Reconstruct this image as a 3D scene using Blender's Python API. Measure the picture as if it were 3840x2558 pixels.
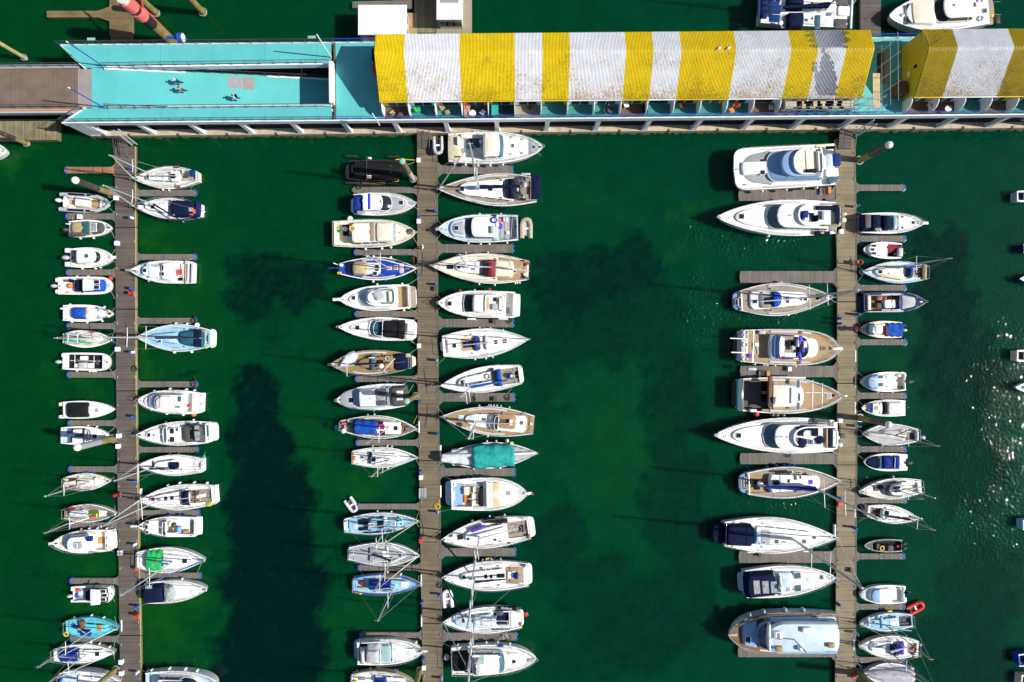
import bpy, math, random
from math import sin, cos, pi, sqrt, atan2, radians, hypot
from mathutils import Vector, Matrix, noise
# ------------------------------------------------------------ camera, sky, sun, exposure
SC = bpy.context.scene
for o in list(bpy.data.objects): bpy.data.objects.remove(o)
COL = SC.collection
H = 88.0                      # camera height over the water, looking straight down
PPM = 30.0                    # photograph pixels per metre at water level
cam = bpy.data.objects.new('camera', bpy.data.cameras.new('camera')); COL.objects.link(cam)
cam.location = (0, 0, H); cam.data.sensor_width = 36; cam.data.lens = 36*H/128.0
cam.data.clip_end = 3000; cam.data.clip_start = 1; SC.camera = cam
ELEV = radians(42); AZ = radians(-6)
sd = Vector((cos(ELEV)*cos(AZ), cos(ELEV)*sin(AZ), sin(ELEV)))
world = bpy.data.worlds.new("World"); SC.world = world; world.use_nodes = True
nt = world.node_tree; bg = nt.nodes['Background']
sky = nt.nodes.new('ShaderNodeTexSky'); sky.sky_type = 'NISHITA'; sky.sun_disc = False
sky.sun_elevation = ELEV; sky.sun_rotation = atan2(sd.x, sd.y)
nt.links.new(sky.outputs[0], bg.inputs[0]); bg.inputs[1].default_value = 0.075
sun = bpy.data.objects.new('sun', bpy.data.lights.new('sun', 'SUN')); COL.objects.link(sun)
sun.data.energy = 4.8; sun.data.angle = radians(.5); sun.data.color = (1, .95, .87)
sun.location = (80, -8, 80); sun.rotation_euler = sd.to_track_quat('Z', 'Y').to_euler()
SC.view_settings.view_transform = 'Standard'; SC.view_settings.look = 'None'
SC.view_settings.gamma = 1; SC.view_settings.exposure = 0.3
rnd = random.Random(7)

# ------------------------------------------------------------ materials
MATS = {}
def mk(name, col, rough=.5, var=.08, vs=2.0, metal=0, bump=0, bs=30, dirt=None, plank=None, spec=.5, coat=0, fine=0):
    m = bpy.data.materials.new(name); m.use_nodes = True; n = m.node_tree.nodes; l = m.node_tree.links
    p = n['Principled BSDF']; p.inputs['Roughness'].default_value = rough; p.inputs['Metallic'].default_value = metal
    p.inputs['Specular IOR Level'].default_value = spec
    if coat: p.inputs['Coat Weight'].default_value = coat
    tc = n.new('ShaderNodeTexCoord'); src = tc.outputs['Object']
    if plank: src = n.new('ShaderNodeNewGeometry').outputs['Position']
    nz = n.new('ShaderNodeTexNoise'); nz.inputs['Scale'].default_value = vs; nz.inputs['Detail'].default_value = 6
    l.new(src, nz.inputs['Vector'])
    r = n.new('ShaderNodeMapRange'); r.inputs[1].default_value = .3; r.inputs[2].default_value = .7
    r.inputs[3].default_value = 1-var; r.inputs[4].default_value = 1+var; l.new(nz.outputs[0], r.inputs[0])
    mx = n.new('ShaderNodeVectorMath'); mx.operation = 'SCALE'; mx.inputs[0].default_value = col
    l.new(r.outputs[0], mx.inputs['Scale']); out = mx.outputs[0]
    if plank:                                     # (axis, period, variation)
        ax, per, pv = plank
        sx = n.new('ShaderNodeSeparateXYZ'); l.new(src, sx.inputs[0])
        d = n.new('ShaderNodeMath'); d.operation = 'DIVIDE'; l.new(sx.outputs[ax], d.inputs[0]); d.inputs[1].default_value = per
        fl = n.new('ShaderNodeMath'); fl.operation = 'FLOOR'; l.new(d.outputs[0], fl.inputs[0])
        wn = n.new('ShaderNodeTexWhiteNoise'); wn.noise_dimensions = '1D'; l.new(fl.outputs[0], wn.inputs['W'])
        r2 = n.new('ShaderNodeMapRange'); r2.inputs[3].default_value = 1-pv; r2.inputs[4].default_value = 1+pv; l.new(wn.outputs[0], r2.inputs[0])
        fr = n.new('ShaderNodeMath'); fr.operation = 'FRACT'; l.new(d.outputs[0], fr.inputs[0])
        g = n.new('ShaderNodeMath'); g.operation = 'GREATER_THAN'; g.inputs[1].default_value = .09; l.new(fr.outputs[0], g.inputs[0])
        g2 = n.new('ShaderNodeMapRange'); g2.inputs[3].default_value = .35; g2.inputs[4].default_value = 1; l.new(g.outputs[0], g2.inputs[0])
        mu = n.new('ShaderNodeMath'); mu.operation = 'MULTIPLY'; l.new(r2.outputs[0], mu.inputs[0]); l.new(g2.outputs[0], mu.inputs[1])
        m2 = n.new('ShaderNodeVectorMath'); m2.operation = 'SCALE'; l.new(out, m2.inputs[0]); l.new(mu.outputs[0], m2.inputs['Scale']); out = m2.outputs[0]
    if dirt:                                      # (colour, amount, scale)
        dc, am, ds = dirt
        n2 = n.new('ShaderNodeTexNoise'); n2.inputs['Scale'].default_value = ds; n2.inputs['Detail'].default_value = 8; n2.inputs['Roughness'].default_value = .7
        l.new(src, n2.inputs['Vector'])
        r3 = n.new('ShaderNodeMapRange'); r3.inputs[1].default_value = .52; r3.inputs[2].default_value = .72; r3.inputs[4].default_value = am
        l.new(n2.outputs[0], r3.inputs[0])
        mi = n.new('ShaderNodeMix'); mi.data_type = 'RGBA'; l.new(r3.outputs[0], mi.inputs[0]); l.new(out, mi.inputs[6]); mi.inputs[7].default_value = (*dc, 1); out = mi.outputs[2]
    l.new(out, p.inputs['Base Color'])
    if bump:
        n3 = n.new('ShaderNodeTexNoise'); n3.inputs['Scale'].default_value = bs; l.new(src, n3.inputs['Vector'])
        b = n.new('ShaderNodeBump'); b.inputs['Strength'].default_value = bump; b.inputs['Distance'].default_value = .05
        l.new(n3.outputs[0], b.inputs['Height']); l.new(b.outputs[0], p.inputs['Normal'])
    MATS[name] = m; return m
GR = (.30, .27, .20)
mk('white', (.84, .84, .84), .28, .04, 1.2, dirt=(GR, .16, .9), coat=.3)
mk('white_dirty', (.64, .63, .58), .45, .1, 1.5, dirt=((.25, .21, .13), .6, 1.6))
mk('moss_white', (.55, .52, .36), .6, .2, 2, dirt=((.2, .19, .05), .6, 2))
mk('deck', (.74, .74, .73), .5, .07, 2, dirt=(GR, .25, 1.5))
mk('nonslip', (.52, .53, .53), .8, .1, 4)
mk('darkteal', (.05, .30, .31), .8, .2, 1)
mk('greydeck', (.34, .36, .39), .7, .1, 3)
mk('cream', (.77, .72, .58), .35, .06, 1.5, dirt=(GR, .25, 1.3), coat=.2)
mk('tan', (.34, .225, .11), .6, .12, 3)
mk('teak', (.36, .25, .13), .65, .18, 4, dirt=((.13, .09, .05), .35, 5))
mk('paleteak', (.27, .19, .08), .65, .15, 4)
mk('greyteak', (.29, .25, .19), .7, .15, 4, dirt=((.16, .13, .09), .4, 4))
mk('brownwood', (.17, .08, .035), .5, .2, 5)
mk('orangewood', (.5, .22, .06), .5, .12, 5)
mk('glass', (.016, .024, .03), .12, .1, 2, spec=.35)
mk('blueglass', (.06, .13, .17), .15, .15, 2, spec=.4)
mk('paleglass', (.30, .45, .47), .2, .12, 2)
mk('vinyl', (.30, .33, .34), .15, .3, 3)
mk('navy', (.004, .010, .042), .85, .3, 3, bump=.6, bs=4, spec=.15)
mk('navyhull', (.01, .02, .12), .25, .1, 2, coat=.4)
mk('blue', (.008, .075, .40), .75, .25, 3, bump=.6, bs=4, spec=.2)
mk('midblue', (.005, .028, .23), .75, .25, 3, bump=.6, bs=4, spec=.2)
mk('royal', (.02, .02, .55), .6, .1, 3)
mk('bluehull', (.012, .06, .40), .3, .12, 2, dirt=((.1, .16, .3), .4, 2))
mk('tealcanvas', (.01, .10, .14), .8, .25, 3, bump=.5, bs=4)
mk('teal', (.01, .33, .30), .8, .25, 2.5, bump=1, bs=3)
mk('lightblue', (.28, .53, .70), .45, .1, 2, dirt=((.5, .55, .58), .3, 2))
mk('paleblue', (.48, .60, .70), .5, .08, 2)
mk('greyblue', (.22, .38, .60), .6, .06, 2)
mk('turquoise', (.10, .56, .66), .45, .08, 2, dirt=((.35, .5, .5), .3, 2))
mk('black', (.010, .010, .012), .8, .3, 3, bump=.5, bs=4, spec=.2)
mk('rubber', (.02, .02, .022), .6, .2, 4)
mk('charcoal', (.07, .07, .075), .7, .2, 3)
mk('grey', (.30, .31, .32), .6, .1, 3)
mk('greycanvas', (.42, .42, .46), .8, .12, 2, bump=.8, bs=3)
mk('tube', (.45, .47, .50), .5, .1, 3)
mk('steel', (.62, .64, .66), .3, .05, 5, metal=.6)
mk('alu', (.55, .57, .60), .4, .08, 5, metal=.3)
mk('darkmetal', (.05, .055, .06), .5, .1, 5)
mk('maroon', (.22, .012, .03), .8, .2, 3, bump=.6, bs=4)
mk('red', (.65, .03, .02), .5, .12, 4)
mk('pink', (.66, .12, .11), .6, .12, 4)
mk('orange', (.85, .20, .03), .5, .1, 4)
mk('yellow', (.75, .5, .03), .55, .1, 4)
mk('green', (.01, .45, .10), .7, .25, 3, bump=1, bs=3)
mk('grassgreen', (.06, .16, .01), .9, .3, 8)
mk('purple', (.10, .03, .45), .7, .2, 3)
mk('magenta', (.30, .01, .16), .8, .2, 3)
mk('beigetube', (.40, .36, .28), .6, .1, 3)
mk('palegreen', (.25, .50, .38), .7, .2, 3, dirt=(GR, .5, 3))
mk('khaki', (.44, .34, .17), .8, .15, 3, bump=.4, bs=4)
mk('tarpwhite', (.62, .66, .72), .7, .1, 3, bump=1, bs=3)
mk('brown', (.13, .07, .04), .7, .2, 4)
mk('peach', (.75, .52, .25), .5, .06, 3)
mk('solar', (.01, .04, .16), .15, .1, 4)
mk('antifoul', (.02, .05, .12), .6, .15, 3)
mk('algae', (.035, .045, .012), .9, .5, 4)
mk('rope', (.45, .42, .34), .9, .2, 8)
mk('skin', (.55, .30, .20), .6, .05, 5)
mk('hair', (.04, .025, .015), .8, .2, 9)
mk('cloth_navy', (.01, .015, .06), .9, .2, 6)
mk('cloth_rust', (.35, .12, .06), .9, .2, 6)
mk('cloth_white', (.7, .68, .66), .9, .15, 6)
mk('cloth_pink', (.5, .04, .18), .9, .2, 6)
mk('denim', (.03, .06, .12), .9, .2, 6)
for _n, _c in (('planks', (.105, .088, .073)), ('planksmid', (.15, .122, .078)), ('plankspale', (.215, .177, .112))): mk(_n, _c, .85, .16, .5, plank=(1, .145, .20), dirt=(tuple(q*1.25 for q in _c), .5, .35))
mk('planksx', (.15, .134, .118), .85, .14, .6, plank=(0, .145, .18), dirt=((.14, .12, .09), .45, .5))
mk('planksred', (.30, .16, .09), .85, .1, .6, plank=(0, .29, .2))
mk('planksyellow', (.17, .125, .055), .85, .25, .6, plank=(1, .145, .15))
mk('planksold', (.22, .19, .11), .85, .25, .7, plank=(0, .16, .25), dirt=((.08, .08, .03), .6, .6))
mk('edgewood', (.42, .34, .15), .85, .2, 2)
mk('pilebrown', (.22, .11, .06), .85, .25, 3, dirt=((.35, .28, .18), .5, 2))
mk('pilewood', (.22, .19, .06), .9, .3, 2, dirt=((.04, .05, .02), .7, 1.5))
mk('pileblack', (.05, .045, .042), .6, .3, 2, dirt=((.2, .17, .12), .5, 2))
mk('concrete', (.48, .40, .29), .9, .15, 1.5, dirt=((.20, .16, .08), .5, 1.2))
mk('whitewall', (.78, .80, .83), .6, .06, .6, dirt=((.35, .36, .36), .5, .8))
mk('dark_shade_floor', (.03, .035, .045), .9, .2, 1)  # near-black tone: painted under-deck shade, and one dark balcony floor
mk('balcony', (.035, .22, .20), .8, .2, 1)  # deck teal darkened in colour for the shade on the balcony floors
mk('tealdeck', (.09, .455, .465), .75, .07, .35, dirt=((.14, .43, .40), .6, .8), bump=.1)
mk('bridge', (.17, .125, .095), .9, .14, .8, plank=(0, .3, .05), dirt=((.11, .08, .05), .5, .6))
mk('bridgeplate', (.30, .27, .26), .6, .1, 1)
mk('yellowwall', (.62, .44, .005), .6, .06, 1.2, plank=None)
mk('bluepaint', (.015, .08, .40), .45, .1, 4)
mk('scaffplank', (.50, .40, .24), .85, .2, 2)

# ------------------------------------------------------------ frames of reference: photograph -> metres
FR = {'T1': (0, 0, 2.45), 'T2': (960, 0, 2.45), 'T3': (1920, 0, 2.45), 'T4': (2880, 0, 2.45),
      'L1': (160, 560, 2.613), 'L2': (160, 1100, 2.613), 'L3': (160, 1600, 3.136), 'L4': (120, 2058, 3.136),
      'M1': (1200, 460, 2.737), 'M2': (1200, 920, 2.737), 'M3': (1200, 1380, 2.737), 'M4': (1200, 1840, 2.737), 'M5': (1200, 2158, 2.737),
      'R1': (2640, 460, 2.5587), 'R2': (2640, 960, 2.5587), 'R3': (2640, 1460, 2.5587), 'R4': (2640, 2018, 2.5587),
      'N': (0, 0, 1.0), 'E': (3480, 600, 2.239), 'E2': (3480, 1250, 2.239), 'E3': (3480, 1858, 2.239)}
def P(fr, x, y, z=0.0):
    x0, y0, s = FR[fr]; k = (H-z)/H/PPM
    return Vector(((x0+x/s-1920)*k, (1279-y0-y/s)*k, z))
def height(fr, base, top, zb=0.5):                # height whose parallax carries base to top
    x0, y0, s = FR[fr]
    b = hypot(x0+base[0]/s-1920, y0+base[1]/s-1279); t = hypot(x0+top[0]/s-1920, y0+top[1]/s-1279)
    return H-(H-zb)*b/t

# ------------------------------------------------------------ mesh builders
class MB:
    def __init__(s): s.v = []; s.f = []; s.m = []
    def add(s, vs, fs, mi=0):
        n = len(s.v); s.v += [tuple(v) for v in vs]
        for f in fs: s.f.append(tuple(i+n for i in f)); s.m.append(mi)
    def box(s, a, b, mi=0, bev=0):
        x0, x1 = sorted((a[0], b[0])); y0, y1 = sorted((a[1], b[1])); z0, z1 = sorted((a[2], b[2]))
        bv = min(bev, (x1-x0)*.4, (y1-y0)*.4, (z1-z0)*.5)
        if bv > 0:
            s.rings([[(x0, y0, z0), (x1, y0, z0), (x1, y1, z0), (x0, y1, z0)], [(x0, y0, z1-bv), (x1, y0, z1-bv), (x1, y1, z1-bv), (x0, y1, z1-bv)],
                     [(x0+bv, y0+bv, z1), (x1-bv, y0+bv, z1), (x1-bv, y1-bv, z1), (x0+bv, y1-bv, z1)]], mi); return
        s.add([(x0, y0, z0), (x1, y0, z0), (x1, y1, z0), (x0, y1, z0), (x0, y0, z1), (x1, y0, z1), (x1, y1, z1), (x0, y1, z1)],
              [(3, 2, 1, 0), (4, 5, 6, 7), (0, 1, 5, 4), (1, 2, 6, 5), (2, 3, 7, 6), (3, 0, 4, 7)], mi)
    def rings(s, rs, mi=0, cap0=True, cap1=True, crown=0):
        n = len(rs[0]); vs = [p for r in rs for p in r]; fs = []
        for k in range(len(rs)-1):
            for i in range(n):
                j = (i+1) % n; fs.append((k*n+i, k*n+j, (k+1)*n+j, (k+1)*n+i))
        if cap0: fs.append(tuple(reversed(range(n))))
        if cap1:
            if crown:
                c = Vector((0, 0, 0))
                for p in rs[-1]: c += Vector(p)
                c /= n; c.z += crown; vs = vs+[tuple(c)]; o = (len(rs)-1)*n
                for i in range(n): fs.append((o+i, o+(i+1) % n, len(vs)-1))
            else: fs.append(tuple(range((len(rs)-1)*n, len(rs)*n)))
        s.add(vs, fs, mi)
    def tube(s, pts, r, mi=0, n=5, r1=None):
        pts = [Vector(p) for p in pts]; rs = []
        for i, p in enumerate(pts):
            d = (pts[min(i+1, len(pts)-1)]-pts[max(i-1, 0)])
            if d.length < 1e-6: d = Vector((0, 0, 1))
            d.normalize(); a = d.cross(Vector((0, 0, 1)))
            if a.length < .05: a = d.cross(Vector((0, 1, 0)))
            a.normalize(); b = a.cross(d); rr = r if r1 is None else r+(r1-r)*i/max(1, len(pts)-1)
            rs.append([p+(a*cos(2*pi*k/n)-b*sin(2*pi*k/n))*rr for k in range(n)])
        s.rings([[tuple(q) for q in r_] for r_ in rs], mi)
    def cyl(s, c, r, h, mi=0, n=14, r1=None, dome=0):
        r1 = r if r1 is None else r1; x, y, z = c
        ring = lambda q, zz: [(x+q*cos(2*pi*k/n), y+q*sin(2*pi*k/n), zz) for k in range(n)]
        rs = [ring(r, z), ring(r1, z+h)]
        if dome: rs += [ring(r1*.85, z+h+dome*.5), ring(r1*.5, z+h+dome*.87)]
        s.rings(rs, mi, crown=dome*.13 if dome else 0)
    def torus(s, c, R, r, mi=0, axis='z', n=18, m=6, tilt=0):
        vs = []; fs = []
        for i in range(n):
            a = 2*pi*i/n
            for j in range(m):
                b = 2*pi*j/m; q = R+r*cos(b); p = Vector((q*cos(a), q*sin(a), r*sin(b)))
                if axis == 'x': p = Vector((p.z, p.x, p.y))
                if axis == 'y': p = Vector((p.x, p.z, p.y))
                vs.append(p+Vector(c))
        for i in range(n):
            for j in range(m): fs.append((i*m+j, ((i+1) % n)*m+j, ((i+1) % n)*m+(j+1) % m, i*m+(j+1) % m))
        s.add(vs, fs, mi)
    def sphere(s, c, r, mi=0, n=12, m=7, sx=1, sy=1, sz=1):
        rs = []
        for j in range(1, m):
            b = -pi/2+pi*j/m; rs.append([(c[0]+sx*r*cos(b)*cos(2*pi*k/n), c[1]+sy*r*cos(b)*sin(2*pi*k/n), c[2]+sz*r*sin(b)) for k in range(n)])
        s.rings(rs, mi)
    def poly(s, pts, z0, z1, mi=0, bev=0):         # vertical prism over a plan polygon
        if sum(pts[i][0]*pts[(i+1) % len(pts)][1]-pts[(i+1) % len(pts)][0]*pts[i][1] for i in range(len(pts))) < 0: pts = pts[::-1]
        s.rings([[(p[0], p[1], z0) for p in pts], [(p[0], p[1], z1) for p in pts]], mi)
    def build(s, name, mats, parent=None, smooth=False, loc=None):
        me = bpy.data.meshes.new(name); me.from_pydata(s.v, [], s.f)
        if not isinstance(mats, (list, tuple)): mats = [mats]
        for m in mats: me.materials.append(MATS[m] if isinstance(m, str) else m)
        me.polygons.foreach_set('material_index', s.m)
        if smooth: me.polygons.foreach_set('use_smooth', [True]*len(s.f))
        me.update(); o = bpy.data.objects.new(name, me); COL.objects.link(o)
        if smooth:
            try: me.set_sharp_from_angle(angle=radians(40))
            except Exception: pass
        if parent: o.parent = parent
        if loc is not None: o.location = loc
        return o
def tag(o, label, cat, group=None, kind=None):
    o['label'] = label; o['category'] = cat
    if group: o['group'] = group
    if kind: o['kind'] = kind
    return o
def struct(o): o['kind'] = 'structure'; return o
def root(name, loc, rz=0):
    o = bpy.data.objects.new(name, None); COL.objects.link(o); o.location = loc; o.rotation_euler = (0, 0, rz); o.empty_display_size = .5
    return o
def recenter(o):                                  # put a single-mesh thing's origin at its own base
    me = o.data; n = len(me.vertices); c = Vector((0, 0, 0)); zl = 1e9
    for v in me.vertices: c += v.co; zl = min(zl, v.co.z)
    c /= n; c.z = zl; me.transform(Matrix.Translation(-c)); o.location = c; return o
# ------------------------------------------------------------ boats
BOATS = []
def prof(u, t, um, p, e):
    if u < um: return t+(1-t)*sin(pi/2*u/um)
    q = min(1, (u-um)/(1-um)); return max(0, 1-q**p)**e
def inset(out, d):
    xs = [p[0] for p in out]; ys = [p[1] for p in out]
    cx, cy = (min(xs)+max(xs))/2, (min(ys)+max(ys))/2; hx = max(.01, (max(xs)-min(xs))/2); hy = max(.01, (max(ys)-min(ys))/2)
    fx = max(.15, (hx-d)/hx); fy = max(.15, (hy-d)/hy)
    return [(cx+(p[0]-cx)*fx, cy+(p[1]-cy)*fy) for p in out]
class Boat:
    def __init__(s, fr, name, cat, sh, label, bow, stern, beam, hull='white', deck='deck', t=.75, um=.42, p=2.0, e=1.0, fb=1.0,
                 cp=None, group=None, trim='white', rails=True, boot='antifoul'):
        s.fr = fr; s.bp = bow; s.sp = stern; s.sc = FR[fr][2]; s.fb = fb; s.sh = sh
        zb = fb*1.12
        pb, ps = P(fr, *bow, zb), P(fr, *stern, fb)
        s.len = (pb-ps).length; s.hd = atan2(pb.y-ps.y, pb.x-ps.x); s.c = (pb+ps)/2; s.c.z = 0
        s.root = root(name, s.c, s.hd); tag(s.root, label, cat, group); s.w = beam/2*s.k(fb)
        s.surfs = []; s.cpz = None; s.prm = (t, um, p, e); BOATS.append(s)
        L = s.len; s.x0 = -L/2; us = [0, .02, .06, .12, .2, .28, .36, .44, .52, .6, .68, .75, .81, .86, .90, .93, .955, .975, .99, 1]
        s.W = lambda u: s.w*prof(u, t, um, p, e)
        s.Z = lambda u: fb*(1+.16*max(0, u-.2)**2)
        # hull
        mb = MB(); rings = []
        lv = [(1, 1, 0), (.985, .62, .10), (.93, .10, .42), (.90, 0, .5), (.5, -.4, .9)]
        for wf, zf, rk in lv:
            r = []
            for u in us:
                x = s.x0+u*L-rk*fb*max(0, (u-.5)*2)**2*.9; z = zf*s.Z(u) if zf > 0 else zf
                r.append((x, s.W(u)*wf, z))
            rings.append(r)
        n = len(us)
        for sg in (1, -1):
            vs = [(x, y*sg, z) for r in rings for x, y, z in r]; fs = []
            for k in range(len(lv)-1):
                for i in range(n-1):
                    f = (k*n+i, k*n+i+1, (k+1)*n+i+1, (k+1)*n+i); fs.append((f if sg < 0 else f[::-1], 1 if k >= 2 else 0))
            for mi in (0, 1): mb.add(vs, [f for f, m in fs if m == mi], mi)
        tr = [(r[0][0], r[0][1], r[0][2]) for r in rings]+[(r[0][0], -r[0][1], r[0][2]) for r in reversed(rings)]
        mb.add(tr, [tuple(range(len(tr)))], 0)
        mb.build('hull', [hull, boot], s.root, True)
        # deck, with a real cockpit well
        sts = [(u, 0) for u in us if u > 0]; sts.insert(0, (.004, 0)); dk = MB(); dmats = [deck]
        if cp:
            xa, xb, cw, cm = cp[:4]; kind = cp[4] if len(cp) > 4 else 'flat'
            a = max(.012, s.U(xa)); b = min(.97, s.U(xb)); cwm = cw*s.k(fb); dep = .38 if kind == 'bench' else .55*min(1.4, fb)
            dep = min(dep, fb-.1); s.cpz = (a, b, cwm, fb-dep)
            sts = [q for q in sts if not (abs(q[0]-a) < .012 or abs(q[0]-b) < .012)]
            sts = [(u, 1 if a < u < b else 0) for u, _ in sts]+[(a, 0), (b, 1), (a, 1), (b, 0)]
            def key(q): return (q[0], (0 if q[1] == 0 else 1) if abs(q[0]-a) < 1e-6 else (1 if q[1] == 0 else 0))
            sts.sort(key=key); dmats.append(cm)
        rows = []
        for u, inn in sts:
            w = max(0, s.W(u)-.01); z = s.Z(u)-.01; cw_ = min(cwm, w*.9) if cp else w*.6; fw = cw_*(.45 if cp and kind == 'bench' else .96); cr = .05
            zb_ = z-(.18 if cp and kind == 'bench' else dep) if inn and cp else z+cr*.5; zf_ = fb-dep if inn and cp else z+cr
            if not inn: q = [(w, z), (cw_, z+.03), (cw_, z+.03), (fw, z+cr), (fw, z+cr)]
            else: q = [(w, z), (cw_, z+.02), (cw_, zb_ if kind == 'bench' else zf_), (fw, zb_ if kind == 'bench' else zf_), (fw, zf_)]
            x = s.x0+u*L
            rows.append(([(x, y, zz) for y, zz in q]+[(x, -y, zz) for y, zz in reversed(q)], inn))
        for (r0, i0), (r1, i1) in zip(rows, rows[1:]):
            for j in range(9):
                if not (i0 or i1) and j in (1, 3, 5, 7): continue
                inside = (i0 and i1) and j not in (0, 8)
                dk.add([r0[j], r0[j+1], r1[j+1], r1[j]], [(3, 2, 1, 0)], 1 if (inside and len(dmats) > 1) else 0)
        dk.build('deck', dmats, s.root)
        # gunwale
        g = MB()
        for sg in (1, -1):
            for i in range(n-1):
                (xa_, ya, za), (xb_, yb, zb2) = rings[0][i], rings[0][i+1]; wd = .10 if fb > .8 else .07
                ia, ib = max(0, ya-wd), max(0, yb-wd); h = .07
                v = [(xa_, sg*(ya+.02), za-.04), (xb_, sg*(yb+.02), zb2-.04), (xb_, sg*(yb+.02), zb2+h), (xa_, sg*(ya+.02), za+h), (xb_, sg*ib, zb2+h), (xa_, sg*ia, za+h), (xb_, sg*ib, zb2-.03), (xa_, sg*ia, za-.03)]
                f = [(0, 1, 2, 3), (3, 2, 4, 5), (5, 4, 6, 7)]; g.add(v, f if sg < 0 else [q[::-1] for q in f])
        g.build('gunwale', trim, s.root)
        if rails and s.len > 6: s.pulpit()
    def k(s, z): return (H-z)/H/PPM/s.sc
    def U(s, x):                                  # fraction of length (0 stern, 1 bow) at zoom x on the axis
        return (x-s.sp[0])/(s.bp[0]-s.sp[0])
    def L(s, x, y, z):
        if y is None: y = s.sp[1]+(s.bp[1]-s.sp[1])*s.U(x); on = True
        else: on = False
        d = P(s.fr, x, y, z)-s.c; c, sn = cos(-s.hd), sin(-s.hd)
        r = (d.x*c-d.y*sn, d.x*sn+d.y*c)
        return (r[0], 0.0) if on else r
    def surf(s, x, v):
        u = (x-s.x0)/s.len; z = s.Z(min(1, max(0, u)))+.045
        if s.cpz and s.cpz[0] < u < s.cpz[1] and abs(v) < s.cpz[2]: z = s.cpz[3]
        for (a, b, lo, hi, zt) in s.surfs:
            if a <= x <= b and lo <= v <= hi: z = max(z, zt)
        return z
    def at(s, x, y, z=None):
        if z is None:
            z = s.fb
            for _ in range(3): p = s.L(x, y, z); z = s.surf(*p)
        p = s.L(x, y, z); return p[0], p[1], z
    def reg(s, out, z):
        xs = [p[0] for p in out]; ys = [p[1] for p in out]; s.surfs.append((min(xs), max(xs), min(ys)*.93, max(ys)*.93, z))
    def plan(s, xa, xb, wa, wb, z, nose=.1, tail=.06, y=None, n=11, pw=2.2):
        k = s.k(z); a = s.L(xa, y, z); b = s.L(xb, y, z); pts = []
        us = [0, .03, .08, .16]+[i/10 for i in range(3, 8)]+[.8, .87, .92, .955, .98, 1]
        if nose > .3: us = sorted(set(us+[.65, .75, .99]))
        for u in us:
            w = (wa+(wb-wa)*u)*k
            if nose and u > 1-nose: w *= max(0, 1-((u-1+nose)/nose)**pw)**(1/pw)*.97+.03
            if tail and u < tail: w *= max(0, 1-((tail-u)/tail)**pw)**(1/pw)*.5+.5
            pts.append((a[0]+(b[0]-a[0])*u, a[1]+(b[1]-a[1])*u, w))
        o = [(x, v+w) for x, v, w in reversed(pts)]+[(x, v-w) for x, v, w in pts]
        return o if b[0] > a[0] else o[::-1]
    def shell(s, name, out, z0, h, m, taper=.12, bev=.06, crown=.03, parent=None, reg=True):
        mb = MB(); bv = min(bev, h*.6)
        o1 = inset(out, taper*max(0, h-bv)); o2 = inset(o1, bv*.35); o3 = inset(o1, bv*1.1)
        mb.rings([[(x, y, z0) for x, y in out], [(x, y, z0+h-bv) for x, y in o1], [(x, y, z0+h-bv*.3) for x, y in o2], [(x, y, z0+h) for x, y in o3]], crown=crown)
        o = mb.build(name, m, parent or s.root, True)
        if reg: s.reg(out, z0+h)
        return o
    def z_at(s, xa, xb, y): 
        x, v, z = s.at((xa+xb)/2, y); return z
    # ---- generic parts, all in photograph coordinates of the boat's frame
    def cab(s, xa, xb, wa, wb, h=.42, m='white', nose=.3, tail=.05, taper=.25, y=None, name='coachroof', win=0, z=None, bev=.08, crown=.04, wm='glass', pw=2.2):
        zz = s.z_at(xa, xb, y) if z is None else z
        out = s.plan(xa, xb, wa, wb, zz+h, nose, tail, y, pw=pw); o = s.shell(name, out, zz-.08, h+.08, m, taper, bev, crown)
        if win:
            a = s.L(xa, y, zz); b = s.L(xb, y, zz); kk = s.k(zz)
            for i in range(win):
                f0 = .10+i*(.72-.0)/win; f1 = f0+.55/win
                for sg in (1, -1):
                    mb = MB(); pts = []
                    for f in (f0, f1):
                        w = (wa+(wb-wa)*f)*kk*(1 if f < 1-nose else max(0, 1-((f-1+nose)/nose)**pw)**(1/pw)); x = a[0]+(b[0]-a[0])*f; v = a[1]
                        pts += [(x, v+sg*(w-.02-taper*h*.35+.03), zz+h*.30), (x, v+sg*(w-taper*h*.85+.03), zz+h*.78)]
                    q = [pts[0], pts[2], pts[3], pts[1]]; n_ = [(p[0], p[1]-sg*.04, p[2]-.01) for p in q]
                    mb.rings([q, n_] if sg < 0 else [n_, q]); mb.build('window', wm, s.root)
        return s
    def cov(s, xa, xb, wa, wb, h, m, name='canopy', y=None, nose=.12, tail=.1, z=None, taper=.25, lift=0):
        zz = (s.z_at(xa, xb, y) if z is None else z)+lift
        if s.cpz and z is None: zz = max(zz, s.fb)
        out = s.plan(xa, xb, wa, wb, zz+h, nose, tail, y); s.shell(name, out, zz-(0 if lift else .06), h, m, taper, min(.28, h*.55), .08); return s
    def drape(s, xa, xb, wa, wb, h, m, name='tarpaulin', y=None, z=None, amp=.05, seed=1, tent=.6):   # crumpled cloth over a ridge
        zz = (s.z_at(xa, xb, y) if z is None else z); kk = s.k(zz+h*.6); a = s.L(xa, y, zz+h*.5); b = s.L(xb, y, zz+h*.5); n, m_ = 16, 12; vs = []; fs = []
        for i in range(n+1):
            f = i/n; w = (wa+(wb-wa)*f)*kk*(1+.05*sin(f*17+seed))
            for j in range(m_+1):
                g = j/m_*2-1; x = a[0]+(b[0]-a[0])*f+.06*sin(g*9+seed); yy = a[1]+(b[1]-a[1])*f+w*g
                zq = zz+h*(1-abs(g)**1.5*tent)*(1-.3*abs(f-.5)**2)+amp*noise.noise(Vector((x*1.7, yy*2.6, seed)))*2
                if j in (0, m_) : zq = zz-.12
                vs.append((x, yy, zq))
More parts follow.
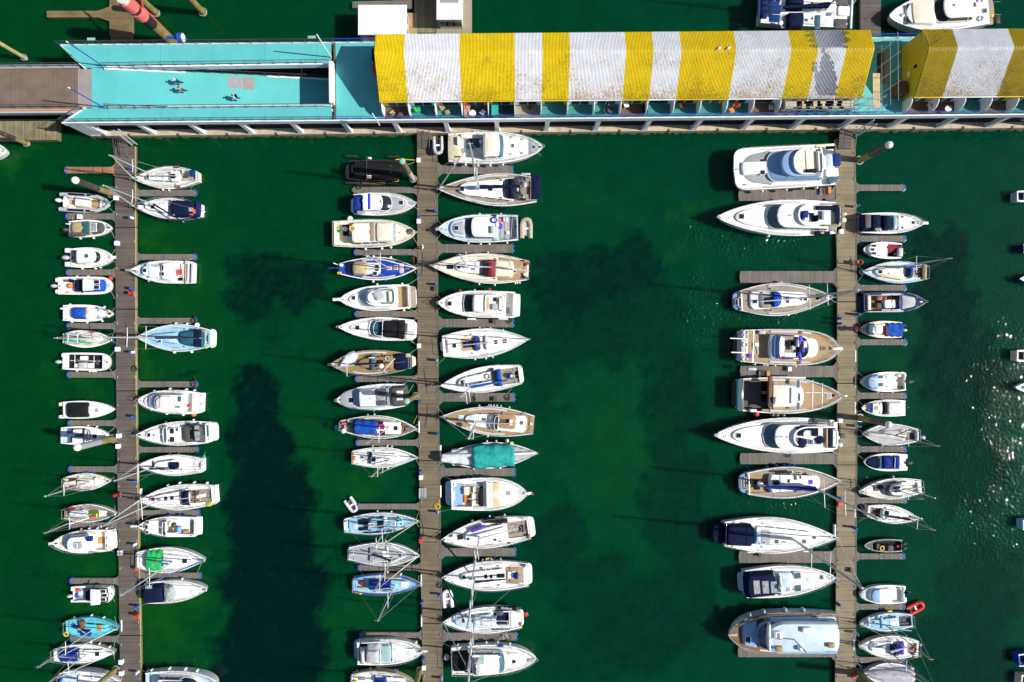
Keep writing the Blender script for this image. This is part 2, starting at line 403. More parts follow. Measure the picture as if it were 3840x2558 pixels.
        for i in range(n):
            for j in range(m_):
                q = (i*(m_+1)+j, (i+1)*(m_+1)+j, (i+1)*(m_+1)+j+1, i*(m_+1)+j+1); fs.append(q if b[0] > a[0] else q[::-1])
        mb = MB(); mb.add(vs, fs); o = mb.build(name, m, s.root, True)
        so = o.modifiers.new('thickness', 'SOLIDIFY'); so.thickness = .02; so.offset = -1
        s.surfs.append((min(a[0], b[0]), max(a[0], b[0]), -min(wa, wb)*kk*.7, min(wa, wb)*kk*.7, zz+h*.8)); return s
    def house(s, xa, xn, xt, w, wt, h=1.1, m='white', g='glass', nose=.3, roof='white', n=3, zt=None, wn=None, wtn=None, base=.4, tail=.05):
        z0 = s.z_at(xa, xn, None); z0 = max(z0, s.fb); zr = z0+h; zm = z0+h*base; wn = wn or w*.9; wtn = wtn or wt*.9
        o0 = s.plan(xa, xn, w, wn, zm, nose, tail); o1 = s.plan(xa, xt, wt, wtn, zr, nose, tail)
        mb = MB(); mb.rings([[(x, y, z0-.1) for x, y in inset(o0, -.04)], [(x, y, zm) for x, y in inset(o0, -.0)]]); mb.build('superstructure', m, s.root, True)
        o0b = inset(o0, .03); n0 = min(len(o0b), len(o1))
        if len(o0b) == len(o1):
            mb = MB(); mb.rings([[(x, y, zm-.01) for x, y in o0b], [(x, y, zr-.02) for x, y in o1]]); gl = mb.build('windscreen', g, s.root, True)
            mb = MB(); N = len(o1); nh = N//2                # mullions between glass panes
            idx = [nh-4, nh-1, nh+3] if n >= 3 else [nh-3, nh+2]
            for i in idx+[nh-9, nh+8]:
                i = max(0, min(N-1, i)); mb.tube([(o0b[i][0], o0b[i][1], zm), (o1[i][0], o1[i][1], zr-.01)], .045, n=4)
            mb.build('window_frame', m, gl)
        s.shell('roof', inset(o1, -.05), zr-.04, .14, roof, .1, .08, .05); return s
    def glassband(s, xa, xb, wa, wb, h=.5, m='glass', nose=.5, z=None, fr='white', top=.7, name='windscreen', y=None):   # low raked wraparound windscreen, open aft
        zz = s.z_at(xa, xb, y) if z is None else z; zz = max(zz, s.fb)
        o0 = s.plan(xa, xb, wa, wb, zz+h*.3, nose, 0, y); o1 = s.plan(xa, xa+(xb-xa)*top, wa*.86, wb*.86, zz+h, nose, 0, y)
        mb = MB(); N = len(o0)
        for i in range(N-1):
            mb.add([(*o0[i], zz), (*o0[i+1], zz), (*o1[i+1], zz+h), (*o1[i], zz+h)], [(0, 1, 2, 3)])
        g = mb.build(name, m, s.root, True); so = g.modifiers.new('t', 'SOLIDIFY'); so.thickness = .03
        mb = MB(); mb.tube([(*p, zz+h) for p in o1], .035, n=4); mb.tube([(*p, zz+.02) for p in o0], .03, n=4)
        for i in (N//2-5, N//2, N//2+4): mb.tube([(*o0[i], zz), (*o1[i], zz+h)], .03, n=4)
        mb.build('window_frame', fr, g); return s
    def bx(s, name, x0, y0, x1, y1, h=.3, m='white', z=None, bev=.05, a=0, lift=0):
        xc, yc = (x0+x1)/2, (y0+y1)/2; X, Y, Z = s.at(xc, yc, z); kk = s.k(Z+h); Z += lift
        hx, hy = abs(x1-x0)/2*kk, abs(y1-y0)/2*kk; mb = MB(); r = min(hx, hy)*.3
        out = []
        for cx, cy, a0 in ((hx-r, hy-r, 0), (-hx+r, hy-r, 90), (-hx+r, -hy+r, 180), (hx-r, -hy+r, 270)):
            for q in (0, 45, 90): t_ = radians(a0+q); out.append((cx+r*cos(t_), cy+r*sin(t_)))
        ca, sa = cos(radians(a)), sin(radians(a)); out = [(X+p*ca-q*sa, Y+p*sa+q*ca) for p, q in out]
        s.shell(name, out, Z-.03, h+.03, m, .05, min(bev, h*.5), .01, reg=False); return s
    def seat(s, x, y, w, m='white'):              # helm chair: cushion and backrest, facing the bow
        X, Y, Z = s.at(x, y); ww = w*s.k(Z)/2; mb = MB(); mb.box((X-ww, Y-ww, Z), (X+ww, Y+ww, Z+.42), 0, .06); o = mb.build('seat', m, s.root)
        mb = MB(); mb.box((X-ww-.1, Y-ww, Z+.3), (X-ww+.04, Y+ww, Z+.85), 0, .04); mb.build('backrest', m, o); return s
    def hat(s, x, y, w=22, h=None, m='glass', fm='white', name='hatch'):
        X, Y, Z = s.at(x, y); h = h or w; kk = s.k(Z); a, b = w/2*kk, h/2*kk; mb = MB()
        mb.box((X-a-.05, Y-b-.05, Z-.04), (X+a+.05, Y+b+.05, Z+.05), 0, .02); mb.box((X-a, Y-b, Z), (X+a, Y+b, Z+.075), 1, .02); mb.build(name, [fm, m], s.root); return s
    def hats(s, *l, **k):
        for q in l: s.hat(*q, **k)
        return s
    def disc(s, name, x, y, r, h=.2, m='white', z=None, dome=0, lift=0):
        X, Y, Z = s.at(x, y, z); mb = MB(); mb.cyl((X, Y, Z-.02+lift), r, h, dome=dome); mb.build(name, m, s.root, True); return s
    def ring(s, name, x, y, R, r, m='white', axis='z', z=None, lift=.1):
        X, Y, Z = s.at(x, y, z); mb = MB(); mb.torus((X, Y, Z+lift), R, r, axis=axis); mb.build(name, m, s.root, True); return s
    def wheel(s, x, y=None, R=.42):
        X, Y, Z = s.at(x, y); mb = MB(); c = (X, Y, Z+.75); mb.torus(c, R, .025, axis='x'); 
        for a in (0, 60, 120): mb.tube([(X, Y-R*cos(radians(a)), c[2]-R*sin(radians(a))), (X, Y+R*cos(radians(a)), c[2]+R*sin(radians(a)))], .015, n=4)
        mb.tube([(X+.02, Y, c[2]), (X+.3, Y, c[2])], .05); o = mb.build('wheel', 'steel', s.root)
        mb = MB(); mb.box((X+.2, Y-.17, Z), (X+.5, Y+.17, Z+.9), 0, .08); mb.build('binnacle', 'white', s.root); return s
    def tube(s, name, pts, r, m='steel', n=6, r1=None):
        mb = MB(); mb.tube([(*s.L(x, y, z), z) for x, y, z in pts], r, n=n, r1=r1); mb.build(name, m, s.root, True); return s
    def pulpit(s):
        u0 = .80; h = .6; mb = MB(); top = []; 
        seq = [u0, .86, .92, .97, 1.0]
        for sg in (1, -1):
            line = []
            for u in (seq if sg > 0 else seq[::-1]):
                w = max(.08, s.W(u)-.06)*sg; x = s.x0+u*s.len+(.15 if u > .99 else 0); line.append((x, w, s.Z(u)+h)); 
                if u < .99: mb.tube([(x, w, s.Z(u)), (x, w, s.Z(u)+h)], .016, n=4)
            top += line
        mb.tube(top, .022, n=5); mb.tube([(x, y, z-.28) for x, y, z in top], .014, n=4); mb.build('pulpit', 'steel', s.root)
    def rails(s, ua=.0, ub=.8, n=6, h=.6, stern=True):
        for sg in (1, -1):
            mb = MB(); pts = []
            for i in range(n+1):
                u = ua+(ub-ua)*i/n; x = s.x0+u*s.len; w = sg*max(.06, s.W(u)-.06); z = s.Z(u); mb.tube([(x, w, z), (x, w, z+h)], .014, n=4); pts.append((x, w, z+h))
            mb.tube(pts, .014, n=4); mb.tube([(x, y, z-.28) for x, y, z in pts], .010, n=4); mb.build('guard_rail', 'steel', s.root)
        if stern:
            z = s.fb+h; w = s.W(ua)-.06; x = s.x0+ua*s.len+.05; mb = MB()
            mb.tube([(x+.5, w, z), (x, w, z), (x, -w, z), (x+.5, -w, z)], .025, n=5); mb.build('stern_rail', 'steel', s.root)
        return s
    def fen(s, side, *xs, m='white', r=.11):      # fenders hanging outboard; side 'u' = upper edge in the photograph
        sg = (1 if side == 'u' else -1)*(1 if cos(s.hd) > 0 else -1)
        for x in xs:
            X = s.L(x, None, s.fb)[0]; u = (X-s.x0)/s.len; u = min(.97, max(.01, u)); w = (s.W(u)+r)*sg; z = s.Z(u); mb = MB()
            mb.sphere((X, w, z-.42), r, sz=2.3); f = mb.build('fender', m, s.root, True)
            mb = MB(); mb.tube([(X, w, z-.2), (X, w-sg*.18, z+.12)], .012, n=4); mb.build('lanyard', 'rope', f)
        return s
    def mast(s, x, y=None, top=None, h=None, r=.075, boom=None, bm='navy', br=.13, spr=(.45, .72), spl=.85, m='alu', jib='white', jr=.05, back=True, sweep=0, dome=None, bare=False):
        X, Y, Z = s.at(x, y); zt = height(s.fr, (x, y if y is not None else s.sp[1]+(s.bp[1]-s.sp[1])*s.U(x)), top, Z) if top else Z+h
        zt = min(zt, 24); mb = MB(); mb.tube([(X, Y, Z-.05), (X, Y, Z+(zt-Z)*.5), (X, Y, zt)], r, n=8, r1=r*.75); ms = mb.build('mast', m, s.root, True); hh = zt-Z
        mb = MB(); mb.tube([(X-.35, Y, zt), (X+.25, Y, zt)], .03, n=4); mb.tube([(X, Y, zt), (X, Y, zt+.45)], .012, n=4); mb.tube([(X-.02, Y-.12, zt+.1), (X-.02, Y+.12, zt+.1)], .015, n=4); mb.build('masthead', m, ms)
        rg = MB()
        for i, f in enumerate(spr):
            L_ = spl*(1-.18*i)
            for sg in (1, -1):
                mb = MB(); mb.tube([(X, Y, Z+hh*f), (X-sweep*L_, Y+sg*L_, Z+hh*f+.08)], .045, n=5, r1=.03); mb.build('spreader', 'white', ms)
        for sg in (1, -1):
            u = (X-s.x0)/s.len; ch = (X-.2, sg*(max(.3, s.W(min(.95, u)))-.08), s.Z(u)); p = [ch]
            for i, f in enumerate(spr): p.append((X-sweep*spl, Y+sg*spl*(1-.18*i), Z+hh*f+.08))
            p.append((X, Y, zt)); rg.tube(p, .012, n=3)
        bow = (-s.x0*.985, 0, s.Z(1)+.05)
        if jib: mb = MB(); t_ = Vector((X+.08, Y, zt-.5)); b_ = Vector(bow); mb.tube([tuple(b_+(t_-b_)*q) for q in (.03, .1, .5, .93)], jr*1.5, n=6, r1=jr*.6); mb.build('furled_sail', jib, s.root, True)
        rg.tube([bow, (X, Y, zt)], .012, n=3)
        if back: rg.tube([(s.x0+.1, 0, s.fb), (X, Y, zt)], .012, n=3)
        rg.build('rigging', 'steel', s.root)
        if boom:
            bz = Z+.95; e = s.L(boom[0], boom[1], bz); mb = MB(); A = Vector((X-.1, Y, bz)); B_ = Vector((e[0], e[1], bz+.02))
            mb.tube([A, B_], .06, n=6); bo = mb.build('boom', m, s.root, True)
            if bm:
                rs = []; N = 8; d = (B_-A).normalized(); sd_ = Vector((-d.y, d.x, 0))
                for i in range(N+1):
                    f = i/N; q = A+(B_-A)*f*.96; rr = br*(1.25-.6*f)*(1+.10*sin(i*2.3)); hz = rr*(1.7-.5*f)
                    rs.append([tuple(q+sd_*rr*cos(2*pi*k/8)+Vector((0, 0, hz*.6+hz*sin(2*pi*k/8)))) for k in range(8)])
                mb = MB(); mb.rings(rs if (d.x*sd_.y-d.y*sd_.x) < 0 else rs); mb.build('sail_cover', bm, bo, True)
        return s
    def hood(s, xa, xb, w, m='navy', h=.55, y=None, gl='glass'):   # sprayhood: cloth arch with a clear front panel
        zz = s.z_at(xa, xb, y); zz = max(zz, s.fb); a = s.L(xa, y, zz+h); b = s.L(xb, y, zz); ww = w*s.k(zz+h); N = 10
        def arch(x, wf, hf): return [(x, a[1]+ww*wf*cos(pi*k/N), zz+h*hf*sin(pi*k/N)**.55-.02) for k in range(N+1)]
        A = arch(a[0], 1, 1); M_ = arch(a[0]+(b[0]-a[0])*.55, .96, .96); B_ = arch(b[0], .78, .12)
        def strip(r0, r1, mat, nm, par):
            mb = MB(); n = len(r0); mb.add(r0+r1, [(i, i+1, n+i+1, n+i) for i in range(n-1)]); o = mb.build(nm, mat, par, True)
            so = o.modifiers.new('t', 'SOLIDIFY'); so.thickness = .02; return o
        o = strip(A, M_, m, 'sprayhood', s.root); strip(M_, B_, gl, 'sprayhood_window', o)
        s.surfs.append((min(a[0], b[0]), max(a[0], b[0]), -ww, ww, zz+h*.8)); return s
    def bimini(s, xa, xb, w, m='navy', y=None, h=1.7, wb=None):
        z = s.fb+h; out = s.plan(xa, xb, w, wb or w, z, .06, .06, y); o = s.shell('bimini', out, z-.16, .16, m, .1, .14, .1)
        mb = MB(); xs = [p[0] for p in out]; ys = [p[1] for p in out]
        for X in (min(xs)+.1, max(xs)-.1):
            for Y in (min(ys)+.05, max(ys)-.05): mb.tube([(X, Y, z-.05), ((min(xs)+max(xs))/2, Y*.98, s.fb)], .015, n=4)
        mb.build('bimini_frame', 'steel', o); return s
    def arch(s, x, w, h=1.2, m='white', dx=.0, th=.13, base=None):   # radar or targa arch
        zb = s.fb if base is None else base; X = s.L(x, None, zb+h)[0]; W_ = w*s.k(zb+h); mb = MB()
        mb.tube([(X-.3+dx, W_, zb), (X, W_*.93, zb+h*.8), (X+.02, W_*.75, zb+h), (X+.02, -W_*.75, zb+h), (X, -W_*.93, zb+h*.8), (X-.3+dx, -W_, zb)], th, n=6)
        mb.build('radar_arch', m, s.root, True); return s
    def fly(s, xa, xb, wa, wb, h=.45, m='white', seats='navy', n=2, floor='deck', nose=.35, screen='glass', dash=True, helm=True):   # flybridge well on a roof
        z = s.z_at(xa, xb, None); out = s.plan(xa, xb, wa, wb, z+h, nose, .08); inn = inset(out, .16); mb = MB(); N = len(out)
        rr = [[(x, y, z-.05) for x, y in out], [(x, y, z+h) for x, y in out], [(x, y, z+h) for x, y in inn], [(x, y, z+.08) for x, y in inn]]
        mb.rings(rr, cap0=False, cap1=False); o = mb.build('flybridge', m, s.root, True)
        mb = MB(); mb.poly(inset(out, .1), z-.02, z+.06); mb.build('flybridge_floor', floor, o)
        xs = [p[0] for p in inn]; ys = [p[1] for p in inn]; x0, x1, yw = min(xs), max(xs), max(ys)-(max(ys)+min(ys))/2; cy = (max(ys)+min(ys))/2
        if screen:
            mb = MB(); k = N//2; seg = [out[i] for i in range(k-7, k+7)]; top_ = inset(out, .15); seg2 = [top_[i] for i in range(k-7, k+7)]; dx = -.12
            mb.add([(x-.06, y, z+h) for x, y in seg]+[(x+dx-.1, y, z+h+.28) for x, y in seg2], [(i, i+1, len(seg)+i+1, len(seg)+i) for i in range(len(seg)-1)])
            g = mb.build('wind_deflector', screen, o, True); so = g.modifiers.new('t', 'SOLIDIFY'); so.thickness = .02
        mb = MB(); mb.box((x0+.05, cy-yw*.85, z+.05), (x0+.5, cy+yw*.85, z+.42), 0, .06); mb.build('bench', seats, o)
        if n > 1: mb = MB(); mb.box((x0+.5, cy-yw*.9, z+.05), (x0+(x1-x0)*.55, cy-yw*.5, z+.42), 0, .06); mb.build('bench', seats, o)
        if helm:
            mb = MB(); mb.box((x1-(x1-x0)*.42, cy+yw*.05, z+.05), (x1-(x1-x0)*.42+.45, cy+yw*.65, z+.5), 0, .06); mb.box((x1-(x1-x0)*.42-.1, cy+yw*.05, z+.35), (x1-(x1-x0)*.42+.03, cy+yw*.65, z+.9), 0, .05); mb.build('seat', seats, o)
            mb = MB(); mb.box((x1-(x1-x0)*.22, cy+yw*.0, z+.05), (x1-(x1-x0)*.10, cy+yw*.6, z+.7), 0, .08); mb.build('console', m, o)
        return s
    def plat(s, x, w, m='white', z=.35, name='swim_platform', nose=.25):
        X = s.L(x, None, z)[0]; W_ = w*s.k(z); mb = MB(); xe = s.x0+.05
        pts = [(xe, W_), (X+.35, W_*.97), (X+.1, W_*.85), (X, W_*.6), (X, -W_*.6), (X+.1, -W_*.85), (X+.35, -W_*.97), (xe, -W_)]
        mb.rings([[(x_, y, z-.1) for x_, y in pts], [(x_, y, z) for x_, y in pts]]); mb.build(name, m, s.root); return s
    def outb(s, x, y=None, m='charcoal', sc=1.0):
        X = s.x0; Y = s.L(x, y, .8)[1]; cx = X-.32*sc; z = s.fb*.75; mb = MB()
        mb.sphere((cx, Y, z+.38*sc), .3*sc, sx=1.25, sy=.72, sz=.95); o = mb.build('outboard_motor', m, s.root, True)
        mb = MB(); mb.box((cx-.13*sc, Y-.08, -.6), (cx+.15*sc, Y+.08, z+.15), 0, .02); mb.box((cx+.1, Y-.14, z-.1), (X+.12, Y+.14, z+.12)); mb.tube([(cx-.75*sc, Y, z-.0), (cx, Y, z-.05)], .09*sc, r1=.12*sc); mb.build('motor_leg', 'charcoal', o); return s
    def line(s, *pts, m='rope', r=.02, name='mooring_line'):  # rope from deck points to the pontoon
        mb = MB(); q = [(*s.L(x, y, z), z) for x, y, z in pts]; mb.tube(q, r, n=4); mb.build(name, m, s.root); return s
    def crown(s, x, y, txt, size, m='navyhull', flip=False):
        X, Y, Z = s.at(x, y); o = textmesh('lettering', txt, size, m); o.parent = s.root; o.location = (X, Y, Z+.012)
        o.rotation_euler = (0, 0, -s.hd+(pi if flip else 0)); return s
    def person(s, x, y, lab, **k):
        X, Y, Z = s.at(x, y); w = Matrix.Rotation(s.hd, 3, 'Z') @ Vector((X, Y, 0))+s.c; person(Vector((w.x, w.y, Z)), lab, **k); return s
def textmesh(name, txt, size, m):
    cu = bpy.data.curves.new(name, 'FONT'); cu.body = txt; cu.size = size; cu.align_x = 'CENTER'; cu.align_y = 'CENTER'; cu.extrude = .004
    t = bpy.data.objects.new('t', cu); COL.objects.link(t); bpy.context.view_layer.update()
    me = bpy.data.meshes.new_from_object(t.evaluated_get(bpy.context.evaluated_depsgraph_get())); bpy.data.objects.remove(t)
    me.materials.clear(); me.materials.append(MATS[m]); o = bpy.data.objects.new(name, me); COL.objects.link(o); return o

# ------------------------------------------------------------ people
POSES = {
 'walk': dict(pel=(0, 0, .92), hipL=(.0, .1, .9), kneeL=(.22, .11, .5), ankL=(.12, .11, .09), toeL=(.33, .12, .05), hipR=(0, -.1, .9), kneeR=(-.08, -.11, .48), ankR=(-.36, -.11, .16), toeR=(-.2, -.12, .04),
              chest=(.03, 0, 1.3), neck=(.04, 0, 1.47), head=(.07, 0, 1.62), top=(.07, 0, 1.72), shL=(.03, .2, 1.4), elL=(-.12, .27, 1.14), wrL=(-.05, .28, .9), hdL=(.0, .28, .82), shR=(.03, -.2, 1.4), elR=(.12, -.27, 1.14), wrR=(.32, -.24, 1.0), hdR=(.40, -.23, .97)),
 'stand': dict(pel=(0, 0, .92), hipL=(.0, .1, .9), kneeL=(.04, .12, .5), ankL=(.0, .13, .09), toeL=(.2, .16, .05), hipR=(0, -.1, .9), kneeR=(.03, -.12, .5), ankR=(-.02, -.13, .09), toeR=(.18, -.16, .05),
              chest=(.04, 0, 1.3), neck=(.08, 0, 1.46), head=(.12, 0, 1.6), top=(.13, 0, 1.7), shL=(.04, .2, 1.38), elL=(.0, .3, 1.12), wrL=(.2, .24, 1.0), hdL=(.28, .2, .98), shR=(.04, -.2, 1.38), elR=(.02, -.3, 1.12), wrR=(.22, -.22, .98), hdR=(.3, -.18, .96)),
 'sit': dict(pel=(0, 0, .12), hipL=(.05, .1, .12), kneeL=(.48, .14, .18), ankL=(.55, .14, -.24), toeL=(.75, .15, -.28), hipR=(.05, -.1, .12), kneeR=(.48, -.14, .18), ankR=(.5, -.14, -.24), toeR=(.7, -.15, -.28),
              chest=(-.03, 0, .5), neck=(-.01, 0, .67), head=(.03, 0, .82), top=(.04, 0, .92), shL=(-.02, .2, .6), elL=(.08, .27, .34), wrL=(.32, .2, .28), hdL=(.4, .18, .26), shR=(-.02, -.2, .6), elR=(.06, -.27, .34), wrR=(.3, -.2, .28), hdR=(.38, -.18, .26)),
 'lie': dict(pel=(0, 0, .14), hipL=(.04, .1, .14), kneeL=(.45, .15, .2), ankL=(.86, .14, .12), toeL=(.92, .16, .28), hipR=(.04, -.1, .14), kneeR=(.45, -.12, .2), ankR=(.86, -.12, .12), toeR=(.92, -.14, .28),
              chest=(-.38, 0, .18), neck=(-.55, 0, .22), head=(-.7, 0, .27), top=(-.8, 0, .3), shL=(-.47, .2, .18), elL=(-.3, .36, .14), wrL=(-.08, .3, .12), hdL=(0, .28, .12), shR=(-.47, -.2, .18), elR=(-.3, -.36, .14), wrR=(-.08, -.3, .12), hdR=(0, -.28, .12))}
EDG = [('pel', 'chest'), ('chest', 'neck'), ('neck', 'head'), ('head', 'top'), ('pel', 'hipL'), ('hipL', 'kneeL'), ('kneeL', 'ankL'), ('ankL', 'toeL'), ('pel', 'hipR'), ('hipR', 'kneeR'), ('kneeR', 'ankR'), ('ankR', 'toeR'),
       ('chest', 'shL'), ('shL', 'elL'), ('elL', 'wrL'), ('wrL', 'hdL'), ('chest', 'shR'), ('shR', 'elR'), ('elR', 'wrR'), ('wrR', 'hdR')]
RAD = dict(pel=.17, chest=.19, neck=.06, head=.105, top=.075, hip=.11, knee=.08, ank=.055, toe=.045, sh=.09, el=.06, wr=.04, hd=.04)
def person(loc, label, pose='walk', rz=0, topm='cloth_navy', leg='denim', hair='hair', group=None, hat=None, bare=False, z=None):
    ps = POSES[pose]; names = list(ps); me = bpy.data.meshes.new('b'); me.from_pydata([ps[n] for n in names], [(names.index(a), names.index(b)) for a, b in EDG], [])
    t = bpy.data.objects.new('b', me); COL.objects.link(t); t.modifiers.new('s', 'SKIN'); sub = t.modifiers.new('u', 'SUBSURF'); sub.levels = 1
    sv = me.skin_vertices[0].data
    for i, n in enumerate(names):
        r = RAD.get(n) or RAD[n[:-1]]; sv[i].radius = (r, r*(.8 if n in ('chest', 'pel') else 1)); sv[i].use_root = (n == 'pel')
    bpy.context.view_layer.update(); nm = bpy.data.meshes.new_from_object(t.evaluated_get(bpy.context.evaluated_depsgraph_get())); bpy.data.objects.remove(t)
    nm.materials.clear()
    for m in ('skin', topm, leg, 'rubber'): nm.materials.append(MATS[m])
    for p in nm.polygons:
        c = p.center; b = min(names, key=lambda n: (Vector(ps[n])-c).length); p.use_smooth = True
        p.material_index = 0 if b in ('head', 'top', 'neck') or b[:2] in ('hd', 'wr') else 3 if b[:3] in ('toe',) else 2 if b[:3] in ('hip', 'kne', 'ank', 'pel') else 1
        if bare and b[:3] in ('kne', 'ank', 'toe', 'elL', 'elR', 'che', 'shL', 'shR'): p.material_index = 0 if b[:3] != 'che' else 1
    r = root('person', loc, rz); tag(r, label, 'person', group); b = bpy.data.objects.new('body', nm); COL.objects.link(b); b.parent = r
    h = ps['head']; tp = ps['top']; mb = MB(); d = (Vector(tp)-Vector(h)).normalized(); cc = Vector(h)+d*.05-Vector((.025 if pose != 'lie' else 0, 0, 0)); mb.sphere(cc, .118, sz=1.0); mb.build('hair', hair, r, True)
    mb = MB(); nz = Vector(h)+(Vector((.10, 0, .0)) if pose != 'lie' else Vector((0, 0, .1))); mb.sphere(nz, .02); mb.build('nose', 'skin', r, True)
    return r
# ------------------------------------------------------------ water
def water():
    # (native x, y, rx, ry, strength) dark weed on the bed ; and pale shallows
    weed = [(950, 1080, 110, 130, .8), (1110, 1060, 110, 110, .8), (1020, 1230, 70, 60, .4), (955, 1480, 80, 120, 1), (985, 1680, 130, 160, 1.05), (1010, 1900, 170, 210, 1.1), (1030, 2150, 195, 220, 1.1), (1020, 2450, 215, 260, 1.1), (1180, 2480, 60, 200, .7),
            (2130, 1080, 150, 150, .75), (2330, 1010, 170, 120, .75), (2230, 1230, 190, 150, .6), (2040, 1350, 80, 250, .5), (2420, 1200, 150, 180, .5), (2520, 1500, 110, 220, .6), (2530, 1850, 130, 260, .55), (2100, 2050, 120, 160, .55), (2230, 2200, 160, 130, .5), (2380, 2350, 220, 180, .55), (2150, 2480, 160, 120, .4), (2560, 2200, 110, 250, .5),
            (3500, 950, 130, 110, .75), (3540, 1130, 110, 160, .75), (3590, 1380, 160, 220, .7), (3620, 1700, 170, 240, .55), (3680, 2200, 170, 200, .45), (3600, 2450, 200, 180, .5), (2000, 1000, 60, 60, .4), (80, 2200, 110, 140, .3), (560, 980, 40, 25, .3), (705, 1375, 18, 18, .7), (2150, 620, 30, 30, .15)]
    pale = [(590, 930, 70, 120, .9), (560, 1330, 60, 160, 1), (580, 1180, 100, 60, .5), (620, 2300, 120, 220, .7), (380, 2200, 90, 160, .7), (280, 1500, 110, 60, .5), (1350, 1830, 120, 70, .6), (700, 1100, 160, 300, .35), (1180, 1700, 70, 200, .35), (1250, 2330, 160, 60, .35), (2300, 1700, 180, 330, .35), (3330, 1450, 60, 90, .6), (2580, 800, 40, 60, .5), (60, 600, 40, 60, .8), (2200, 750, 200, 80, .2), (3000, 1100, 60, 60, .2), (2560, 950, 60, 40, .3)]
    xs = [-600, -300, -150, -100]+[-74+.55*i for i in range(270)]+[100, 150, 300, 600]; ys = [-500, -200, -90]+[-50+.55*i for i in range(183)]+[70, 110, 250, 600]
    nx, ny = len(xs), len(ys); vs = [(x, y, 0) for y in ys for x in xs]; fs = [(j*nx+i, j*nx+i+1, (j+1)*nx+i+1, (j+1)*nx+i) for j in range(ny-1) for i in range(nx-1)]
    mb = MB(); mb.add(vs, fs); col = []
    W2 = [((a-1920)/PPM, (1279-b)/PPM, c/PPM, d/PPM, e) for a, b, c, d, e in weed]; P2 = [((a-1920)/PPM, (1279-b)/PPM, c/PPM, d/PPM, e) for a, b, c, d, e in pale]
    for x, y, z in vs:
        if abs(x) > 75 or abs(y) > 52: col += [.2, .1, .5, 1]; continue
        q = Vector((x*.35, y*.35, 0)); dx = 2.2*noise.noise(q)+1.0*noise.noise(q*3.1)+.5*noise.noise(q*7); dy = 2.2*noise.noise(q+Vector((9, 3, 1)))+1.0*noise.noise(q*3.1+Vector((5, 5, 5)))
        w = 0; g = 0
        for cx, cy, rx, ry, s_ in W2:
            d = ((x+dx-cx)/rx)**2+((y+dy-cy)/ry)**2
            if d < 2.2: w = max(w, s_*max(0, min(1, (1.45-d)/.75)))
        for cx, cy, rx, ry, s_ in P2:
            d = ((x+dx*2-cx)/rx)**2+((y+dy*2-cy)/ry)**2
            if d < 3: g = max(g, s_*math.exp(-d*1.1))
        # old weed clumps that break the patch edges
        w *= .82+.35*noise.noise(q*9); col += [max(0, w), g, min(1, max(0, (x+62)/124)), 1]
    o = mb.build('water', 'white'); ca = o.data.color_attributes.new('bed', 'FLOAT_COLOR', 'POINT'); ca.data.foreach_set('color', col)
    G2 = [((a-1920)/PPM, (1279-b)/PPM, c/PPM, d/PPM, e) for a, b, c, d, e in ((2760, 880, 260, 90, 2.7), (2620, 1160, 80, 130, 2.9), (2860, 1190, 170, 35, 2.7), (3790, 1330, 110, 120, 1.5), (3780, 1520, 160, 260, 1.5), (3700, 1950, 150, 150, 1.4), (2900, 1880, 160, 60, 1.9), (2900, 2235, 100, 30, 1.9), (3780, 1820, 70, 120, 1.3))]
    ga_ = o.data.attributes.new('gust', 'FLOAT', 'POINT'); gv = []
    for x, y, z in vs: gv.append(.35+max([0]+[e*math.exp(-((x-cx)/rx)**2-((y-cy)/ry)**2) for cx, cy, rx, ry, e in G2 if abs(x-cx) < 3*rx]))
    ga_.data.foreach_set('value', gv)
    m = bpy.data.materials.new('water'); m.use_nodes = True; n = m.node_tree.nodes; l = m.node_tree.links; p = n['Principled BSDF']
    at = n.new('ShaderNodeAttribute'); at.attribute_name = 'bed'; sp = n.new('ShaderNodeSeparateColor'); l.new(at.outputs['Color'], sp.inputs[0])
    def mix(a, b, f):
        x_ = n.new('ShaderNodeMix'); x_.data_type = 'RGBA'
        for s_, q in ((6, a), (7, b)):
            if isinstance(q, tuple): x_.inputs[s_].default_value = (*q, 1)
            else: l.new(q, x_.inputs[s_])
        l.new(f, x_.inputs[0]); return x_.outputs[2]
    base = mix((.0, .040, .0090), (.0, .036, .019), sp.outputs[2])
    base = mix(base, (.004, .066, .0055), sp.outputs[1])
    wz = n.new('ShaderNodeTexNoise'); wz.inputs['Scale'].default_value = 1.1; wz.inputs['Detail'].default_value = 7; wz.inputs['Roughness'].default_value = .7; l.new(n.new('ShaderNodeNewGeometry').outputs['Position'], wz.inputs['Vector'])
    wa = n.new('ShaderNodeMath'); wa.operation = 'MULTIPLY_ADD'; l.new(wz.outputs[0], wa.inputs[0]); wa.inputs[2].default_value = 0; wm = n.new('ShaderNodeMapRange'); wm.inputs[1].default_value = .40; wm.inputs[2].default_value = .5; wm.inputs[3].default_value = .9; wm.inputs[4].default_value = .22; l.new(sp.outputs[2], wm.inputs[0]); l.new(wm.outputs[0], wa.inputs[1]); wn_ = n.new('ShaderNodeMath'); wn_.operation = 'SUBTRACT'; l.new(wz.outputs[0], wn_.inputs[0]); wn_.inputs[1].default_value = .5; l.new(wn_.outputs[0], wa.inputs[0])
    wb_ = n.new('ShaderNodeMath'); l.new(wa.outputs[0], wb_.inputs[0]); l.new(sp.outputs[0], wb_.inputs[1]); wc = n.new('ShaderNodeMapRange'); wc.inputs[1].default_value = .12; wc.inputs[2].default_value = .82; l.new(wb_.outputs[0], wc.inputs[0])
    base = mix(base, (.0, .0098, .0078), wc.outputs[0])
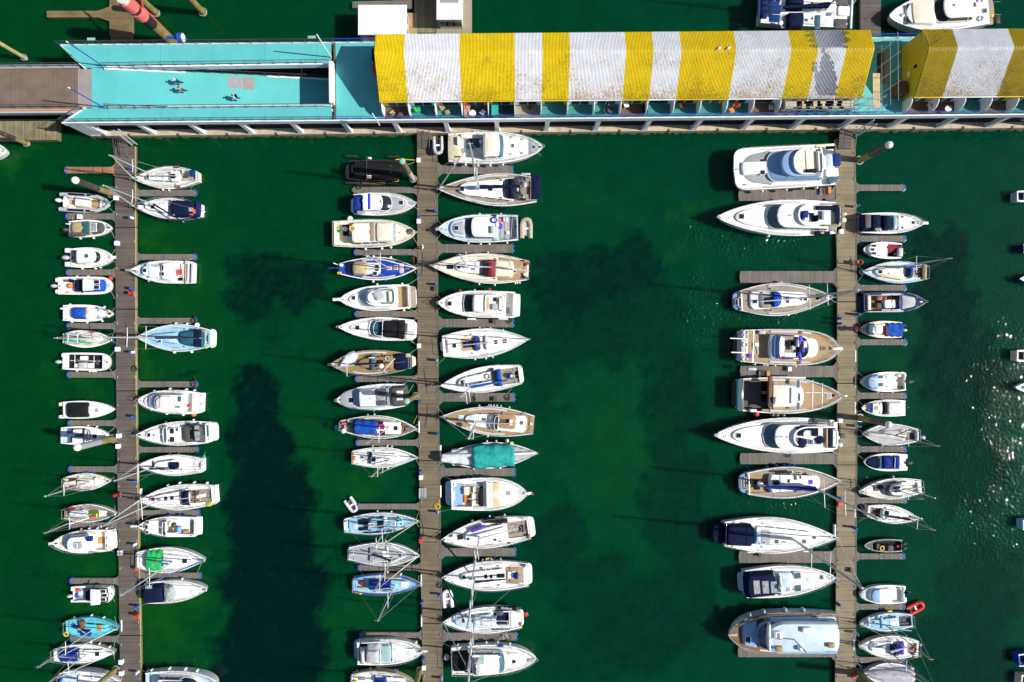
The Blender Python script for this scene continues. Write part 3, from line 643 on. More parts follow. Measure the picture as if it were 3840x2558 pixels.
    geo = n.new('ShaderNodeNewGeometry'); nz = n.new('ShaderNodeTexNoise'); nz.inputs['Scale'].default_value = .35; nz.inputs['Detail'].default_value = 10; nz.inputs['Roughness'].default_value = .65; l.new(geo.outputs['Position'], nz.inputs['Vector'])
    r = n.new('ShaderNodeMapRange'); r.inputs[1].default_value = .3; r.inputs[2].default_value = .7; r.inputs[3].default_value = .84; r.inputs[4].default_value = 1.16; l.new(nz.outputs[0], r.inputs[0])
    sc = n.new('ShaderNodeVectorMath'); sc.operation = 'SCALE'; l.new(base, sc.inputs[0]); l.new(r.outputs[0], sc.inputs['Scale']); l.new(sc.outputs[0], p.inputs['Base Color'])
    p.inputs['Roughness'].default_value = .02; p.inputs['IOR'].default_value = 1.33; p.inputs['Specular IOR Level'].default_value = .3
    p.subsurface_method = 'BURLEY'
    p.inputs['Subsurface Weight'].default_value = 1; p.inputs['Subsurface Radius'].default_value = (1, 1, 1); p.inputs['Subsurface Scale'].default_value = .95
    b1 = n.new('ShaderNodeTexNoise'); b1.inputs['Scale'].default_value = 2.7; b1.inputs['Detail'].default_value = 0; l.new(geo.outputs['Position'], b1.inputs['Vector'])
    b2 = n.new('ShaderNodeTexNoise'); b2.inputs['Scale'].default_value = .5; l.new(geo.outputs['Position'], b2.inputs['Vector'])
    ga = n.new('ShaderNodeAttribute'); ga.attribute_name = 'gust'; gm = n.new('ShaderNodeMath'); gm.operation = 'MULTIPLY'; hm = n.new('ShaderNodeMath'); hm.operation = 'MULTIPLY'; l.new(ga.outputs['Fac'], gm.inputs[0]); l.new(gm.outputs[0], hm.inputs[0]); l.new(b1.outputs[0], hm.inputs[1])
    rr = n.new('ShaderNodeMapRange'); rr.inputs[1].default_value = .4; rr.inputs[2].default_value = .65; rr.inputs[3].default_value = .45; rr.inputs[4].default_value = 1; l.new(b2.outputs[0], rr.inputs[0])
    bu = n.new('ShaderNodeBump'); bu.inputs['Distance'].default_value = .088; l.new(rr.outputs[0], gm.inputs[1]); l.new(hm.outputs[0], bu.inputs['Height']); bu.inputs['Strength'].default_value = 1; l.new(bu.outputs[0], p.inputs['Normal'])
    o.data.materials[0] = m; struct(o)
water()

# ------------------------------------------------------------ pontoons
def pontoon(pts, label, m, cat='pontoon', z=.5):     # pts: native (xl, xr, y) from top to bottom; built as floating sections with timber decks
    r = root('main_pontoon', P('N', (pts[0][0]+pts[0][1])/2, (pts[0][2]+pts[-1][2])/2, 0)); tag(r, label, cat, 'main pontoons'); Lc = r.location
    def xs(y):
        for (a, b, c), (d, e, f) in zip(pts, pts[1:]):
            if c <= y <= f: t = (y-c)/(f-c); return a+(d-a)*t, b+(e-b)*t
        return pts[-1][:2]
    y = pts[0][2]; i = 0
    while y < pts[-1][2]-5:
        y2 = min(pts[-1][2], y+306); a = xs(y+1); b = xs(y2-1); mb = MB(); q = [P('N', a[0], y+1.5, z), P('N', a[1], y+1.5, z), P('N', b[1], y2-1.5, z), P('N', b[0], y2-1.5, z)]
        q = [(p.x-Lc.x, p.y-Lc.y) for p in q]; mb.poly(q, .3, z); sec = mb.build('deck_section', m, r)
        mb = MB()
        for s0, s1, sg in ((1, 2, -1),):
            (ax, ay), (bx, by) = q[s0], q[s1]; mb.poly([(ax, ay), (ax+sg*.13, ay), (bx+sg*.13, by), (bx, by)], .25, z+.035)
        mb.build('edge_beam', 'edgewood' if m == 'planks' else 'planksx', sec)
        mb = MB(); n = 4
        for k in range(n):
            f0, f1 = (k+.12)/n, (k+.88)/n
            g = lambda f, e: (q[0][0]+(q[3][0]-q[0][0])*f+e, q[0][1]+(q[3][1]-q[0][1])*f)
            w = q[1][0]-q[0][0]; mb.poly([g(f0, .15), g(f0, w-.15), g(f1, w-.15), g(f1, .15)], -.35, .3)
        mb.build('float', 'concrete', sec)
        mb = MB()
        for k in range(3):
            f = (k+.5)/3
            for e in (.22, q[1][0]-q[0][0]-.22):
                x, yy = q[0][0]+(q[3][0]-q[0][0])*f+e, q[0][1]+(q[3][1]-q[0][1])*f; mb.tube([(x, yy-.16, z+.1), (x, yy+.16, z+.1)], .03, n=5); mb.cyl((x, yy-.06, z), .03, .1, n=6); mb.cyl((x, yy+.06, z), .03, .1, n=6)
        mb.build('cleat', 'steel', sec); y = y2; i += 1
    return xs
PL = pontoon([(430, 510, 548), (436, 513, 1500), (451, 533, 2575)], 'long grey timber walkway pontoon, leftmost of the three main pontoons', 'planks')
PM = pontoon([(1564, 1640, 503), (1566, 1644, 1400), (1585, 1662, 2575)], 'long grey timber walkway pontoon down the middle of the marina', 'planksmid')
PR = pontoon([(3130, 3207, 520), (3140, 3214, 1000), (3141, 3215, 1600), (3132, 3208, 2575)], 'long pale timber walkway pontoon, rightmost of the three main pontoons', 'plankspale')
FING = []
def finger(fr, xe, ya, yb, side, m='planksx', cap=True):
    """side: 0 left of PL, 1 right of PL, 2 left of PM, 3 right, 4, 5"""
    xe = FR[fr][0]+xe/FR[fr][2]; ya, yb = (FR[fr][1]+q/FR[fr][2] for q in (ya, yb)); yc = (ya+yb)/2; e = (PL, PM, PR)[side//2](yc)[side % 2]; d = -1 if side % 2 == 0 else 1
    z = .46; r = root('finger_pontoon', P('N', (xe+e)/2, yc, 0)); Lc = r.location
    g = lambda x, y: (lambda p: (p.x-Lc.x, p.y-Lc.y))(P('N', x, y, z))
    hb = (yb-ya)*.5; tip = 7 if hb < 14 else 3; e1 = e-d*0
    out = [(e1+d*1, ya-hb*.9), (e1+d*(10 if hb < 14 else 14), ya-2), (e1+d*19, ya), (xe-d*tip, ya), (xe, ya+(hb*.75)), (xe, yb-hb*.75), (xe-d*tip, yb), (e1+d*19, yb), (e1+d*(10 if hb < 14 else 14), yb+2), (e1+d*1, yb+hb*.9)]
    mb = MB(); mb.poly([g(*p) for p in out], .28, z); mb.build('deck', m, r)
    mb = MB(); mb.poly([g(e1+d*22, ya+2), g(xe-d*8, ya+2), g(xe-d*8, yb-2), g(e1+d*22, yb-2)], -.3, .28); mb.build('float', 'concrete', r)
    if cap:
        for p0, p1 in (((xe-d*(tip+3), ya-1.5), (xe+d*1.5, ya+hb*.7)), ((xe-d*(tip+3), yb+1.5), (xe+d*1.5, yb-hb*.7))):
            a, b = g(*p0), g(*p1); mb = MB(); mb.tube([(*a, .38), ((a[0]+b[0])/2+d*.04, (a[1]+b[1])/2, .40), (*b, .38)], .12, n=7); mb.build('corner_fender', 'bluepaint', r, True)
    mb = MB()
    for f in (.12, .5, .9):
        for yy in (ya+3, yb-3):
            p = g(e1+(xe-e1)*f, yy); mb.tube([(p[0]-.14, p[1], z+.09), (p[0]+.14, p[1], z+.09)], .025, n=5); mb.cyl((p[0], p[1], z), .04, .08, n=6)
    mb.build('cleat', 'steel', r); FING.append((r, (xe+e)/2, yc, side, m))
for a in [('L1', 212, 172, 235, 0, 'planksred'), ('L1', 225, 628, 686, 0), ('L1', 230, 1178, 1235, 0), ('L2', 235, 293, 349, 0), ('L2', 238, 770, 826, 0), ('L2', 247, 1245, 1300, 0), ('L3', 300, 468, 535, 0), ('L3', 312, 1128, 1193, 0), ('L4', 442, 345, 412, 0), ('L4', 447, 1028, 1095, 0),
          ('L1', 1508, 398, 458, 1), ('L1', 1508, 1027, 1083, 1), ('L2', 1508, 241, 298, 1), ('L2', 1518, 863, 920, 1), ('L3', 1830, 240, 303, 1), ('L3', 1845, 982, 1045, 1), ('L4', 1992, 283, 350, 1),
          ('M1', 327, 660, 722, 2, 'planksx', False), ('M1', 350, 1300, 1360, 2), ('M2', 357, 675, 735, 2), ('M3', 362, 82, 143, 2), ('M3', 370, 738, 797, 2), ('M4', 378, 135, 192, 2), ('M4', 390, 762, 820, 2), ('M5', 408, 585, 642, 2),
          ('M1', 1980, 440, 525, 3), ('M1', 1985, 1248, 1335, 3), ('M2', 1985, 757, 842, 3), ('M3', 1998, 258, 345, 3), ('M3', 2002, 1027, 1110, 3), ('M4', 2007, 590, 673, 3), ('M5', 2020, 588, 668, 3),
          ('R1', 330, 645, 750, 4, 'planksx', False), ('R2', 343, 145, 258, 4, 'planksx', False), ('R2', 347, 1055, 1163, 4, 'planksx', False), ('R3', 345, 612, 718, 4, 'planksx', False), ('R4', 333, 127, 238, 4, 'planksx', False), ('R4', 325, 1040, 1143, 4, 'planksx', False),
          ('R1', 1932, 595, 655, 5), ('R1', 1937, 1085, 1142, 5), ('R2', 1940, 278, 333, 5), ('R2', 1945, 800, 857, 5), ('R2', 1940, 1312, 1370, 5), ('R3', 1938, 547, 602, 5), ('R3', 1945, 1038, 1093, 5), ('R4', 1930, 148, 203, 5), ('R4', 1930, 632, 685, 5), ('R4', 1928, 1143, 1197, 5)]: finger(*a)

# ------------------------------------------------------------ piles
def pile(fr, base, top, r=.38, m='pileblack', cap='white', label='', zb=0, low=None, mid=None, cone=True, h=None):
    b = P(fr, *base, zb); h = h or height(fr, base, top, zb); rt = root('mooring_pile', (b.x, b.y, 0)); tag(rt, label, 'pile', 'mooring piles'); mb = MB()
    mb.cyl((0, 0, -3), r, 3+h*.45, n=16); mb.build('lower_shaft', low or 'pilewood', rt, True)
    mb = MB(); mb.cyl((0, 0, h*.45-.02), r*.995, h*.55, n=16); mb.build('upper_shaft', m, rt, True)
    if cap: mb = MB(); mb.cyl((0, 0, h), r*1.12, .15, n=16, dome=.35 if cone else .1); mb.build('cap', cap, rt, True)
    mb = MB(); mb.torus((0, 0, .45), r+.12, .06); mb.build('guide_ring', 'steel', rt, True); return rt
pile('L1', (690, 440), (330, 290), label='black round pile with white domed cap, above the grey inflatable on the left pontoon')
pile('L2', (710, 1420), (345, 1507), m='grey', low='pilewood', label='grey and mossy pile with white cap leaning over the pale blue open boat')
pile('L4', (1010, 1400), (700, 1660), m='pilewood', cap=None, r=.32, label='mossy yellow timber pile at the bottom of the left pontoon')
pile('M1', (960, 585), (868, 385), m='pilebrown', low='rope', cap='palegreen', r=.3, cone=False, label='timber pile with pale green cap beside the black covered boat')
pile('M3', (990, 285), (895, 345), m='pilebrown', low='pilewood', cap='palegreen', r=.3, cone=False, label='timber pile with green cap behind the dark canopied motor boat')
pile('M5', (1030, 960), (880, 1230), m='pilewood', cap=None, r=.32, label='mossy timber pile at the bottom of the middle pontoon')
pile('R1', (1475, 370), (1765, 203), label='tall black pile with white cap standing alone right of the right pontoon')
pile('R3', (1480, 272), (1765, 350), cap='white', r=.34, label='dark pile rising behind the grey covered sailing yacht on the right pontoon')
pile('R4', (1465, 1275), (1760, 1480), r=.36, m='pilewood', label='dark mossy pile at the bottom right of the right pontoon')
pile('T1', (1445, 130), (1275, -90), m='pilewood', cap=None, r=.38, label='mossy yellow pile just right of the red banded pile')
pile('T1', (1875, 125), (1690, -80), m='pilewood', cap=None, r=.38, label='mossy yellow pile at the top edge, right of the blue drum')
pile('T1', (240, 540), (-60, 355), m='edgewood', low='edgewood', cap=None, r=.24, label='slim pale timber pile above the brown bridge')
pile('T1', (262, 1325), (-40, 1185), m='pileblack', cap=None, r=.27, label='mossy green pile on the lower left landing stage')
def red_pile():
    b = P('T1', 1590, 395, 0); h = height('T1', (1590, 395), (1090, 15), 0); r = root('banded_pile', b); tag(r, 'very tall dark pile with two red ribbed bands and white cap behind the turquoise ramp', 'pile')
    for nm, a, c, m, rr in (('lower_shaft', -.3, .45, 'pilewood', .58), ('middle_shaft', .44, .62, 'rubber', .60), ('neck', .74, .80, 'rubber', .62), ('head', .96, 1.0, 'white_dirty', .62)):
        mb = MB(); mb.cyl((0, 0, h*a), rr, h*(c-a), n=18); mb.build(nm, m, r, True)
    for a, c in ((.62, .75), (.80, .96)):
        mb = MB(); n = 5
        for k in range(n):
            z = h*(a+(c-a)*k/n); dz = h*(c-a)/n; ring = lambda q, zz: [(q*cos(2*pi*i/18), q*sin(2*pi*i/18), zz) for i in range(18)]
            mb.rings([ring(.70, z), ring(.76, z+dz*.3), ring(.76, z+dz*.7), ring(.70, z+dz)])
        mb.build('red_band', 'pink', r, True)
    mb = MB(); mb.tube([(.35, .4, h*.1), (.55, .55, h*.7)], .10); mb.tube([(.5, .5, h*.72), (1.6, 2.4, h*1.02)], .10); mb.tube([(.7, .3, h*.74), (2.1, 2.1, h*1.02)], .09); mb.build('brace', 'pink', r)
red_pile()

# ------------------------------------------------------------ the terrace deck on columns
TH = radians(.5)
DZ = 5.5
def R2(u, v): return (u*cos(TH)-v*sin(TH), u*sin(TH)+v*cos(TH))
def uv(fr, x, y, z):
    p = P(fr, x, y, z); return (p.x*cos(TH)+p.y*sin(TH), -p.x*sin(TH)+p.y*cos(TH))
def grp(name, label, cat, group=None, kind=None):
    r = root(name, (0, 0, 0), TH); tag(r, label, cat, group, kind); return r
VS, VN = 25.95, 35.2; VI, VO = 27.7, 32.45        # south edge, north edge, inner edges of the two arms
X0 = uv('T1', 575, 1150, DZ)[0]; XR0 = uv('T1', 840, 700, DZ)[0]; XR1 = uv('N', 1243, 400, DZ)[0]; XE = 68
XC = uv('T1', 790, 1150, DZ)[0]; XD = uv('N', 392, 522, .9)[0]
T = grp('terrace_deck', 'turquoise deck on white concrete columns with sloping central ramp running the width of the view', 'deck')
mb = MB()
mb.poly([(X0, VS), (XD+1, VS), (XD+1, VI), (XC, VI)], DZ-.2, DZ); mb.poly([(XD+1.004, VS), (XR1, VS), (XR1, VI), (XD+1.004, VI)], DZ-.2, DZ-.002)
mb.build('south_arm', 'tealdeck', T)
mb = MB(); mb.poly([(X0-.2, VN), (XC, VO), (XR1, VO+.15), (XR1, VN)], DZ-.2, DZ); mb.build('north_arm', 'tealdeck', T)
HX0, HX1, HV0, HV1 = uv('T4', 1000, 600, DZ)[0], uv('T4', 1125, 600, DZ)[0], uv('T4', 1000, 775, DZ)[1], uv('T4', 1000, 455, DZ)[1]
mb = MB(); mb.poly([(XR1+.35, VS), (HX0, VS), (HX0, VN), (XR1+.35, VN)], DZ-.2, DZ); mb.poly([(HX1, VS), (XE, VS), (XE, VN), (HX1, VN)], DZ-.2, DZ); mb.poly([(HX0, VS), (HX1, VS), (HX1, HV0), (HX0, HV0)], DZ-.2, DZ); mb.poly([(HX0, HV1), (HX1, HV1), (HX1, VN), (HX0, VN)], DZ-.2, DZ)
mb.build('main_floor', 'tealdeck', T)
for i in range(11):
    x = XR0+2+i*6.1+(3 if i > 5 else 0)
    for v0, v1 in ((VS+.1, VI-.2), (VO+.3, VN-.1)):
        if x < XR1 or v0 < VI-.5: mb = MB(); mb.box((x, v0, DZ), (x+.035, min(v1, 27.55), DZ+.006) if v0 < VI else (x+.035, v1, DZ+.006)); mb.build('expansion_joint', 'darkteal', T)
mb = MB(); mb.box((XR1+.3, VS+.1, DZ-.05), (XR1+.55, VN-.1, DZ+.012)); mb.build('joint_strip', 'brown', T)
# ramp descending to the right
RZ = 2.4; RX1 = XR1+6; mb = MB(); a = [(XR0, VI+.02), (XR0, VO-.05)]; zz = lambda x: DZ-4.1*(max(0, x-XR0-1)/(XR1-XR0-1))**1.15
n = 12; vs = []; fs = []
for i in range(n+1):
    x = XR0+(RX1-XR0)*i/n; vs += [(x, VI+.02, zz(x)), (x, VO-.02, zz(x)), (x, VI+.02, zz(x)-.25), (x, VO-.02, zz(x)-.25)]
for i in range(n): b = i*4; fs += [(b, b+4, b+5, b+1), (b+2, b+3, b+7, b+6), (b, b+2, b+6, b+4), (b+1, b+5, b+7, b+3)]
mb.add(vs, fs); mb.build('ramp', 'tealdeck', T)
mb = MB(); mb.add([(x, v, zz(x)+e) for x in (XR0+1.6, RX1) for v in (VO-.25, VO-.02) for e in (-.2, .22)], [(1, 5, 7, 3), (0, 4, 5, 1), (2, 3, 7, 6), (0, 1, 3, 2), (4, 6, 7, 5)]); mb.add([(x, v, zz(x)+e) for x in (XR0+1.6, RX1) for v in (VI+.0, VI+.2) for e in (-.2, .22)], [(1, 5, 7, 3), (0, 4, 5, 1), (2, 3, 7, 6), (0, 1, 3, 2), (4, 6, 7, 5)]); mb.build('ramp_kerb', 'whitewall', T)
def patch(x0, y0, x1, y1, m, e):
    p0, p1 = uv('T1', x0, y0, 4.5), uv('T1', x1, y1, 4.5); mb = MB(); vs = [(x, v, zz(x)+e) for x in (p0[0], p1[0]) for v in (p1[1], p0[1])]; mb.add(vs, [(0, 2, 3, 1)]); mb.build('worn_patch', m, T)
patch(2058, 672, 2195, 783, 'grey', .006); patch(2197, 672, 2297, 787, 'bridgeplate', .007)
# fascias, beams, kerbs
def wallbox(x0, v0, x1, v1, z0, z1, w, nm, m, par, side=1):
    d = Vector((x1-x0, v1-v0)); d.normalize(); nn = Vector((-d.y, d.x))*w*side; mb = MB(); mb.poly([(x0, v0), (x1, v1), (x1+nn.x, v1+nn.y), (x0+nn.x, v0+nn.y)], z0, z1); return mb.build(nm, m, par)
wallbox(X0+.02, VS-.02, XE, VS-.02, 4.7, DZ+.14, .14, 'fascia', 'whitewall', T)
wallbox(X0-.2, VN+.02, XE, VN+.02, 4.7, DZ+.14, .16, 'fascia', 'whitewall', T, -1)
wallbox(X0+.0, VS-.03, XC, VI, 4.7, DZ+.12, .15, 'fascia', 'whitewall', T, 1)
wallbox(X0-.2, VN+.02, XC, VO, 4.7, DZ+.12, .15, 'fascia', 'whitewall', T, -1)
wallbox(XR0+2, VI-.02, XR1, VI-.02, 4.7, DZ+.16, .2, 'fascia', 'whitewall', T, 1)
wallbox(XR0+1.5, VO-.05, XR1, VO+.12, 4.6, DZ+.13, .2, 'fascia', 'whitewall', T, 1)
wallbox(XR1-.02, VI+.1, XR1-.02, VO+.15, 4.3, DZ+.95, .45, 'cross_beam', 'whitewall', T, -1)
mb = MB(); mb.box((X0+.3, VS+1.2, 4.72), (XE, VS+1.5, DZ-.2)); mb.box((XR1+1, VN-1.4, 4.5), (XE, VN-1.1, DZ-.2)); mb.build('under_beam', 'whitewall', T)
# quay shelf at water level and the row of slanting columns
QX0 = uv('T1', 830, 1290, .9)[0]
mb = MB(); mb.poly([(QX0, VS-.1), (XE, VS-.1), (XE, VN), (QX0+3, VN)], -2, .85); mb.build('quay_shelf', 'concrete', T)
mb = MB(); mb.poly([(QX0+1, VS+.62), (XE, VS+.62), (XE, VN-1), (QX0+4, VN-1)], .85, .9); mb.build('lower_walkway_shade', 'dark_shade_floor', T)  # dark slab paints the deck's shade onto the lower walkway
mb = MB(); rnd.seed(3); x = QX0
while x < XE: w = rnd.uniform(.4, 1.6); mb.sphere((x, VS-.12, .05), rnd.uniform(.12, .3), n=7, m=4, sx=w*2.2, sy=1, sz=.8); x += w
mb.build('weed_growth', 'algae', T, True)
mb = MB(); mb.poly([(QX0+4, VN-.9), (XE, VN-.9), (XE, VN-.7), (QX0+4, VN-.7)], .85, 4.8); mb.build('back_wall', 'charcoal', T)  # charcoal colour puts the under-deck shade on this wall
k = 0; CX = []
while True:
    x = XD+6.075*k; k += 1
    if x > 66: break
    CX.append(x); mb = MB(); w0, w1 = .26, .25
    mb.rings([[(x-.42, VS-.05, .85), (x+.35, VS-.05, .85), (x+.35, VS+.5, .85), (x-.42, VS+.5, .85)], [(x-w1, VS-.0, 1.5), (x+w1, VS-.0, 1.5), (x+w1, VS+.4, 1.5), (x-w1, VS+.4, 1.5)],
              [(x-w1, VS+.02, 4.3), (x+w1, VS+.02, 4.3), (x+w1, VS+.55, 4.3), (x-w1, VS+.55, 4.3)], [(x-.5, VS+.02, 4.72), (x+.5, VS+.02, 4.72), (x+.5, VS+1.5, 4.72), (x-.5, VS+1.5, 4.72)]])
    mb.build('column', 'whitewall', T)
    mb = MB(); mb.box((x-.16, VN-.6, .85), (x+.16, VN-.15, 4.7)); 
    if x > X0: mb.build('column', 'whitewall', T)
    mb = MB(); mb.box((x+2.9, VS-.13, .05), (x+3.12, VS+.12, .95)); mb.build('fender_post', 'brown', T)
mb = MB(); mb.poly([(X0+.1, VS+.0), (CX[0]-.2, VS+.0), (CX[0]-.2, VS+.25), (X0+.3, VS+.25)], -1, 4.72); mb.build('end_wall', 'whitewall', T)
def railing(pts, m, nm='railing', h=1.1, sp=1.55, par=None, z=None, mid=(.35, .7)):
    mb = MB()
    for a, b in zip(pts, pts[1:]):
        a, b = Vector(a), Vector(b); L_ = (b-a).length; n = max(1, int(L_/sp)); up = Vector((0, 0, h))
        mb.tube([a+up, b+up], .035, n=5)
        for q in mid: mb.tube([a+up*q, b+up*q], .014, n=4)
        for i in range(n+1): p = a+(b-a)*i/n; mb.tube([p, p+up], .03, n=4)
    return mb.build(nm, m, par or T)
z = DZ+.13
railing([(X0+.2, VS+.15, z), (XR1+.4, VS+.15, z)], 'darkmetal'); railing([(XR1+.5, VS+.15, z), (XE, VS+.15, z)], 'bluepaint')
railing([(X0-.1, VN-.1, z), (XR1+.4, VN-.1, z)], 'darkmetal'); railing([(XR1+.5, VN-.1, z), (XR1+7, VN-.1, z)], 'bluepaint'); railing([(40.5, VN-.1, z), (XE, VN-.1, z)], 'bluepaint')
railing([(XR0+2.1, VI-.1, z), (XR1, VI-.1, z)], 'darkmetal'); railing([(XR0+1.8, VO+.1, z), (XR1, VO+.25, z)], 'darkmetal')
railing([(XR0+2, VO-.12, zz(XR0+2)+.2), (XR1+1, VO-.12, zz(XR1+1)+.2)], 'darkmetal'); railing([(XR0+2, VI+.1, zz(XR0+2)+.2), (XR1+1, VI+.1, zz(XR1+1)+.2)], 'darkmetal')
railing([(X0+.2, VS+.15, z), (XC-.1, VI-.2, z)], 'darkmetal'); railing([(X0-.1, VN-.1, z), (XC-.1, VO+.2, z)], 'darkmetal')
railing([(HX0, HV1+.5, DZ), (HX1+.7, HV1+.5, DZ), (HX1+.7, HV0-.3, DZ)], 'darkmetal')
railing([(X0+6, VS+.9, .85), (QX0+60, VS+.9, .85), (XE, VS+.9, .85)], 'darkmetal', 'lower_railing', 1.1, 1.5)
mb = MB(); mb.poly([(HX0+.02, HV0+.02), (HX1-.02, HV0+.02), (HX1-.02, HV1-.02), (HX0+.02, HV1-.02)], 2.2, 2.4); mb.box((HX1-.5, HV0, 2.4), (HX1-.02, HV1, DZ-.2)); mb.build('stairwell_floor', 'bridgeplate', T)
mb = MB()
for fx in (.16, .5, .84): pass
for x, v in ((uv('T1', 865, 385, z)[0], VN), (uv('T2', 525, 362, z)[0], VN)):
    mb = MB(); mb.box((x-.45, v+.1, z+.55), (x+.45, v+.45, z+.62)); mb.build('notice_board', 'paleglass', T)

# bridge from the shore
Bm = grp('access_bridge', 'brown surfaced bridge with dark railings joining the turquoise ramp from the left edge', 'bridge')
bx1 = uv('T1', 712, 700, DZ)[0]
mb = MB(); mb.poly([(-75, VI+.1), (bx1, VI+.0), (bx1, VO-.1), (-75, VO-.0)], DZ-.35, DZ-.01); mb.build('roadway', 'bridge', Bm)
mb = MB(); mb.poly([(bx1+.03, VI+.1), (XR0-.03, VI+.1), (XR0-.03, VO-.15), (bx1+.03, VO-.15)], DZ-.3, DZ+.015); mb.build('hinge_plate', 'bridgeplate', Bm)
mb = MB(); mb.box((-75, VI-.45, 4.6), (bx1, VI+.08, DZ-.05)); mb.box((-75, VO, 4.6), (bx1, VO+.45, DZ-.05)); mb.build('side_girder', 'grey', Bm)
railing([(-75, VI+.15, DZ), (bx1+.4, VI+.15, DZ)], 'darkmetal', par=Bm, sp=1.8); railing([(-75, VO+.2, DZ), (bx1+.3, VO+.2, DZ)], 'darkmetal', par=Bm, sp=1.8)
mb = MB(); mb.tube([(-75, VI-.15, DZ+.15), (bx1-.8, VI-.25, DZ+.15), (bx1+.4, VI-.8, DZ-.4), (bx1+1.3, VI-1.7, 3.6)], .055); mb.build('orange_pipe', 'orange', Bm, True)
mb = MB(); mb.tube([(-75, VI-.35, DZ+.05), (bx1-.6, VI-.45, DZ+.05), (bx1+.2, VI-1.1, DZ-.5)], .11); mb.build('grey_pipe', 'alu', Bm, True)
def slab(fr, pts, z0, z1, nm, m, label, cat, group=None):
    q = [P(fr, x, y, z1) for x, y in pts]; mb = MB(); mb.poly([(p.x, p.y) for p in q], z0, z1); o = mb.build(nm, m); tag(o, label, cat, group); return recenter(o)
slab('T1', [(-300, 1095), (522, 1095), (522, 1285), (-300, 1285)], .1, 1.0, 'landing_stage', 'planksold', 'weathered timber landing stage below the brown bridge at the left edge', 'landing stage')
slab('T1', [(1005, -150), (1212, -150), (1212, 372), (1020, 372), (1005, 310), (1005, 195), (900, 160), (428, 160), (428, 100), (900, 100), (1005, 60)], -.3, .5, 'timber_pontoon', 'planksyellow', 'mossy yellow timber pontoon with side finger above the turquoise ramp', 'pontoon')
slab('T4', [(850, -120), (1040, -120), (1036, 330), (850, 330)], -.3, .5, 'timber_pontoon', 'planks', 'timber pontoon between the catamaran and the white motor yacht at the top', 'pontoon')
slab('T2', [(885, 15), (1440, 0), (1440, 80), (885, 72)], -.3, .5, 'timber_pontoon', 'planksx', 'grey timber pontoon behind the white flat roofed houseboat', 'pontoon')
slab('T2', [(1455, -60), (1655, -60), (1650, 300), (1450, 300)], -.3, .55, 'timber_pontoon', 'planksold', 'dark shaded timber pontoon between the two houseboats', 'pontoon')
tr = root('trellis_gantry', P('T1', 720, -20, 0)); tag(tr, 'dark lattice gantry crossing the mossy pontoon at the top left corner', 'gantry')
for j, v in enumerate((0, 1.2)):
    mb = MB(); mb.tube([(-8, v, 6), (6, v, 6)], .10); mb.tube([(-8, v, 7.4), (6, v, 7.4)], .10)
    for i in range(9): mb.tube([(-8+i*1.6, v, 6+1.4*(i % 2)), (-6.4+i*1.6, v, 6+1.4*((i+1) % 2))], .06)
    mb.tube([(6, v, -2), (6, v, 7.4)], .15); mb.tube([(-8, v, -2), (-8, v, 7.4)], .15); mb.build('lattice_frame', 'darkmetal', tr)
tr.location.y += 2.4
# blue drum with white end by the banded pile
bd = root('blue_drum', P('T1', 1690, 385, 4.6)); tag(bd, 'bright blue ribbed drum with white end on the back edge of the turquoise deck', 'drum')
mb = MB(); mb.tube([(-.3, .15, .8), (.25, .15, .8)], .55, n=14); mb.build('drum', 'bluepaint', bd, True)
mb = MB(); mb.tube([(.26, .15, .8), (.31, .15, .8)], .5, n=14); mb.build('end_plate', 'white', bd, True)
mb = MB(); mb.tube([(-1.7, .2, .8), (-.3, .2, .8)], .2, n=8); mb.build('pipe', 'bluepaint', bd, True)
mb = MB(); mb.box((-.2, -.2, 0), (.3, .6, .4)); mb.build('bracket', 'bluepaint', bd)
# lamp posts
for fr, b, t_, lab in (('T2', (692, 527), (565, 330), 'slim white lamp post at the corner of the ramp opening'), ('T1', (935, 600), (632, 382), 'blue and white lamp post at the upper side of the bridge end'), ('T1', (940, 982), (648, 805), 'blue and white lamp post at the lower side of the bridge end'), ('T2', (1135, 1150), (1075, 1050), 'short white lamp post on the front rail before the yellow building')):
    p = P(fr, *b, DZ); h = height(fr, b, t_, DZ)-DZ; r = root('lamp_post', p); tag(r, lab, 'lamp post', 'lamp posts on the deck'); h = max(2.5, min(h, 6.5))
    mb = MB(); mb.tube([(0, 0, 0), (0, 0, h)], .07, n=8); mb.build('post', 'white' if 'slim' in lab or 'short' in lab else 'bluepaint', r, True)
    mb = MB(); mb.cyl((0, 0, h), .06, .3, dome=.05); mb.build('lantern', 'white', r, True)
# gangways from the deck to the pontoons
for fr, x0, x1, y0, y1, lab in (('T1', 1072, 1180, 1272, 1448, 'timber gangway from the quay onto the left pontoon'), ('T2', 1490, 1600, 1215, 1370, 'timber gangway from the quay onto the middle pontoon'), ('T4', 662, 770, 1185, 1372, 'timber gangway from the quay onto the right pontoon')):
    a, b = P(fr, x0, y0, 1.1), P(fr, x1, y1, .7); r = root('gangway', ((a.x+b.x)/2, (a.y+b.y)/2, .55)); tag(r, lab, 'gangway', 'gangways'); w = abs(b.x-a.x)/2; l_ = abs(a.y-b.y)/2; mb = MB()
    mb.add([(-w, l_, .6), (w, l_, .6), (w, -l_, .03), (-w, -l_, .03), (-w, l_, .45), (w, l_, .45), (w, -l_, -.03), (-w, -l_, -.03)], [(3, 2, 1, 0), (4, 5, 6, 7), (0, 4, 7, 3), (1, 2, 6, 5), (0, 1, 5, 4), (2, 3, 7, 6)]); mb.build('walkway', 'planks', r)
    for sx in (-w, w): railing([(sx, l_, .6), (sx, -l_, .05)], 'darkmetal', 'handrail', 1.0, .9, r)
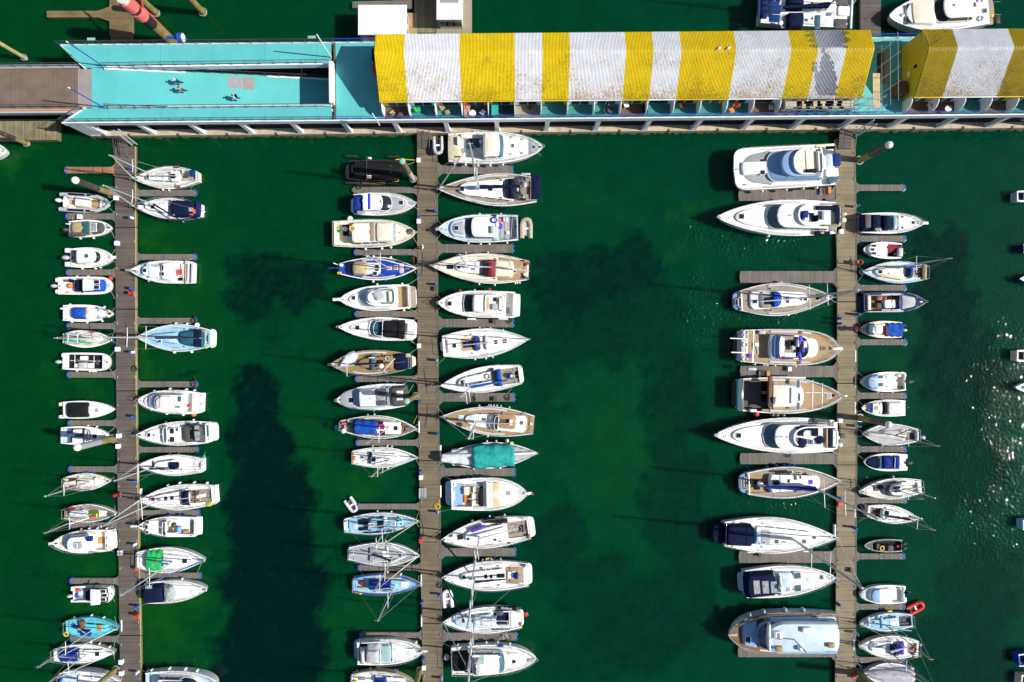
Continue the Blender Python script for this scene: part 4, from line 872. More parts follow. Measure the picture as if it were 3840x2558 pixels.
def stairs(fr, p0, p1, lab):
    a, b = P(fr, *p0, 4.9), P(fr, *p1, 1.0); r = root('access_ladder', (b.x, b.y, .9)); tag(r, lab, 'ladder', 'access ladders'); d = a-b; mb = MB(); n = Vector((-d.y, d.x, 0)).normalized()*.3
    for sg in (-1, 1): mb.tube([n*sg, d+n*sg], .07)
    for i in range(1, 12): mb.tube([n+d*i/12, -n+d*i/12], .03, n=4)
    mb.build('ladder_frame', 'alu', r)
stairs('T1', (1060, 1190), (1235, 1330), 'pale curved metal ladder from the deck to the left pontoon'); stairs('T4', (990, 1120), (790, 1240), 'dark metal stair from the deck down beside the right pontoon')

# ------------------------------------------------------------ striped terrace houses
ZF, ZR, ZB = 8.05, 10.85, 9.9; VF, VR, VB = 27.35, 31.75, 34.15
def fx(n): return (n-1920)/PPM*(H-ZR)/H
STR = [(1413, 'y'), (1523, 'w'), (1732, 'y'), (1938, 'w'), (2044, 'y'), (2146, 'w'), (2357, 'y'), (2459, 'w'), (2565, 'y'), (2769, 'w'), (2977, 'y'), (3076, 'w'), (3183, 'y'), (3287, None)]
ST2 = [(3492, 'y'), (3600, 'w'), (3812, 'y'), (4020, 'w'), (4130, None)]
U0 = fx(1413)+.3; UW = 3.043
def roofmat():
    for nm, c, dc in (('roofyellow', (.73, .55, .006), (.34, .23, .005)), ('roofwhite', (.74, .75, .78), (.42, .25, .06)), ('roofgreen', (.44, .33, .005), (.20, .13, .005))):
        m = mk(nm, c, .45, .07, 1.0); n = m.node_tree.nodes; l = m.node_tree.links; p = n['Principled BSDF']; src = p.inputs['Base Color'].links[0].from_socket
        g = n.new('ShaderNodeTexCoord'); mp = n.new('ShaderNodeMapping'); mp.inputs['Scale'].default_value = (1.7, .6, .6); l.new(g.outputs['Object'], mp.inputs[0])
        a = n.new('ShaderNodeTexNoise'); a.inputs['Scale'].default_value = 6.5; a.inputs['Detail'].default_value = 6; l.new(mp.outputs[0], a.inputs['Vector'])
        b = n.new('ShaderNodeTexNoise'); b.inputs['Scale'].default_value = .35; b.inputs['Detail'].default_value = 2; l.new(g.outputs['Object'], b.inputs['Vector'])
        sx = n.new('ShaderNodeSeparateXYZ'); l.new(g.outputs['Object'], sx.inputs[0]); r = n.new('ShaderNodeMapRange'); r.inputs[1].default_value = 32.5; r.inputs[2].default_value = 27.5; r.inputs[3].default_value = -.13; r.inputs[4].default_value = .05; l.new(sx.outputs[1], r.inputs[0])
        s1 = n.new('ShaderNodeMath'); l.new(a.outputs[0], s1.inputs[0]); l.new(r.outputs[0], s1.inputs[1]); bb = n.new('ShaderNodeMath'); bb.operation = 'MULTIPLY_ADD'; l.new(b.outputs[0], bb.inputs[0]); bb.inputs[1].default_value = .5; bb.inputs[2].default_value = -.25
        s2 = n.new('ShaderNodeMath'); l.new(s1.outputs[0], s2.inputs[0]); l.new(bb.outputs[0], s2.inputs[1])
        q = n.new('ShaderNodeMapRange'); q.inputs[1].default_value = .52; q.inputs[2].default_value = .64; q.inputs[4].default_value = .7; l.new(s2.outputs[0], q.inputs[0])
        mi = n.new('ShaderNodeMix'); mi.data_type = 'RGBA'; l.new(q.outputs[0], mi.inputs[0]); l.new(src, mi.inputs[6]); mi.inputs[7].default_value = (*dc, 1); l.new(mi.outputs[2], p.inputs['Base Color'])
roofmat(); mk('roofgrey', (.045, .058, .09), .9, .2, 2, spec=.1)
def corrugated(par, name, xa, xb, m, zz_=0, patch=None):
    px = .155; n = int(round((xb-xa)/px)); vs = []; fs = []; prof_ = [(VF, ZF), (VF+.35, ZF+.28), (VF+2.2, ZF+1.5), (VR-.35, ZR-.12), (VR, ZR), (VR+.25, ZR-.06), (VB, ZB)]
    mm = []; xs = []
    for i in range(n):
        x = xa+(xb-xa)*i/n; d = (xb-xa)/n; xs += [(x, 0), (x+d*.32, .075), (x+d*.62, .075), (x+d*.9, 0)]
    xs.append((xb, 0)); k = len(prof_)
    for x, h in xs:
        for v, z in prof_: vs.append((x, v, z+h+zz_))
    for i in range(len(xs)-1):
        for j in range(k-1): fs.append((i*k+j, (i+1)*k+j, (i+1)*k+j+1, i*k+j+1))
    mb = MB(); mb.add(vs, fs); o = mb.build(name, m, par); return o
def greypatch(par):                               # the unpainted grey area of the yellow and white roof: its own sheet of corrugated cover
    def inside(x, y):
        x = x; 
        if 285 < y < 440: return 350+35*sin(y*.13)+(y-285)*.45 < x < 715+28*sin(y*.09)+(y-285)*.25-(40 if y > 400 else 0)
        if 440 <= y < 560: return 490+12*sin(y*.09) < x < 545+25*sin(y*.05) or (560 < y)
        if 560 <= y < 665: return (400 < x < 450) or (470 < x < 605) if (y % 40 > 8) else 480 < x < 590
        if 665 <= y < 885: return 425+8*sin(y*.06)+max(0, y-800)*.3 < x < 625+10*sin(y*.08)
        return False
    prof_ = [(VF, ZF), (VF+.35, ZF+.28), (VF+2.2, ZF+1.5), (VR-.35, ZR-.12), (VR, ZR), (VR+.25, ZR-.06), (VB, ZB)]
    def zv(v):
        for (a, b), (c, d) in zip(prof_, prof_[1:]):
            if a <= v <= c: return b+(d-b)*(v-a)/(c-a)
        return ZF
    vs = []; fs = []; px = .155; xa = fx(2977); cell = []; nv = 60
    for i in range(int((fx(3287)-xa)/px)):
        for j in range(nv):
            v0, v1 = VF+.05+(VB-VF-.1)*j/nv, VF+.05+(VB-VF-.1)*(j+1)/nv; z0, z1 = zv(v0), zv(v1); x = xa+i*px; c = R2(x+px/2, (v0+v1)/2); k_ = PPM*H/(H-z0); sx = (1920+c[0]*k_-2880)*2.45; sy = (1279-c[1]*k_)*2.45
            if inside(sx, sy):
                for (a, ha), (b, hb) in (((0, .005), (.32, .082)), ((.32, .082), (.62, .082)), ((.62, .082), (.9, .005)), ((.9, .004), (1, .004))):
                    n = len(vs); vs += [(x+a*px, v0, z0+ha), (x+b*px, v0, z0+hb), (x+b*px, v1, z1+hb), (x+a*px, v1, z1+ha)]; fs.append((n, n+1, n+2, n+3))
    mb = MB(); mb.add(vs, fs); mb.build('unpainted_patch', 'roofgrey', par)
def terrace(stripes, label, ucount, gable_left, first):
    xa = fx(stripes[0][0]); xb = fx(stripes[-1][0]); g = grp('terrace_block', label, 'building', 'striped terrace blocks'); wa, wb = xa+.25, xb-.25
    for (n0, c), (n1, _) in zip(stripes, stripes[1:]):
        corrugated(g, 'roof_panel', fx(n0), fx(n1), {'y': 'roofyellow', 'w': 'roofwhite'}[c] if first or c == 'w' else 'roofgreen')
    def gable(x, nm, m):
        mb = MB(); q = [(VF+.3, DZ), (VB-.1, DZ), (VB-.1, ZB-.05), (VR, ZR-.06), (VF+.35, ZF+.1)]
        mb.rings([[(x, v, z) for v, z in q], [(x+.2, v, z) for v, z in q]]); return mb.build(nm, m, g)
    ga = gable(wa if first else xa+.02, 'gable_wall', 'yellowwall'); gable(wb-.2, 'gable_wall', 'yellowwall')
    mb = MB()
    for x in (xa-.05, xb-.12): mb.rings([[(x, v, z) for v, z in ((VF-.05, ZF-.05), (VR, ZR), (VB+.05, ZB))] + [(x, v, z-.22) for v, z in ((VB+.05, ZB), (VR, ZR), (VF-.05, ZF-.05))], [(x+.17, v, z+.08) for v, z in ((VF-.05, ZF-.05), (VR, ZR), (VB+.05, ZB))] + [(x+.17, v, z-.22) for v, z in ((VB+.05, ZB), (VR, ZR), (VF-.05, ZF-.05))]])
    mb.build('barge_board', 'roofyellow', g)
    mb = MB(); mb.box((wa+.2, VB-.3, DZ), (wb-.2, VB-.12, ZB-.1)); mb.build('rear_wall', 'whitewall', g)
    for (n0, c), (n1, _) in zip(stripes, stripes[1:]): mb = MB(); mb.tube([(fx(n0), VF-.08, ZF-.05), (fx(n1), VF-.08, ZF-.05)], .075, n=6); mb.build('gutter', 'yellowwall' if c == 'y' else 'whitewall', g)
    # front: unit by unit, wall piers round a wide glazed door
    for i in range(ucount):
        x = xa+.15+i*UW if first else xa+.05+i*UW; xn = (x+UW/2); col = 'yellowwall'
        for (n0, c), (n1, _) in zip(stripes, stripes[1:]):
            if fx(n0) <= xn < fx(n1): col = 'yellowwall' if c == 'y' else 'whitewall'
        x1 = min(x+UW, xb-.2); v0, v1 = 27.62, 27.85; a, b = x+.42, x1-.42
        mb = MB(); mb.box((x, v0, DZ), (a, v1, ZF+.1)); mb.box((b, v0, DZ), (x1, v1, ZF+.1)); mb.box((a, v0, 7.75), (b, v1, ZF+.1)); mb.build('front_wall', col, g)
        mb = MB(); mb.box((a, v0+.10, DZ+.05), (b, v0+.13, 7.75)); w = mb.build('patio_door', 'glass' if i % 3 else 'blueglass', g)
        mb = MB(); 
        for q in (a, (a+b)/2-.04, b-.08): mb.box((q, v0+.02, DZ+.02), (q+.08, v0+.14, 7.75))
        mb.box((a, v0-.02, 7.68), (b, v0+.15, 7.78)); mb.build('door_frame', 'white' if i % 4 != 2 else 'charcoal', w)
        # party screen with a curved front edge
        mb = MB(); pr = [(v0, 5.52), (26.5, 5.52), (26.33, 5.7), (26.30, 6.4), (26.5, 7.1), (26.9, 7.5), (27.4, 7.68), (v0, 7.7)]; tk = .09
        mb.rings([[(x-tk/2, v, z) for v, z in pr], [(x+tk/2, v, z) for v, z in pr]]); mb.build('balcony_screen', 'whitewall', g)
        bf = {0: 'brown', 3: 'charcoal', 4: 'dark_shade_floor', 5: 'greyteak', 9: 'brown', 14: 'brown', 15: 'greyteak'}.get(i, 'balcony') if first else ('brown' if i in (0, 1, 3) else 'balcony')
        mb = MB(); mb.box((x+.05, 26.15, DZ+.004), (x1-.05, v0, DZ+.03)); mb.build('balcony_floor', bf, g)
    return g
g1 = terrace(STR, 'long terrace building with corrugated roof in broad yellow and white stripes', 18, True, True); greypatch(g1)
g2 = terrace(ST2, 'shorter striped terrace building at the right edge with plain yellow gable wall', 6, True, False)
mb = MB(); gx = fx(3492)
mb.box((gx-.02, 30.5, 8.0), (gx+.0, 30.9, 8.6)); mb.build('gable_window', 'glass', g2)
mb = MB(); mb.box((gx-.03, 30.0, 6.6), (gx+.0, 30.6, 7.2)); mb.build('vent', 'white', g2)
mb = MB(); mb.tube([(gx+.3, VR+.3, ZR), (gx+.3, VR+.3, ZR+1.6)], .03); mb.tube([(gx-.5, VR-.1, ZR+1.5), (gx+1.1, VR+.7, ZR+1.5)], .025)
for k_ in range(5): mb.tube([(gx-.4+k_*.35, VR+.15+k_*.18, ZR+1.5), (gx-.55+k_*.35, VR+.45+k_*.18, ZR+1.5)], .015, n=4)
mb.build('aerial', 'darkmetal', g2)

# furniture on the balconies and deck
def things_at(fr, x, y, z=DZ): return P(fr, x, y, z)
def chair(p, rz, m, lab, grpn='balcony chairs'):
    r = root('balcony_chair', p, rz); tag(r, lab, 'chair', grpn); mb = MB(); mb.box((-.25, -.27, .38), (.27, .27, .45), 0, .03); mb.build('seat', m, r); mb = MB(); mb.rings([[(-.24, -.27, .42), (-.18, -.27, .42), (-.18, .27, .42), (-.24, .27, .42)], [(-.40, -.25, .95), (-.35, -.25, .95), (-.35, .25, .95), (-.40, .25, .95)]]); mb.build('backrest', m, r)
    for a in (-.22, .22):
        for b in (-.23, .23): mb = MB(); mb.tube([(a, b, 0), (a*.9, b*.9, .4)], .02, n=4); mb.build('leg', m, r)
def table(p, m, lab, rr=.38, h=.7):
    r = root('balcony_table', p); tag(r, lab, 'table', 'balcony tables'); mb = MB(); mb.cyl((0, 0, h-.05), rr, .05, n=18); mb.build('tabletop', m, r); mb = MB(); mb.cyl((0, 0, .03), .04, h-.08, n=8); mb.build('stem', 'darkmetal', r); mb = MB(); mb.cyl((0, 0, 0), .22, .04, n=12); mb.build('foot', 'darkmetal', r)
for fr, x, y, rz, m, lab in [('T2', 1255, 1042, 2.2, 'khaki', 'tan wicker chair on the first balcony from the left'), ('T2', 1490, 1010, .3, 'green', 'lime chair with blue cushion on the second balcony'), ('T2', 1712, 992, -1, 'teak', 'brown chair by the window of the third balcony'), ('T2', 1760, 1035, 1.9, 'teak', 'brown chair near the rail of the third balcony'),
                             ('T3', 165, 990, 2.4, 'brown', 'dark brown lounger chair on the boarded balcony'), ('T3', 910, 965, 0, 'grey', 'grey round backed chair on the cluttered balcony'), ('T3', 862, 1020, 1, 'charcoal', 'dark chair near the rail of the cluttered balcony'), ('T3', 2052, 968, 2.7, 'orange', 'orange chair near the window, right part of the striped block'), ('T3', 2015, 1018, .6, 'orange', 'orange chair at the rail, against the white screen'),
                             ('T3', 1050, 968, .2, 'white', 'white chair by the wall of a boarded balcony'), ('T3', 1560, 975, 0, 'maroon', 'dark red chair beside a patio door'), ('T4', 1485, 975, .6, 'white', 'white slatted chair on the first balcony of the right block'), ('T4', 2012, 935, -.3, 'grey', 'grey chair on the third balcony of the right block'), ('T4', 25, 990, 0, 'alu', 'silver chair on the balcony left of the scaffold'), ('T2', 2085, 1035, 1, 'white', 'white wire chair on the sunbather balcony')]:
    chair(P(fr, x, y, DZ+.3), rz, m, lab)
for o in [o for o in bpy.data.objects if o.name.startswith('balcony_chair')]: o.location.z = DZ+.03
for fr, x, y, m, lab, rr in [('T2', 1328, 1057, 'brown', 'small round brown table on the first balcony', .3), ('T2', 1990, 1042, 'white', 'round white table next to the sunbather', .4), ('T4', 1657, 1000, 'white', 'white table on the second balcony of the right block', .38), ('T3', 905, 1010, 'charcoal', 'dark round table on the cluttered balcony', .35)]:
    q = P(fr, x, y, DZ+.7); q.z = DZ+.03; table(q, m, lab, rr)
def boxthing(name, fr, x0, y0, x1, y1, z, h, m, lab, cat, group=None, lidm=None):
    a, b = P(fr, x0, y0, z+h), P(fr, x1, y1, z+h); r = root(name, ((a.x+b.x)/2, (a.y+b.y)/2, z)); tag(r, lab, cat, group); w, d = abs(a.x-b.x)/2, abs(a.y-b.y)/2; mb = MB(); mb.box((-w*.96, -d*.96, 0), (w*.96, d*.96, h*.85)); mb.build('body', m, r)
    mb = MB(); mb.box((-w, -d, h*.85), (w, d, h), 0, .04); mb.build('lid', lidm or m, r); mb = MB(); mb.box((-w*.2, -d-.03, h*.7), (w*.2, -d+.01, h*.78)); mb.build('handle', 'steel', r); return r
boxthing('storage_box', 'T2', 2162, 948, 2225, 1065, DZ, .8, 'teal', 'dark green storage box on the balcony right of the sunbather', 'box')
boxthing('storage_box', 'T3', 1205, 950, 1250, 1030, DZ, .7, 'black', 'black storage box on the boarded balcony in the middle', 'box')
boxthing('storage_box', 'T2', 1068, 560, 1135, 655, DZ, 1.1, 'red', 'red storage box against the left gable wall', 'box')
boxthing('storage_box', 'T2', 1062, 445, 1125, 545, DZ, 1.3, 'black', 'black bin against the left gable wall above the red box', 'box')
boxthing('storage_box', 'T4', 1200, 740, 1280, 865, DZ, 1.6, 'brown', 'dark brown cabinet against the right yellow gable wall', 'box')
person(P('T2', 1940, 1000, DZ+.35), 'sunbather in pink shirt lying on a lounger on a balcony', 'lie', -pi/2, 'pink', 'pink', bare=True)
lg = root('sun_lounger', P('T2', 1938, 1010, DZ), -pi/2); lg.location.z = DZ+.03; tag(lg, 'white lounger under the sunbather on a balcony', 'sun lounger'); mb = MB(); mb.box((-.9, -.3, .26), (.95, .3, .36), 0, .03); mb.build('mattress', 'white', lg)
for a in (-.8, .8): mb = MB(); mb.box((a-.03, -.28, 0), (a+.03, .28, .26)); mb.build('leg', 'white', lg)
# people on the ramp
def rampz(p): return zz(p.x*cos(TH)+p.y*sin(TH))
for fr, x, y, lab, rz, tm, lm, h in (('T1', 1655, 765, 'person in navy coat and pale hat walking left on the ramp', pi, 'cloth_navy', 'cloth_navy', 'cloth_white'), ('T1', 1690, 838, 'person in rust coloured top walking beside the navy coated person', pi, 'cloth_rust', 'denim', 'hair'), ('T1', 2150, 885, 'person in white top with dark backpack walking alone on the ramp', pi+.2, 'cloth_white', 'denim', 'hair')):
    p = P(fr, x, y, 4.6)
    p.z = rampz(p); pr = person(p, lab, 'walk', rz, tm, lm, h)
    if 'backpack' in lab: mb = MB(); mb.box((-.32, -.17, 1.05), (-.12, .17, 1.5), 0, .06); mb.build('backpack', 'black', pr)
person(P('M1', 1068, 1290, .5), 'person in grey shirt crouching on the middle pontoon', 'stand', pi, 'cloth_white', 'denim')
person(P('R2', 1415, 705, .5), 'person in bright pink top walking on the right pontoon', 'walk', pi, 'cloth_pink', 'denim')
person(P('R2', 1462, 700, .5), 'person in dark brown clothes on the right pontoon behind the pink top', 'walk', pi, 'brown', 'brown')
for fr, x, y, lab in (('T3', 1903, 447, 'left of two white gulls perched on the yellow roof ridge'), ('T3', 1990, 445, 'right of two white gulls perched on the yellow roof ridge')):
    p = P(fr, x, y, ZR+.1); r = root('gull', (p.x, p.y, ZR+.05), .6); tag(r, lab, 'bird', 'gulls'); mb = MB(); mb.sphere((0, 0, .16), .11, sx=2.0, sy=.95); mb.tube([(.14, 0, .2), (.24, 0, .3)], .045, n=6); mb.sphere((.25, 0, .32), .055); mb.tube([(-.18, 0, .17), (-.36, 0, .15)], .05, r1=.02); mb.tube([(.28, 0, .32), (.36, 0, .3)], .015); mb.build('body', 'white', r, True)
    for sg in (-.1, .1): mb = MB(); mb.sphere((-.04, sg, .18), .06, sx=2.9, sy=.5, sz=.9); mb.build('wing', 'grey', r, True); mb = MB(); mb.tube([(0, sg*.4, 0), (0, sg*.4, .08)], .008, n=4); mb.build('leg', 'orange', r)

# scaffold at the right end of the long block
sc_ = grp('scaffolding', 'steel tube scaffolding with pale boards at the right end of the long striped building', 'scaffolding'); sx0 = uv('T4', 150, 900, 7.5)[0]; sx1 = uv('T4', 1020, 900, 7.5)[0]
xs_ = [sx0+(sx1-sx0)*i/9 for i in range(10)]
for v in (26.15, 27.2):
    for x in xs_: mb = MB(); mb.tube([(x, v, DZ), (x, v, 9.2)], .03, n=5); mb.build('upright', 'steel', sc_)
    for z_ in (6.4, 7.5, 8.5): mb = MB(); mb.tube([(sx0-.3, v, z_), (sx1+.3, v, z_)], .028, n=5); mb.build('ledger', 'steel', sc_)
for x in xs_:
    mb = MB(); mb.tube([(x, 25.95, 7.45), (x, 27.4, 7.45)], .028, n=5); mb.build('transom', 'steel', sc_)
for i in range(3): mb = MB(); mb.tube([(xs_[i*3], 26.12, DZ+.2), (xs_[i*3+1], 26.12, 8.5)], .028, n=5); mb.build('brace', 'steel', sc_)
rnd.seed(5)
for i in range(6):
    for j in range(3): mb = MB(); o_ = rnd.uniform(-.2, .2); mb.box((xs_[i]+o_, 26.22+j*.3, 7.52), (xs_[i]+1.9+o_, 26.48+j*.3, 7.56+.01*j)); mb.build('board', 'scaffplank' if rnd.random() < .7 else 'rope', sc_)
for v in (28, 29.6, 31.2, 32.8):
    mb = MB(); mb.tube([(sx1+.35, v, DZ), (sx1+.35, v, 11.3)], .03, n=5); mb.build('upright', 'steel', sc_)
for z_ in (7.5, 9.3, 10.9): mb = MB(); mb.tube([(sx1+.35, 26, z_), (sx1+.35, 33.5, z_)], .028, n=5); mb.build('ledger', 'steel', sc_)
for j in range(3): mb = MB(); mb.box((sx1-.75+j*.28, 26.2, 7.6), (sx1-.5+j*.28, 30.2, 7.65)); mb.build('board', 'scaffplank', sc_)

# houseboats behind the terrace
def houseboat(fr, x0, y0, x1, y1, z, lab, roofm, extra=None):
    a, b = P(fr, x0, y0, z), P(fr, x1, y1, z); r = root('houseboat', ((a.x+b.x)/2, (a.y+b.y)/2, 0)); tag(r, lab, 'houseboat', 'houseboats'); w, d = abs(a.x-b.x)/2, abs(a.y-b.y)/2
    mb = MB(); mb.box((-w-.3, -d-.6, -.3), (w+.9, d+.3, .6)); mb.build('pontoon_hull', 'greyteak' if extra else 'teak', r)
    mb = MB(); mb.box((-w+.2, -d+.2, .6), (w-.2, d-.2, z-.2)); mb.build('wall', 'white_dirty', r)
    mb = MB(); mb.box((-w, -d, z-.2), (w, d, z), 0, .06); rf = mb.build('roof', 'white', r)
    if roofm != 'white': mb = MB(); mb.box((-w+.5, -d+2.0, z-.0), (w-.5, d-.5, z+.05)); mb.build('roof_panel', roofm, rf)
    for i in (-1, 0, 1): mb = MB(); mb.box((i*w*.5-.5, -d+.17, 1.4), (i*w*.5+.5, -d+.21, 2.4)); mb.build('window', 'glass', r)
    for i in (-1, 1): mb = MB(); mb.box((w-.21, i*d*.4-.4, 1.3), (w-.17, i*d*.4+.4, 2.4)); mb.build('window', 'glass', r)
houseboat('T2', 935, 42, 1383, 318, 3.4, 'white flat roofed houseboat moored behind the left end of the striped building', 'white')
houseboat('T2', 1655, -260, 1900, 180, 3.6, 'narrow white houseboat with grey glazed roof at the top of the view', 'grey', 1)
# ------------------------------------------------------------ the boats, pontoon by pontoon
SA = dict(t=.60, um=.44, p=1.9, fb=1.05); MO = dict(t=.86, um=.36, p=2.4, e=.72, fb=1.35); SM = dict(t=.88, um=.36, p=2.5, e=.72, fb=.8, rails=False); DE = dict(t=.12, um=.48, p=2.1, fb=1.05)
def S(fr, sh, label, bow, stern, beam, **k): d = dict(SA); d.update(k); return Boat(fr, 'sailing_yacht', 'sailing yacht', sh, label, bow, stern, beam, **d)
def Mo(fr, sh, label, bow, stern, beam, **k): d = dict(MO); d.update(k); return Boat(fr, 'motor_boat', 'motor boat', sh, label, bow, stern, beam, **d)
def Sm(fr, sh, label, bow, stern, beam, **k): d = dict(SM); d.update(k); return Boat(fr, 'small_boat', 'small boat', sh, label, bow, stern, beam, **d)
def inflatable(fr, bow, stern, beam, label, m='tube', floor='charcoal', r=.22, vee=.35, z=.3, motor=False, name='inflatable_dinghy', sh=None, lift=0):
    pb, ps = P(fr, *bow, z), P(fr, *stern, z); c = (pb+ps)/2; c.z = lift; L = (pb-ps).length; hd = atan2(pb.y-ps.y, pb.x-ps.x); w = beam/2*(H-z)/H/PPM/FR[fr][2]-r
    R = root(name, c, hd); tag(R, label, 'dinghy', 'inflatable dinghies'); mb = MB(); pts = [(-L/2, w, z), (-L/2+.3, w, z), (L*(.5-vee), w, z), (L*.36, w*.72, z+.05), (L/2-r, w*.28, z+.12), (L/2-r, -w*.28, z+.12), (L*.36, -w*.72, z+.05), (L*(.5-vee), -w, z), (-L/2+.3, -w, z), (-L/2, -w, z)]
    mb.tube(pts, r, n=10); mb.build('tube', m, R, True)
    mb = MB(); q = [(-L/2+.3, w), (L*(.5-vee), w), (L*.36, w*.7), (L/2-r, w*.2), (L/2-r, -w*.2), (L*.36, -w*.7), (L*(.5-vee), -w), (-L/2+.3, -w)]; mb.poly(q, z-.25, z-.08); mb.build('floor', floor, R)
    mb = MB(); mb.box((-L*.08, -w, z+.05), (-L*.08+.22, w, z+.12), 0, .02); mb.build('thwart', 'white', R); mb = MB(); mb.box((-L/2+.25, -w, z-.2), (-L/2+.32, w, z+.2)); mb.build('transom', 'brown', R); return R
# ===== left pontoon, left side
b = Sm('L1', 'grey inflatable patrol boat', 'large grey tubed inflatable boat with white console, top of the left row', (650, 540), (205, 515), 150, hull='tube', deck='white', cp=(215, 560, 55, 'khaki'), fb=.7, t=.9)
for sg in (-1, 1):
    mb = MB(); L = b.len/2; w = b.w+.02; mb.tube([(-L-.45, sg*w*.93, .62), (-L*.6, sg*w, .66), (0, sg*w*1.0, .7), (L*.5, sg*w*.88, .78), (L*.85, sg*w*.5, .88), (L+.12, sg*.06, .98)], .27, n=10, r1=.22); tb = mb.build('tube', 'tube', b.root, True)
    for a, c in ((-.55, -.05), (.02, .42)): mb = MB(); mb.box((L*a*1.4 if a < 0 else L*a, sg*w-.13, .86), (L*c, sg*w+.13, .97), 0, .02); mb.build('grip_panel', 'navy', tb)
b.bx('console', 350, 475, 490, 572, .8, 'white').bx('engine_box', 222, 445, 255, 570, .5, 'white').bx('stern_seat', 262, 460, 325, 500, .4, 'cream').bx('stern_seat', 262, 545, 325, 582, .4, 'cream').bx('bow_seat', 480, 505, 560, 570, .25, 'teak').bx('console_stripe', 400, 508, 450, 517, .02, 'navy').bx('console_stripe', 400, 526, 450, 535, .02, 'navy').bx('red_bag', 540, 520, 565, 545, .2, 'red').outb(205, 505, 'white', 1.25).arch(215, 60, 1.3, 'white', th=.05).fen('d', 260, 390, r=.14)
Sm('L1', 'brown-canopied cuddy boat', 'small white boat with faded brown and teal canopy, below the grey inflatable', (678, 768), (262, 782), 168, boot='rubber').cov(265, 470, 70, 68, .8, 'khaki').bx('canopy_panel', 385, 705, 460, 835, .05, 'tealcanvas', a=0).bx('canopy_side', 280, 820, 420, 856, .75, 'charcoal').cab(470, 590, 66, 48, .5, 'charcoal', name='cuddy_cover', nose=.4).hat(500, 765, 55, 80, 'vinyl').outb(262, 790, 'charcoal').bx('bracket', 245, 728, 285, 742, .5, 'white').fen('d', 480, 350, m='white').line((285, 720, 1), (300, 650, .6))
Sm('L1', 'round-cabined white boat', 'small white boat with rounded wheelhouse roof and green hatch', (690, 1058), (272, 1064), 196, fb=1.0, cp=(278, 420, 72, 'grey')).bx('stern_pod', 240, 972, 300, 1020, .55, 'white', z=.3).bx('stern_pod', 240, 1105, 300, 1155, .55, 'white', z=.3).house(335, 572, 520, 62, 60, 1.3, nose=.25, n=2).hat(430, 1045, 36, 36, 'tealcanvas').outb(280, 1065, 'tube', 1.3).bx('seat_locker', 285, 1105, 440, 1150, .3, 'cream').rails(.6, .97, 5, .45, False).bx('anchor_roller', 675, 1045, 718, 1072, .1, 'white', z=1.1).fen('d', 370, 500, 550)
Sm('L1', 'blunt white fishing boat with bright blue cuddy', 'blunt bowed white fishing boat with bright blue cuddy top', (684, 1335), (150, 1338), 172, t=.95, p=5, e=.5, um=.5, cp=(155, 400, 72, 'deck')).house(395, 612, 500, 62, 55, 1.0, m='blue', g='blue', roof='white', nose=.15, n=2, base=.3).hats((530, 1300, 50, 34), (530, 1352, 50, 34)).cov(300, 395, 60, 62, .35, 'navy').disc('orange_buoy', 280, 1340, .32, .3, 'orange', dome=.2).disc('black_bucket', 290, 1290, .22, .4, 'navy').bx('stern_locker', 140, 1262, 180, 1305, .4, 'white', z=.3).bx('stern_locker', 140, 1375, 180, 1415, .4, 'white', z=.3).bx('crate', 215, 1275, 245, 1300, .3, 'charcoal').bx('orange_box', 235, 1395, 262, 1410, .2, 'orange').outb(170, 1340, 'tube', 1.1).disc('red_buoy', 672, 1262, .25, .2, 'red', dome=.2, z=.8).fen('u', 320, 430)
Sm('L2', 'white boat with bright blue cockpit canopy', 'small white cruiser with bright blue cockpit canopy and twin black foredeck panels', (690, 200), (200, 192), 165, fb=.95, rails=True).cab(410, 600, 62, 40, .4, nose=.25).cov(265, 415, 60, 60, .8, 'blue').bx('fore_panel', 590, 150, 650, 172, .03, 'black').bx('fore_panel', 590, 232, 650, 262, .03, 'black').bx('teak_panel', 415, 145, 437, 205, .04, 'teak').bx('roof_slats', 535, 135, 565, 180, .05, 'greydeck').bx('roof_slats', 535, 215, 565, 250, .05, 'greydeck').outb(205, 150, 'white', .6).fen('d', 270, 420, 570).fen('u', 250, 590)
S('L2', 'grey sloop under the long mast', 'weathered grey sloop with green rolled sail and lilac cockpit cover', (690, 455), (200, 440), 170, hull='white_dirty', deck='white_dirty', t=.5, fb=.9).cab(355, 570, 45, 30, .35, 'white_dirty', nose=.3, win=2).cov(200, 355, 62, 55, .3, 'greycanvas').bx('folded_sail', 230, 462, 480, 482, .2, 'green', a=-5).bx('red_rope', 455, 375, 510, 388, .1, 'red').mast(490, 440, (150, 431), boom=(110, 438), bm=None, r=.06, spl=.6, jib=None).fen('u', 540, m='teal').fen('u', 290, m='blue').bx('bow_anchor', 680, 435, 698, 470, .3, 'blue')
Sm('L2', 'open white boat with black decking', 'open white boat with black checkered floor and grey console', (668, 675), (195, 665), 172, t=.9, p=6, e=.5, um=.5, cp=(238, 585, 68, 'black'), fb=.8).bx('floor_line', 312, 600, 318, 735, .02, 'white').bx('floor_line', 500, 612, 506, 735, .02, 'white').bx('floor_line', 270, 660, 580, 665, .02, 'white').bx('helm_seat', 385, 612, 448, 655, .5, 'white').bx('console', 378, 675, 450, 735, .7, 'tube').bx('helm_seat', 328, 687, 365, 728, .45, 'white').bx('bench', 455, 682, 505, 735, .4, 'white').bx('hatch_lid', 525, 650, 552, 700, .05, 'charcoal').bx('hatch_lid', 328, 640, 355, 680, .05, 'charcoal').bx('stern_box', 195, 590, 240, 625, .3, 'white', z=.7).outb(205, 672, 'tube', 1.1).fen('d', 320, 450, 480, 505)
